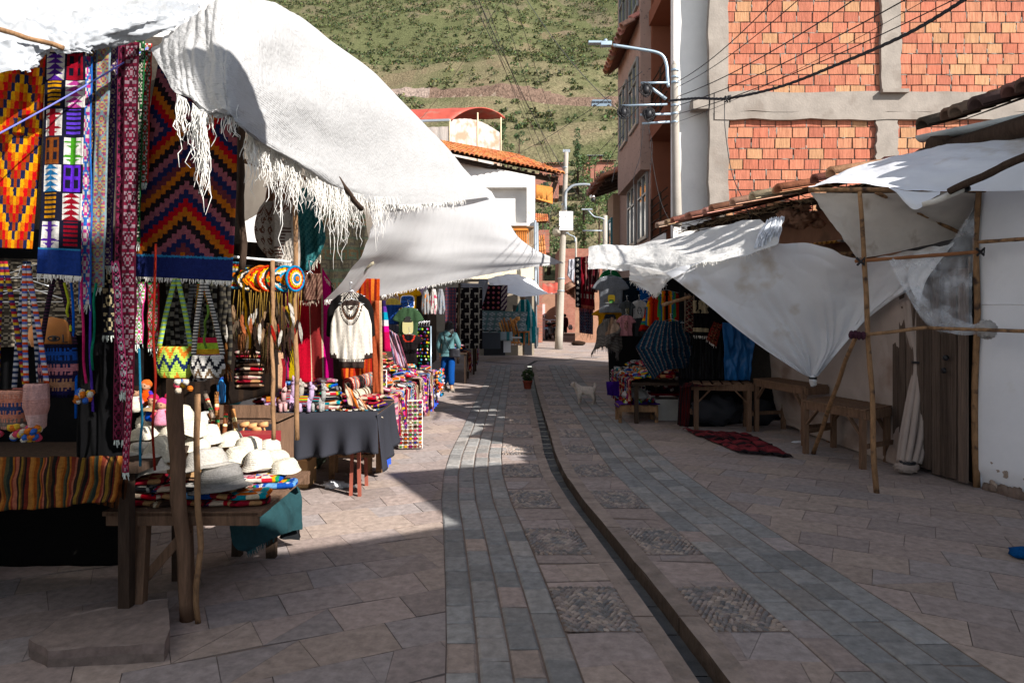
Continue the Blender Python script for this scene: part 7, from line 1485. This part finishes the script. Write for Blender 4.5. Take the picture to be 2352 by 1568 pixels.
hang('woven_shawl','dark red patterned shawl between the rainbow jacket and the black shawl','shawl',(1572,672),(1594,678),(1572,760),(1598,768),10.2,20,30,lambda u,v:diamonds(C_('6a2a2a'),C_('1a1416'),C_('8a7a6a'),6)(u,v),.04,group=gT)
for k in range(9):
    x=1590+k*15; hang('dark_jacket','dark grey striped garment hanging in the back row of the right stall','garment',(x-30,765),(x-14,765),(x-32+rnd.uniform(-3,3),868),(x-12,872),10.3+.05*(k%3),14,30,lambda u,v:C_('2a2a2c') if int(u*6)%2 else C_('161416'),.05,(4,3),group='dark striped garments in the back row')
hang('blue_tarpaulin','dull blue plastic tarpaulin hanging at the back under the white one','tarpaulin',(1660,740),(1735,750),(1664,873),(1722,873),10.2,30,30,lambda u,v:C_('14568e'),.07,(5,3),4,mt=mat('blue_plastic_tarp',lin('14568e'),.4,.2,3,.5,14,trans=.15))
hang('grey_sheet','dark soiled sheet behind the trestle tables right of the blue tarpaulin','sheet',(1715,780),(1850,800),(1700,880),(1850,885),10.35,20,20,lambda u,v:C_('4a4540'),.05)
# draped heap table
tb=T('clothes_table','low table heaped with folded woven goods at the front of the right stall','table',(2.3,11.6,0))
m=M(); m.box((2.35,11.7,.62),(.95,2.2,.04)); mk('tabletop',m,darkw,tb)
for (a,b) in ((1.95,10.7),(1.95,12.7),(2.7,10.7),(2.7,12.7)): m=M(); m.box((a,b,.3),(.06,.06,.6)); mk('leg',m,darkw,tb)
gQ='textiles on the right clothes table'
for k in range(80):
    y=10.6+rnd.random()*2.1; x=1.95+rnd.random()*.8; putfold(rnd.choice([0,2,4,5,6,7,7,8]),(x,y,.65+(x-1.9)*.45*rnd.random()+.02),rnd.random()*3,(rnd.uniform(.7,1.1),rnd.uniform(.7,1),1.1),'heaped on the right-hand clothes table',gQ,(rnd.uniform(-.3,.3),rnd.uniform(-.5,.1)))
for k,y in enumerate(np.arange(10.8,12.9,.12)):
    i=[7,0,4,5,6,7,2][k%7]; n_,p_=DP[i]; o=p_.copy(); COL.objects.link(o); o.location=(1.9,y,.66); o.rotation_euler=(0,0,math.pi+rnd.uniform(-.2,.2)); o['label']=n_+' scarf hanging over the street edge of the right clothes table'; o['group']='scarves on the right clothes table'; o.scale=(1,1.2,.9)
hang('purple_cloth','purple cloth hanging below the heap on the right','cloth',(1392,876),(1424,876),(1395,907),(1424,910),11.9,20,10,lambda u,v:C_('4a2a90'),.04)
magnets('magnet_board','brown board covered in rows of small magnets at the right stall',1.85,2.28,.05,.74,11.7,R(-4),7,11)
# toy bench with tray, white crate, red textile
q=G(1470,972); t=T('display_bench','small pale wooden bench carrying little toys on purple cloth','bench',tuple(q))
m=M(); 
for k in range(4): m.box(q+Vector((-.02,.08+k*.1,.27)),(.62,.09,.02))
m.box(q+Vector((-.02,.04,.22)),(.62,.02,.09)); mk('seat',m,polem,t)
for (dx,dy) in ((-.3,.06),(.27,.06),(-.3,.4),(.27,.4)): m=M(); m.box(q+Vector((dx,dy,.11)),(.05,.05,.22)); mk('leg',m,polem,t)
m=M(); A=[[q+Vector((-.34+.66*u,-.0+.45*v,.295+.015*math.sin(u*15)*math.sin(v*9)-(.05 if u<.05 else 0))) for u in np.linspace(0,1,20)] for v in np.linspace(0,1,12)]; m.grid(A,c=C_('5a2a90')); mk('purple_cloth',m,fab,label='purple cloth spread on the toy bench',cat='cloth')
for k in range(30): m=M(); c=q+Vector((rnd.uniform(-.22,.25),rnd.uniform(.03,.38),.31)); m.ell(c,(.025,.02,.03),8,rnd.choice(PAL),nz=.3); m.ell(c+Vector((.01,0,.035)),.013,7,rnd.choice(PAL)); mk('tiny_figurine',m,fab,label='tiny bright figurine on the purple cloth of the toy bench',cat='figurine',group='figurines on the toy bench')
m=M(); m.ell(q+Vector((.02,.5,.38)),(.2,.14,.12),20,C_('b88a90'),nz=.5,fr=4); mk('bundle_bag',m,MATS['cloudy_plastic'],label='plastic bag of pinkish goods behind the toy bench',cat='bag')
m=M(); c=G(1535,966); m.box(c+Vector((.05,.2,.17)),(.5,.35,.34)); mk('white_crate',m,mat('dirty_white_board',lin('a8a49c'),.8,.2,3,.1,20),label='dirty white box on the paving right of the toy bench',cat='box')
t=T('display_tray','red trays of wrapped crafts stacked over the white box','tray',tuple(c+Vector((0,.3,.36))))
for k in range(2): m=M(); m.box(c+Vector((0,.15+.25*k,.42+.14*k)),(.55,.3,.03),c=C_('7a1420')); mk('tray_base',m,fab,t)
for k in range(22): m=M(); m.ell(c+Vector((rnd.uniform(-.22,.25),.05+rnd.random()*.4,.46+.1*rnd.random()+(.12 if k%2 else 0))),(.035,.03,.035),8,rnd.choice([C_('a89078'),C_('8a2a34'),C_('d8c8c0'),C_('5a2a6a')]),nz=.4); mk('craft_ball',m,fab,label='little round woven craft on the red trays of the right stall',cat='craft',group='crafts on the red trays')
hang('red_blanket','dark red striped blanket hanging from the table end to the ground','blanket',(1560,885),(1588,885),(1556,975),(1582,982),9.9,30,20,lambda u,v:C_('5a1a1c') if int(u*14)%3 else C_('2a2428'),.05)
m=M(); A=sheet([[(1570,880,10.2),(1620,878,10.3),(1690,880,10.4)],[(1562,888,9.7),(1615,888,9.8),(1672,884,9.9)]],24,8,.02,(4,2),2); m.grid(A,lambda u,v:C_('5a2024') if int(u*18)%2 else C_('2a1c20')); mk('red_cloth',m,fab,label='dark red patterned cloth lying on the long wooden table',cat='cloth')
# ---- wooden trestle tables
def trestle(name,label,pts,z,legs,group=None,slats=9,fr_=.09):
    # pts: corners near-left, near-right, far-right, far-left in world xy
    a,b,c,d=[Vector((p[0],p[1],z)) for p in pts]; t=T(name,label,'table',tuple(((a+b+c+d)/4).xy)+(0,),group)
    m=M()
    for k in range(slats):
        u=(k+.5)/slats; p=a.lerp(b,u); q=d.lerp(c,u); e=(q-p).normalized()*.03; w_=(b-a).length/slats; m.beam(p-e,q+e,w_*.72,.018)
    mk('slatted_top',m,woodm,t)
    for (p,q) in ((a,b),(d,c),(a,d),(b,c)):
        m=M(); m.beam(p-Vector((0,0,.055)),q-Vector((0,0,.055)),.03,fr_); mk('apron_rail',m,woodm,t)
    for (p,q) in ((a,b),(b,a),(c,d),(d,c)):
        i=(q-p).normalized()*.06; f=p+i; m=M(); m.beam((f.x,f.y,0),(f.x,f.y,z-.02),.06,.055,up=(0,1,0)); mk('leg',m,woodm,t)
        m=M(); m.beam((f.x,f.y,z-.3),tuple((f+(q-p).normalized()*.22).xy)+(z-.07,),.045,.02,up=(0,0,1)); mk('brace',m,woodm,t)
    for (p,q) in ((b,c),(a,d)): m=M(); m.beam((p.x,p.y+.03,.25),(q.x,q.y-.03,.25),.03,.05); mk('lower_rail',m,woodm,t)
    return t
gTb='empty wooden trestle tables on the right'
g1=G(1980,1072); 
trestle('trestle_table','nearest empty slatted table, in front of the soiled white sheet',((3.55,8.35),(3.85,7.4),(4.3,7.75),(4.08,8.75)),.645,None,gTb,11)
trestle('trestle_table','middle empty slatted table, under the knot of the hanging tarpaulin',((3.55,10.0),(3.78,8.75),(4.22,9.0),(4.02,10.2)),.76,None,gTb,9)
trestle('trestle_table','longest and darkest empty table reaching back to the clothes stall',((2.65,10.05),(3.5,9.9),(3.6,10.35),(2.75,10.55)),.69,None,gTb,6)
m=M(); m.ell((3.1,10.45,.24),(.42,.2,.24),30,nz=.3); m.ell((3.75,10.5,.22),(.35,.2,.22),30,nz=.3); mk('covered_goods',m,mat('black_cover',lin('26262a'),.7,.2,4,.3,12),label='goods under dark plastic beneath the longest wooden table',cat='cover')
# rug lying on paving
rg=T('heaped_rug','crumpled red and black rug lying on the paving before the tables','rug',tuple(G(1700,1025)))
m=M(); A=[]
gA,gB_,gC_,gD=G(1578,990),G(1800,1055),G(1735,1000),G(1625,982)
for i,v in enumerate(np.linspace(0,1,60)):
    row=[]
    for j,u in enumerate(np.linspace(0,1,90)):
        p0=Vector((2.5,10.0,0)).lerp(Vector((3.35,9.55,0)),u).lerp(Vector((2.75,8.3,0)).lerp(Vector((3.3,8.0,0)),u),v)
        hh=.02+.055*abs(noise.noise(Vector((u*6,v*9,3))))+.05*abs(math.sin((u*5+v*7)*2+3*noise.noise(Vector((u*3,v*3,1)))))*math.sin(math.pi*min(1,max(0,v)))*math.sin(math.pi*u)
        row.append(p0+Vector((.05*noise.noise(Vector((u*9,v*5,7))),.08*noise.noise(Vector((u*7,v*6,17))),hh)))
    A.append(row)
m.grid(A,lambda u,v:[C_('8a3a40'),C_('9a4248'),C_('7a3238'),C_('2a2226'),C_('8a3a40'),C_('1c181a')][int(v*22)%6]); mk('woven_panel',m,fab,rg,solid=.006)
m=M(); m.ell(G(1832,1016)+Vector((0,0,.01)),(.08,.04,.012),10,nz=.5); mk('paper_scrap',m,tarpm,label='scrap of white paper on the paving under the trestle tables',cat='litter')
# item at the right edge
m=M(); q=G(2348,1280); m.ell(q+Vector((.05,0,.03)),(.12,.1,.035),16,C_('1a5a9a'),nz=.4); m.ell(q+Vector((.1,.0,.06)),(.08,.06,.03),12,C_('6a1a3a'),nz=.4); mk('blue_textile',m,fab,label='edge of a blue and maroon textile on the paving at the right edge',cat='cloth')
# far dark shape on the paving + basket
m=M(); m.ell(G(1328,793)+Vector((0,0,.09)),(.33,.2,.12),12,C_('3a2a20'),nz=.3); mk('rock',m,fab,label='dark lump of rock on the alley paving beyond the sun band',cat='rock')

m=M(); m.grid(sheet([[(.42,1.5,4.5),(.75,1.45,4.47),(1.12,1.35,4.5)],[(.46,1.5,3.95),(.76,1.43,3.9),(1.1,1.35,3.9)],[(.5,1.5,3.5),(.78,1.42,3.22),(1.15,1.33,3.05)]],24,24,.02,(3,2),5,world=True)); mk('shade_cloth',m,tarpm,label='unseen white cloth added high above the street to shade the big stepped rug',cat='cloth')  # unseen cloth added above the camera to cast shade on the big stepped rug
wire('shade_cloth_line','unseen line added high across the street to carry the shading cloth','line',((-3.3,2.4,4.9),(4.95,.3,4.2)),.004,sag=.15)  # added out of view, only holds the shading cloth
# ================================================================ PEOPLE, DOG, MOTORCYCLES, PLANT
def skinned(name,verts,edges,rad,cols,parent,mt,sub=2,colz=None):
    me=bpy.data.meshes.new(name); org=ORG[parent.name] if parent is not None else Vector((0,0,0))
    me.from_pydata([tuple(Vector(v)-org) for v in verts],edges,[]); o=bpy.data.objects.new(name,me); COL.objects.link(o); o.parent=parent; ORG[o.name]=org
    sk=o.modifiers.new('skin','SKIN'); sk.use_smooth_shade=True
    if not me.skin_vertices: 
        bpy.context.view_layer.objects.active=o
    lay=me.skin_vertices[0].data if me.skin_vertices else None
    if lay:
        for i,r in enumerate(rad): lay[i].radius=(r,r) if not hasattr(r,'__len__') else r
        lay[0].use_root=True
    s=o.modifiers.new('sub','SUBSURF'); s.levels=sub; s.render_levels=sub
    dg=bpy.context.evaluated_depsgraph_get(); dg.update(); e=bpy.data.meshes.new_from_object(o.evaluated_get(dg)); e.name=name
    V=np.zeros(len(e.vertices)*3); e.vertices.foreach_get('co',V)
    o.modifiers.clear(); o.data=e; e.materials.clear(); e.materials.append(mt)
    for p in e.polygons: p.use_smooth=True
    ca=e.color_attributes.new('Col','FLOAT_COLOR','POINT')
    for i,v in enumerate(e.vertices): ca.data[i].color=(*cols(Vector(v.co)+org),1)
    return o
skinm=mat('skin',attr=True,rough=.6,var=.05,scale=20,bump=0,spec=.3)
# woman in teal hoodie, seen from behind, walking away with head turned right
fl,fr_=G(1022,896),G(1037,900); base=(fl+fr_)/2; s=1.52/1.6
t=T('person','person with long dark hair in pale teal hoodie and blue jeans, seen from behind','person',tuple(base))
B=lambda x,y,z:base+Vector((x,y,z))*s
bx,by=0,0
LF,RF=fl,fr_
pel=B(0,0,.86); 
lk=LF.lerp(pel,.5)+Vector((-.05,-.05,.02)); rk=RF.lerp(pel,.52)+Vector((.03,-.04,.02))
body_v=[pel,B(0,0,1.0),B(.0,-.02,1.2),B(0,-.03,1.34),B(.01,-.01,1.42),B(.02,.03,1.5),B(.02,.035,1.56),
 B(-.09,0,.84),lk,LF+Vector((0,-.02,.08)),LF+Vector((-.01,.12,.03)), B(.09,0,.84),rk,RF+Vector((0,-.02,.08)),RF+Vector((.03,.12,.03)),
 B(-.17,-.02,1.31),B(-.22,-.01,1.05),B(-.20,.12,.86),B(-.19,.15,.79), B(.17,-.02,1.31),B(.24,-.01,1.07),B(.2,.14,.92),B(.18,.18,.87)]
body_e=[(0,1),(1,2),(2,3),(3,4),(4,5),(5,6),(0,7),(7,8),(8,9),(9,10),(0,11),(11,12),(12,13),(13,14),(3,15),(15,16),(16,17),(17,18),(3,19),(19,20),(20,21),(21,22)]
body_r=[.12,.105,.115,.1,.045,.085,.06,.085,.055,.035,.03,.085,.055,.035,.03,.055,.035,.026,.03,.055,.035,.026,.03]
skc=C_('b88a6a')
skinned('body',body_v,body_e,body_r,lambda q:skc,t,skinm)
# fingers on both hands
m=M()
for hx in (body_v[18],body_v[22]):
    for k in range(4): a=hx+Vector((-.02+.013*k,.0,-.02)); m.tube([a,a+Vector((0,.01,-.03-.004*(1.5-abs(k-1.5)))),a+Vector((0,-.005,-.052-.006*(1.5-abs(k-1.5))))],[.008,.0075,.005],6,c=skc)
    m.tube([hx+Vector((-.02,.01,.0)),hx+Vector((-.04,.02,-.02)),hx+Vector((-.04,.02,-.04))],[.009,.008,.005],6,c=skc)
mk('fingers',m,skinm,t)
JC=C_('2456a0')
skinned('jeans',[pel,B(0,0,.98),B(-.09,0,.84),lk,LF+Vector((-.0,-.02,.13)),B(.09,0,.84),rk,RF+Vector((0,-.02,.13))],[(0,1),(0,2),(2,3),(3,4),(0,5),(5,6),(6,7)],[.145,.13,.105,.085,.078,.105,.085,.078],lambda q:JC,t,fab)
HC_=C_('6f9a9e')
skinned('hoodie',[B(0,0,.98),B(0,-.01,.9),B(0,-.02,1.18),B(0,-.03,1.33),B(-.16,-.02,1.32),B(-.24,-.02,1.07),B(-.2,.1,.9),B(.16,-.02,1.32),B(.26,-.02,1.09),B(.21,.11,.95),B(0,-.05,1.40)],[(0,1),(0,2),(2,3),(3,4),(4,5),(5,6),(3,7),(7,8),(8,9),(3,10)],[.16,.165,.155,.125,.08,.062,.045,.08,.062,.045,.07],lambda q:HC_,t,fab)
m=M(); m.ell(B(0,-.1,1.36),(.11,.06,.09),16,HC_,nz=.2); mk('hood',m,fab,t)
m=M(); m.ell(B(.02,.02,1.555),(.098,.105,.105),18,C_('120e0e'),nz=.12); 
for k in range(70):
    a=rnd.uniform(-1.5,1.5); q=B(.02+math.sin(a)*.085,-.0-math.cos(a)*.085,1.53+rnd.random()*.05); m.tube([q,q+Vector((rnd.uniform(-.02,.02)+.01,-.05,-.12)),q+Vector((rnd.uniform(-.03,.03)+.03,-.06,-.24-.12*rnd.random()))],[.012,.013,.004],5,c=C_('14100f'))
mk('hair',m,mat('dark_hair',(.012,.01,.009),.45,.2,60,.2,100,stretch=(8,8,1)),t)
# face turned to the right
m=M(); fc=B(.055,.075,1.53); m.ell(fc+Vector((.035,.02,-.005)),(.014,.012,.018),8,skc); m.ell(fc+Vector((.018,.035,-.04)),(.014,.008,.006),8,C_('8a4a44')); m.ell(fc+Vector((.02,.03,.02)),(.008,.008,.006),7,(.01,.01,.01)); mk('face_features',m,skinm,t)
for k,f0 in enumerate((LF,RF)): m=M(); m.ell(f0+Vector((.01*k,.05,.05)),(.055,.13,.055),16,C_('b8a898'),nz=.1); m.box(f0+Vector((.01*k,.05,.012)),(.1,.25,.024),c=C_('d8d0c4')); mk('shoe',m,fab,t)
sb=T('handbag','small black crossbody handbag at the hip of the person in teal','bag',tuple(B(.2,-.1,.85))); m=M(); garment(m,[(0,-.9,.9),(1,-1,1)],.26,.2,.1,lambda x,v:(.014,.014,.018),12,12,.004,1,cen=B(.17,-.17,1.02)); mk('bag_body',m,mat('black_leather',(.014,.014,.018),.45,.1,10,.1,40),sb)
m=M(); m.tube([B(.07,-.2,1.0),B(-.03,-.19,1.2),B(-.1,-.12,1.38),B(-.1,-.02,1.42)],.009,6); mk('strap',m,blackm,sb)
# person far in the alley
q=P(1297,766,50); sp=1.2; t=T('person','person in dark red top holding a white bag, far in the alley','person',tuple(q)); B2=lambda x,y,z:q+Vector((x,y,z))*.92
skinned('body',[B2(0,0,.8),B2(0,0,1.1),B2(0,-.01,1.22),B2(0,-.02,1.3),B2(0,-.02,1.4),B2(-.08,0,.75),B2(-.09,-.05,.42),B2(-.09,0,.05),B2(-.09,-.12,.03),B2(.08,0,.75),B2(.09,0,.42),B2(.1,.04,.05),B2(.1,-.08,.03),B2(-.19,0,1.15),B2(-.25,-.02,.9),B2(-.22,-.1,.7),B2(.19,0,1.15),B2(.26,-.02,.9),B2(.28,-.05,.68)],[(0,1),(1,2),(2,3),(3,4),(0,5),(5,6),(6,7),(7,8),(0,9),(9,10),(10,11),(11,12),(2,13),(13,14),(14,15),(2,16),(16,17),(17,18)],[.13,.13,.09,.05,.08,.08,.06,.04,.035,.08,.06,.04,.035,.05,.035,.025,.05,.035,.025],lambda v:C_('b07a58'),t,skinm,1)
m=M(); garment(m,[(0,-.5,.5),(.12,-.8,.8),(.6,-.9,.9),(1,-.8,.8)],.62,.72,.34,lambda x,v:C_('5a2028'),12,12,.02,1,cen=B2(0,0,1.3)); mk('red_top',m,fab,t)
m=M(); 
for sx in (-1,1): m.tube([B2(sx*.08,0,.85),B2(sx*.09,0,.4),B2(sx*.1,0,.08)],[.13,.1,.09],10,c=C_('16161a'))
mk('trousers',m,fab,t); m=M(); m.ell(B2(0,.02,1.44),(.13,.13,.13),12,C_('120e0e')); mk('hair',m,fab,t)
m=M(); m.ell(B2(.45,-.05,.5),(.16,.1,.2),12,C_('c8c8cc'),nz=.3); mk('plastic_bag',m,tarpm,label='white plastic bag held by the person far in the alley',cat='bag')
# dog
d0=G(1345,928); t=T('dog','small shaggy cream dog standing side-on on the stone setts','dog',tuple(d0)); D=lambda x,y,z:d0+Vector((x,y,z))
dv=[D(.03,0,.27),D(-.08,0,.27),D(-.15,0,.30),D(-.20,0,.37),D(-.245,-.01,.385),D(-.29,-.02,.37),D(.14,0,.27),D(.17,0,.3),D(.19,.0,.37),D(.16,0,.41),
    D(-.13,-.05,.17),D(-.125,-.05,.09),D(-.13,-.05,.02),D(-.15,-.05,.015),D(-.11,.05,.17),D(-.10,.05,.09),D(-.105,.05,.02),
    D(.11,-.05,.18),D(.155,-.05,.1),D(.13,-.05,.02),D(.11,-.05,.015),D(.15,.05,.18),D(.19,.05,.1),D(.17,.05,.02)]
de=[(0,1),(1,2),(2,3),(3,4),(4,5),(0,6),(6,7),(7,8),(8,9),(1,10),(10,11),(11,12),(12,13),(1,14),(14,15),(15,16),(6,17),(17,18),(18,19),(19,20),(6,21),(21,22),(22,23)]
dr=[.082,.092,.075,.055,.055,.028,.08,.04,.03,.025,.04,.028,.026,.02,.04,.028,.026,.045,.026,.025,.02,.045,.026,.025]
furc=lambda v:C_('c4b8aa') if v.z>.12 else C_('a89a8a')
furm=mat('shaggy_fur',attr=True,rough=1,var=.3,scale=40,bump=.9,bscale=70,spec=.05,bdist=.01)
bd_=skinned('body',dv,de,dr,furc,t,furm,2)
m=M(); me=bd_.data; idx=list(range(len(me.polygons)))
for k in range(1500):
    p=me.polygons[rnd.choice(idx)]; c=Vector(p.center)+d0; n_=Vector(p.normal); dd=(n_*.6+Vector((.25,0,-.9))).normalized(); L_=.03 if c.z-d0.z>.12 else .015; w_=dd.cross(n_).normalized()*.0035 if dd.cross(n_).length>1e-4 else Vector((.003,0,0))
    m.poly([c-w_,c+w_,c+dd*L_],tuple(v*(.75+.5*rnd.random()) for v in C_('ccc0b2')))
for k in range(90): c=D(.17+rnd.uniform(-.02,.03),rnd.uniform(-.02,.02),.34+rnd.random()*.08); m.poly([c,c+Vector((.006,0,0)),c+Vector((rnd.uniform(-.05,.04),rnd.uniform(-.02,.02),rnd.uniform(-.05,.03)))],C_('a89a8a'))
mk('fur',m,furm,t)
m=M(); m.ell(D(-.312,-.02,.372),(.012,.012,.01),8); 
for sx in (-1,1): m.ell(D(-.265,-.01+sx*.035-.005,.4),.008,7)
mk('eyes_and_nose',m,blackm,t)
for sx in (-1,1): m=M(); m.ell(D(-.225,-.005+sx*.055,.385),(.025,.014,.045),10,C_('b8a898'),nz=.3); mk('ear',m,furm,t)
# flower pot
q=G(1212,893); t=T('potted_plant','leafy plant in a reddish pot standing on the mosaic strip','plant',tuple(q))
m=M(); m.lathe([(.075,0),(.08,.01),(.105,.16),(.115,.165),(.115,.195),(.1,.195),(.095,.17)],q,20); mk('pot',m,mat('clay_pot',lin('8a3f2c'),.8,.15,6,.1,30),t)
m=M(); 
for k in range(9): a=rnd.random()*6.3; m.tube([q+Vector((0,0,.17)),q+Vector((math.cos(a)*.06,math.sin(a)*.06,.3)),q+Vector((math.cos(a)*.12,math.sin(a)*.12,.38))],[.006,.004,.002],5)
mk('stems',m,darkw,t)
m=M(); leafball(m,q+Vector((0,0,.32)),.14,220,.03,[(.04,.07,.025),(.06,.1,.03),(.03,.05,.02)],.95); mk('foliage',m,leafm,t)
# motorcycles
def moto(label,q,rot,col):
    t=T('motorcycle',label,'motorcycle',tuple(q),'motorcycles parked in the alley',rot=rot); m=M()
    def o(nm,m,mt): return mk(nm,m,mt,t,local=True)
    ch_=mat('chrome',(.7,.7,.72),.15,.05,3,0,metal=1)
    for y in (-.62,.62):
        m=M(); m.tube([(0,y+math.cos(a)*.27,.3+math.sin(a)*.27) for a in np.linspace(0,2*math.pi,26)],.05,8); w_=o('wheel',m,blackm)
        m=M(); m.tube([(0,y+math.cos(a)*.2,.3+math.sin(a)*.2) for a in np.linspace(0,2*math.pi,22)],.014,6)
        for k in range(8): a=k*math.pi/4; m.tube([(0,y,.3),(0,y+math.cos(a)*.2,.3+math.sin(a)*.2)],.005,4)
        m.tube([(-.06,y,.3),(.06,y,.3)],.04,8); r=mk('rim',m,ch_,w_,local=True)
    m=M(); m.ell((0,.15,.78),(.14,.26,.13),14); m.ell((0,-.45,.68),(.1,.28,.08),12); o('fuel_tank_and_fairing',m,mat('bike_paint_'+label.split()[0],col,.25,.05,3,0,spec=.6))
    m=M(); m.ell((0,-.2,.82),(.13,.36,.06),14); o('seat',m,blackm)
    m=M(); m.box((0,.02,.42),(.26,.36,.32)); m.tube([(.14,.1,.35),(.16,-.3,.28),(.16,-.75,.34)],.045,8); o('engine',m,metalm)
    m=M(); m.tube([(-.06,.62,.3),(-.06,.45,.95)],.025,7); m.tube([(.06,.62,.3),(.06,.45,.95)],.025,7); m.tube([(-.36,.32,1.02),(-.1,.44,1.0),(.1,.44,1.0),(.36,.32,1.02)],.016,7); o('handlebar_and_fork',m,ch_)
    for s_ in (-1,1): m=M(); m.tube([(s_*.25,.4,1.02),(s_*.3,.38,1.18)],.008,5); m.ell((s_*.31,.37,1.2),(.07,.02,.05),10); o('mirror',m,ch_)
    m=M(); m.ell((0,-.74,.72),(.07,.05,.04),10); o('tail_light',m,mat('red_lens',lin('a81818'),.3,.05,3,0))
    m=M(); m.box((0,-.78,.58),(.2,.01,.13)); o('number_plate',m,mat('plate_blue_white',lin('9ac0e0'),.5,.05,3,0))
    m=M(); m.ell((0,.55,.86),(.1,.08,.1),12); o('headlamp',m,ch_)
    return t
moto('red-tailed motorcycle seen from behind with blue plate, nearest in the alley',Vector((P(1260,775,36).x,36,zg(36))),R(-12),(.02,.02,.025))
moto('second motorcycle half hidden behind the nearest one by the pole',Vector((P(1268,775,37.5).x,37.5,zg(37.5))),R(15),lin('8a1a1a'))

for i,(n_,p_) in enumerate(DP):
    if not du_[i]: p_.location=(-1.36,7.4+.3*i,.74); p_['label']=n_+' scarf hanging over the '+('near' if i<4 else 'middle')+' street edge of the side table'
for i,p_ in enumerate(FP):
    if not FU[i]: p_.location=(-1.9,9+.1*i,.9); p_['label']=FC[i][0]+' folded textile in the middle of the long side table'; p_['group']=gS
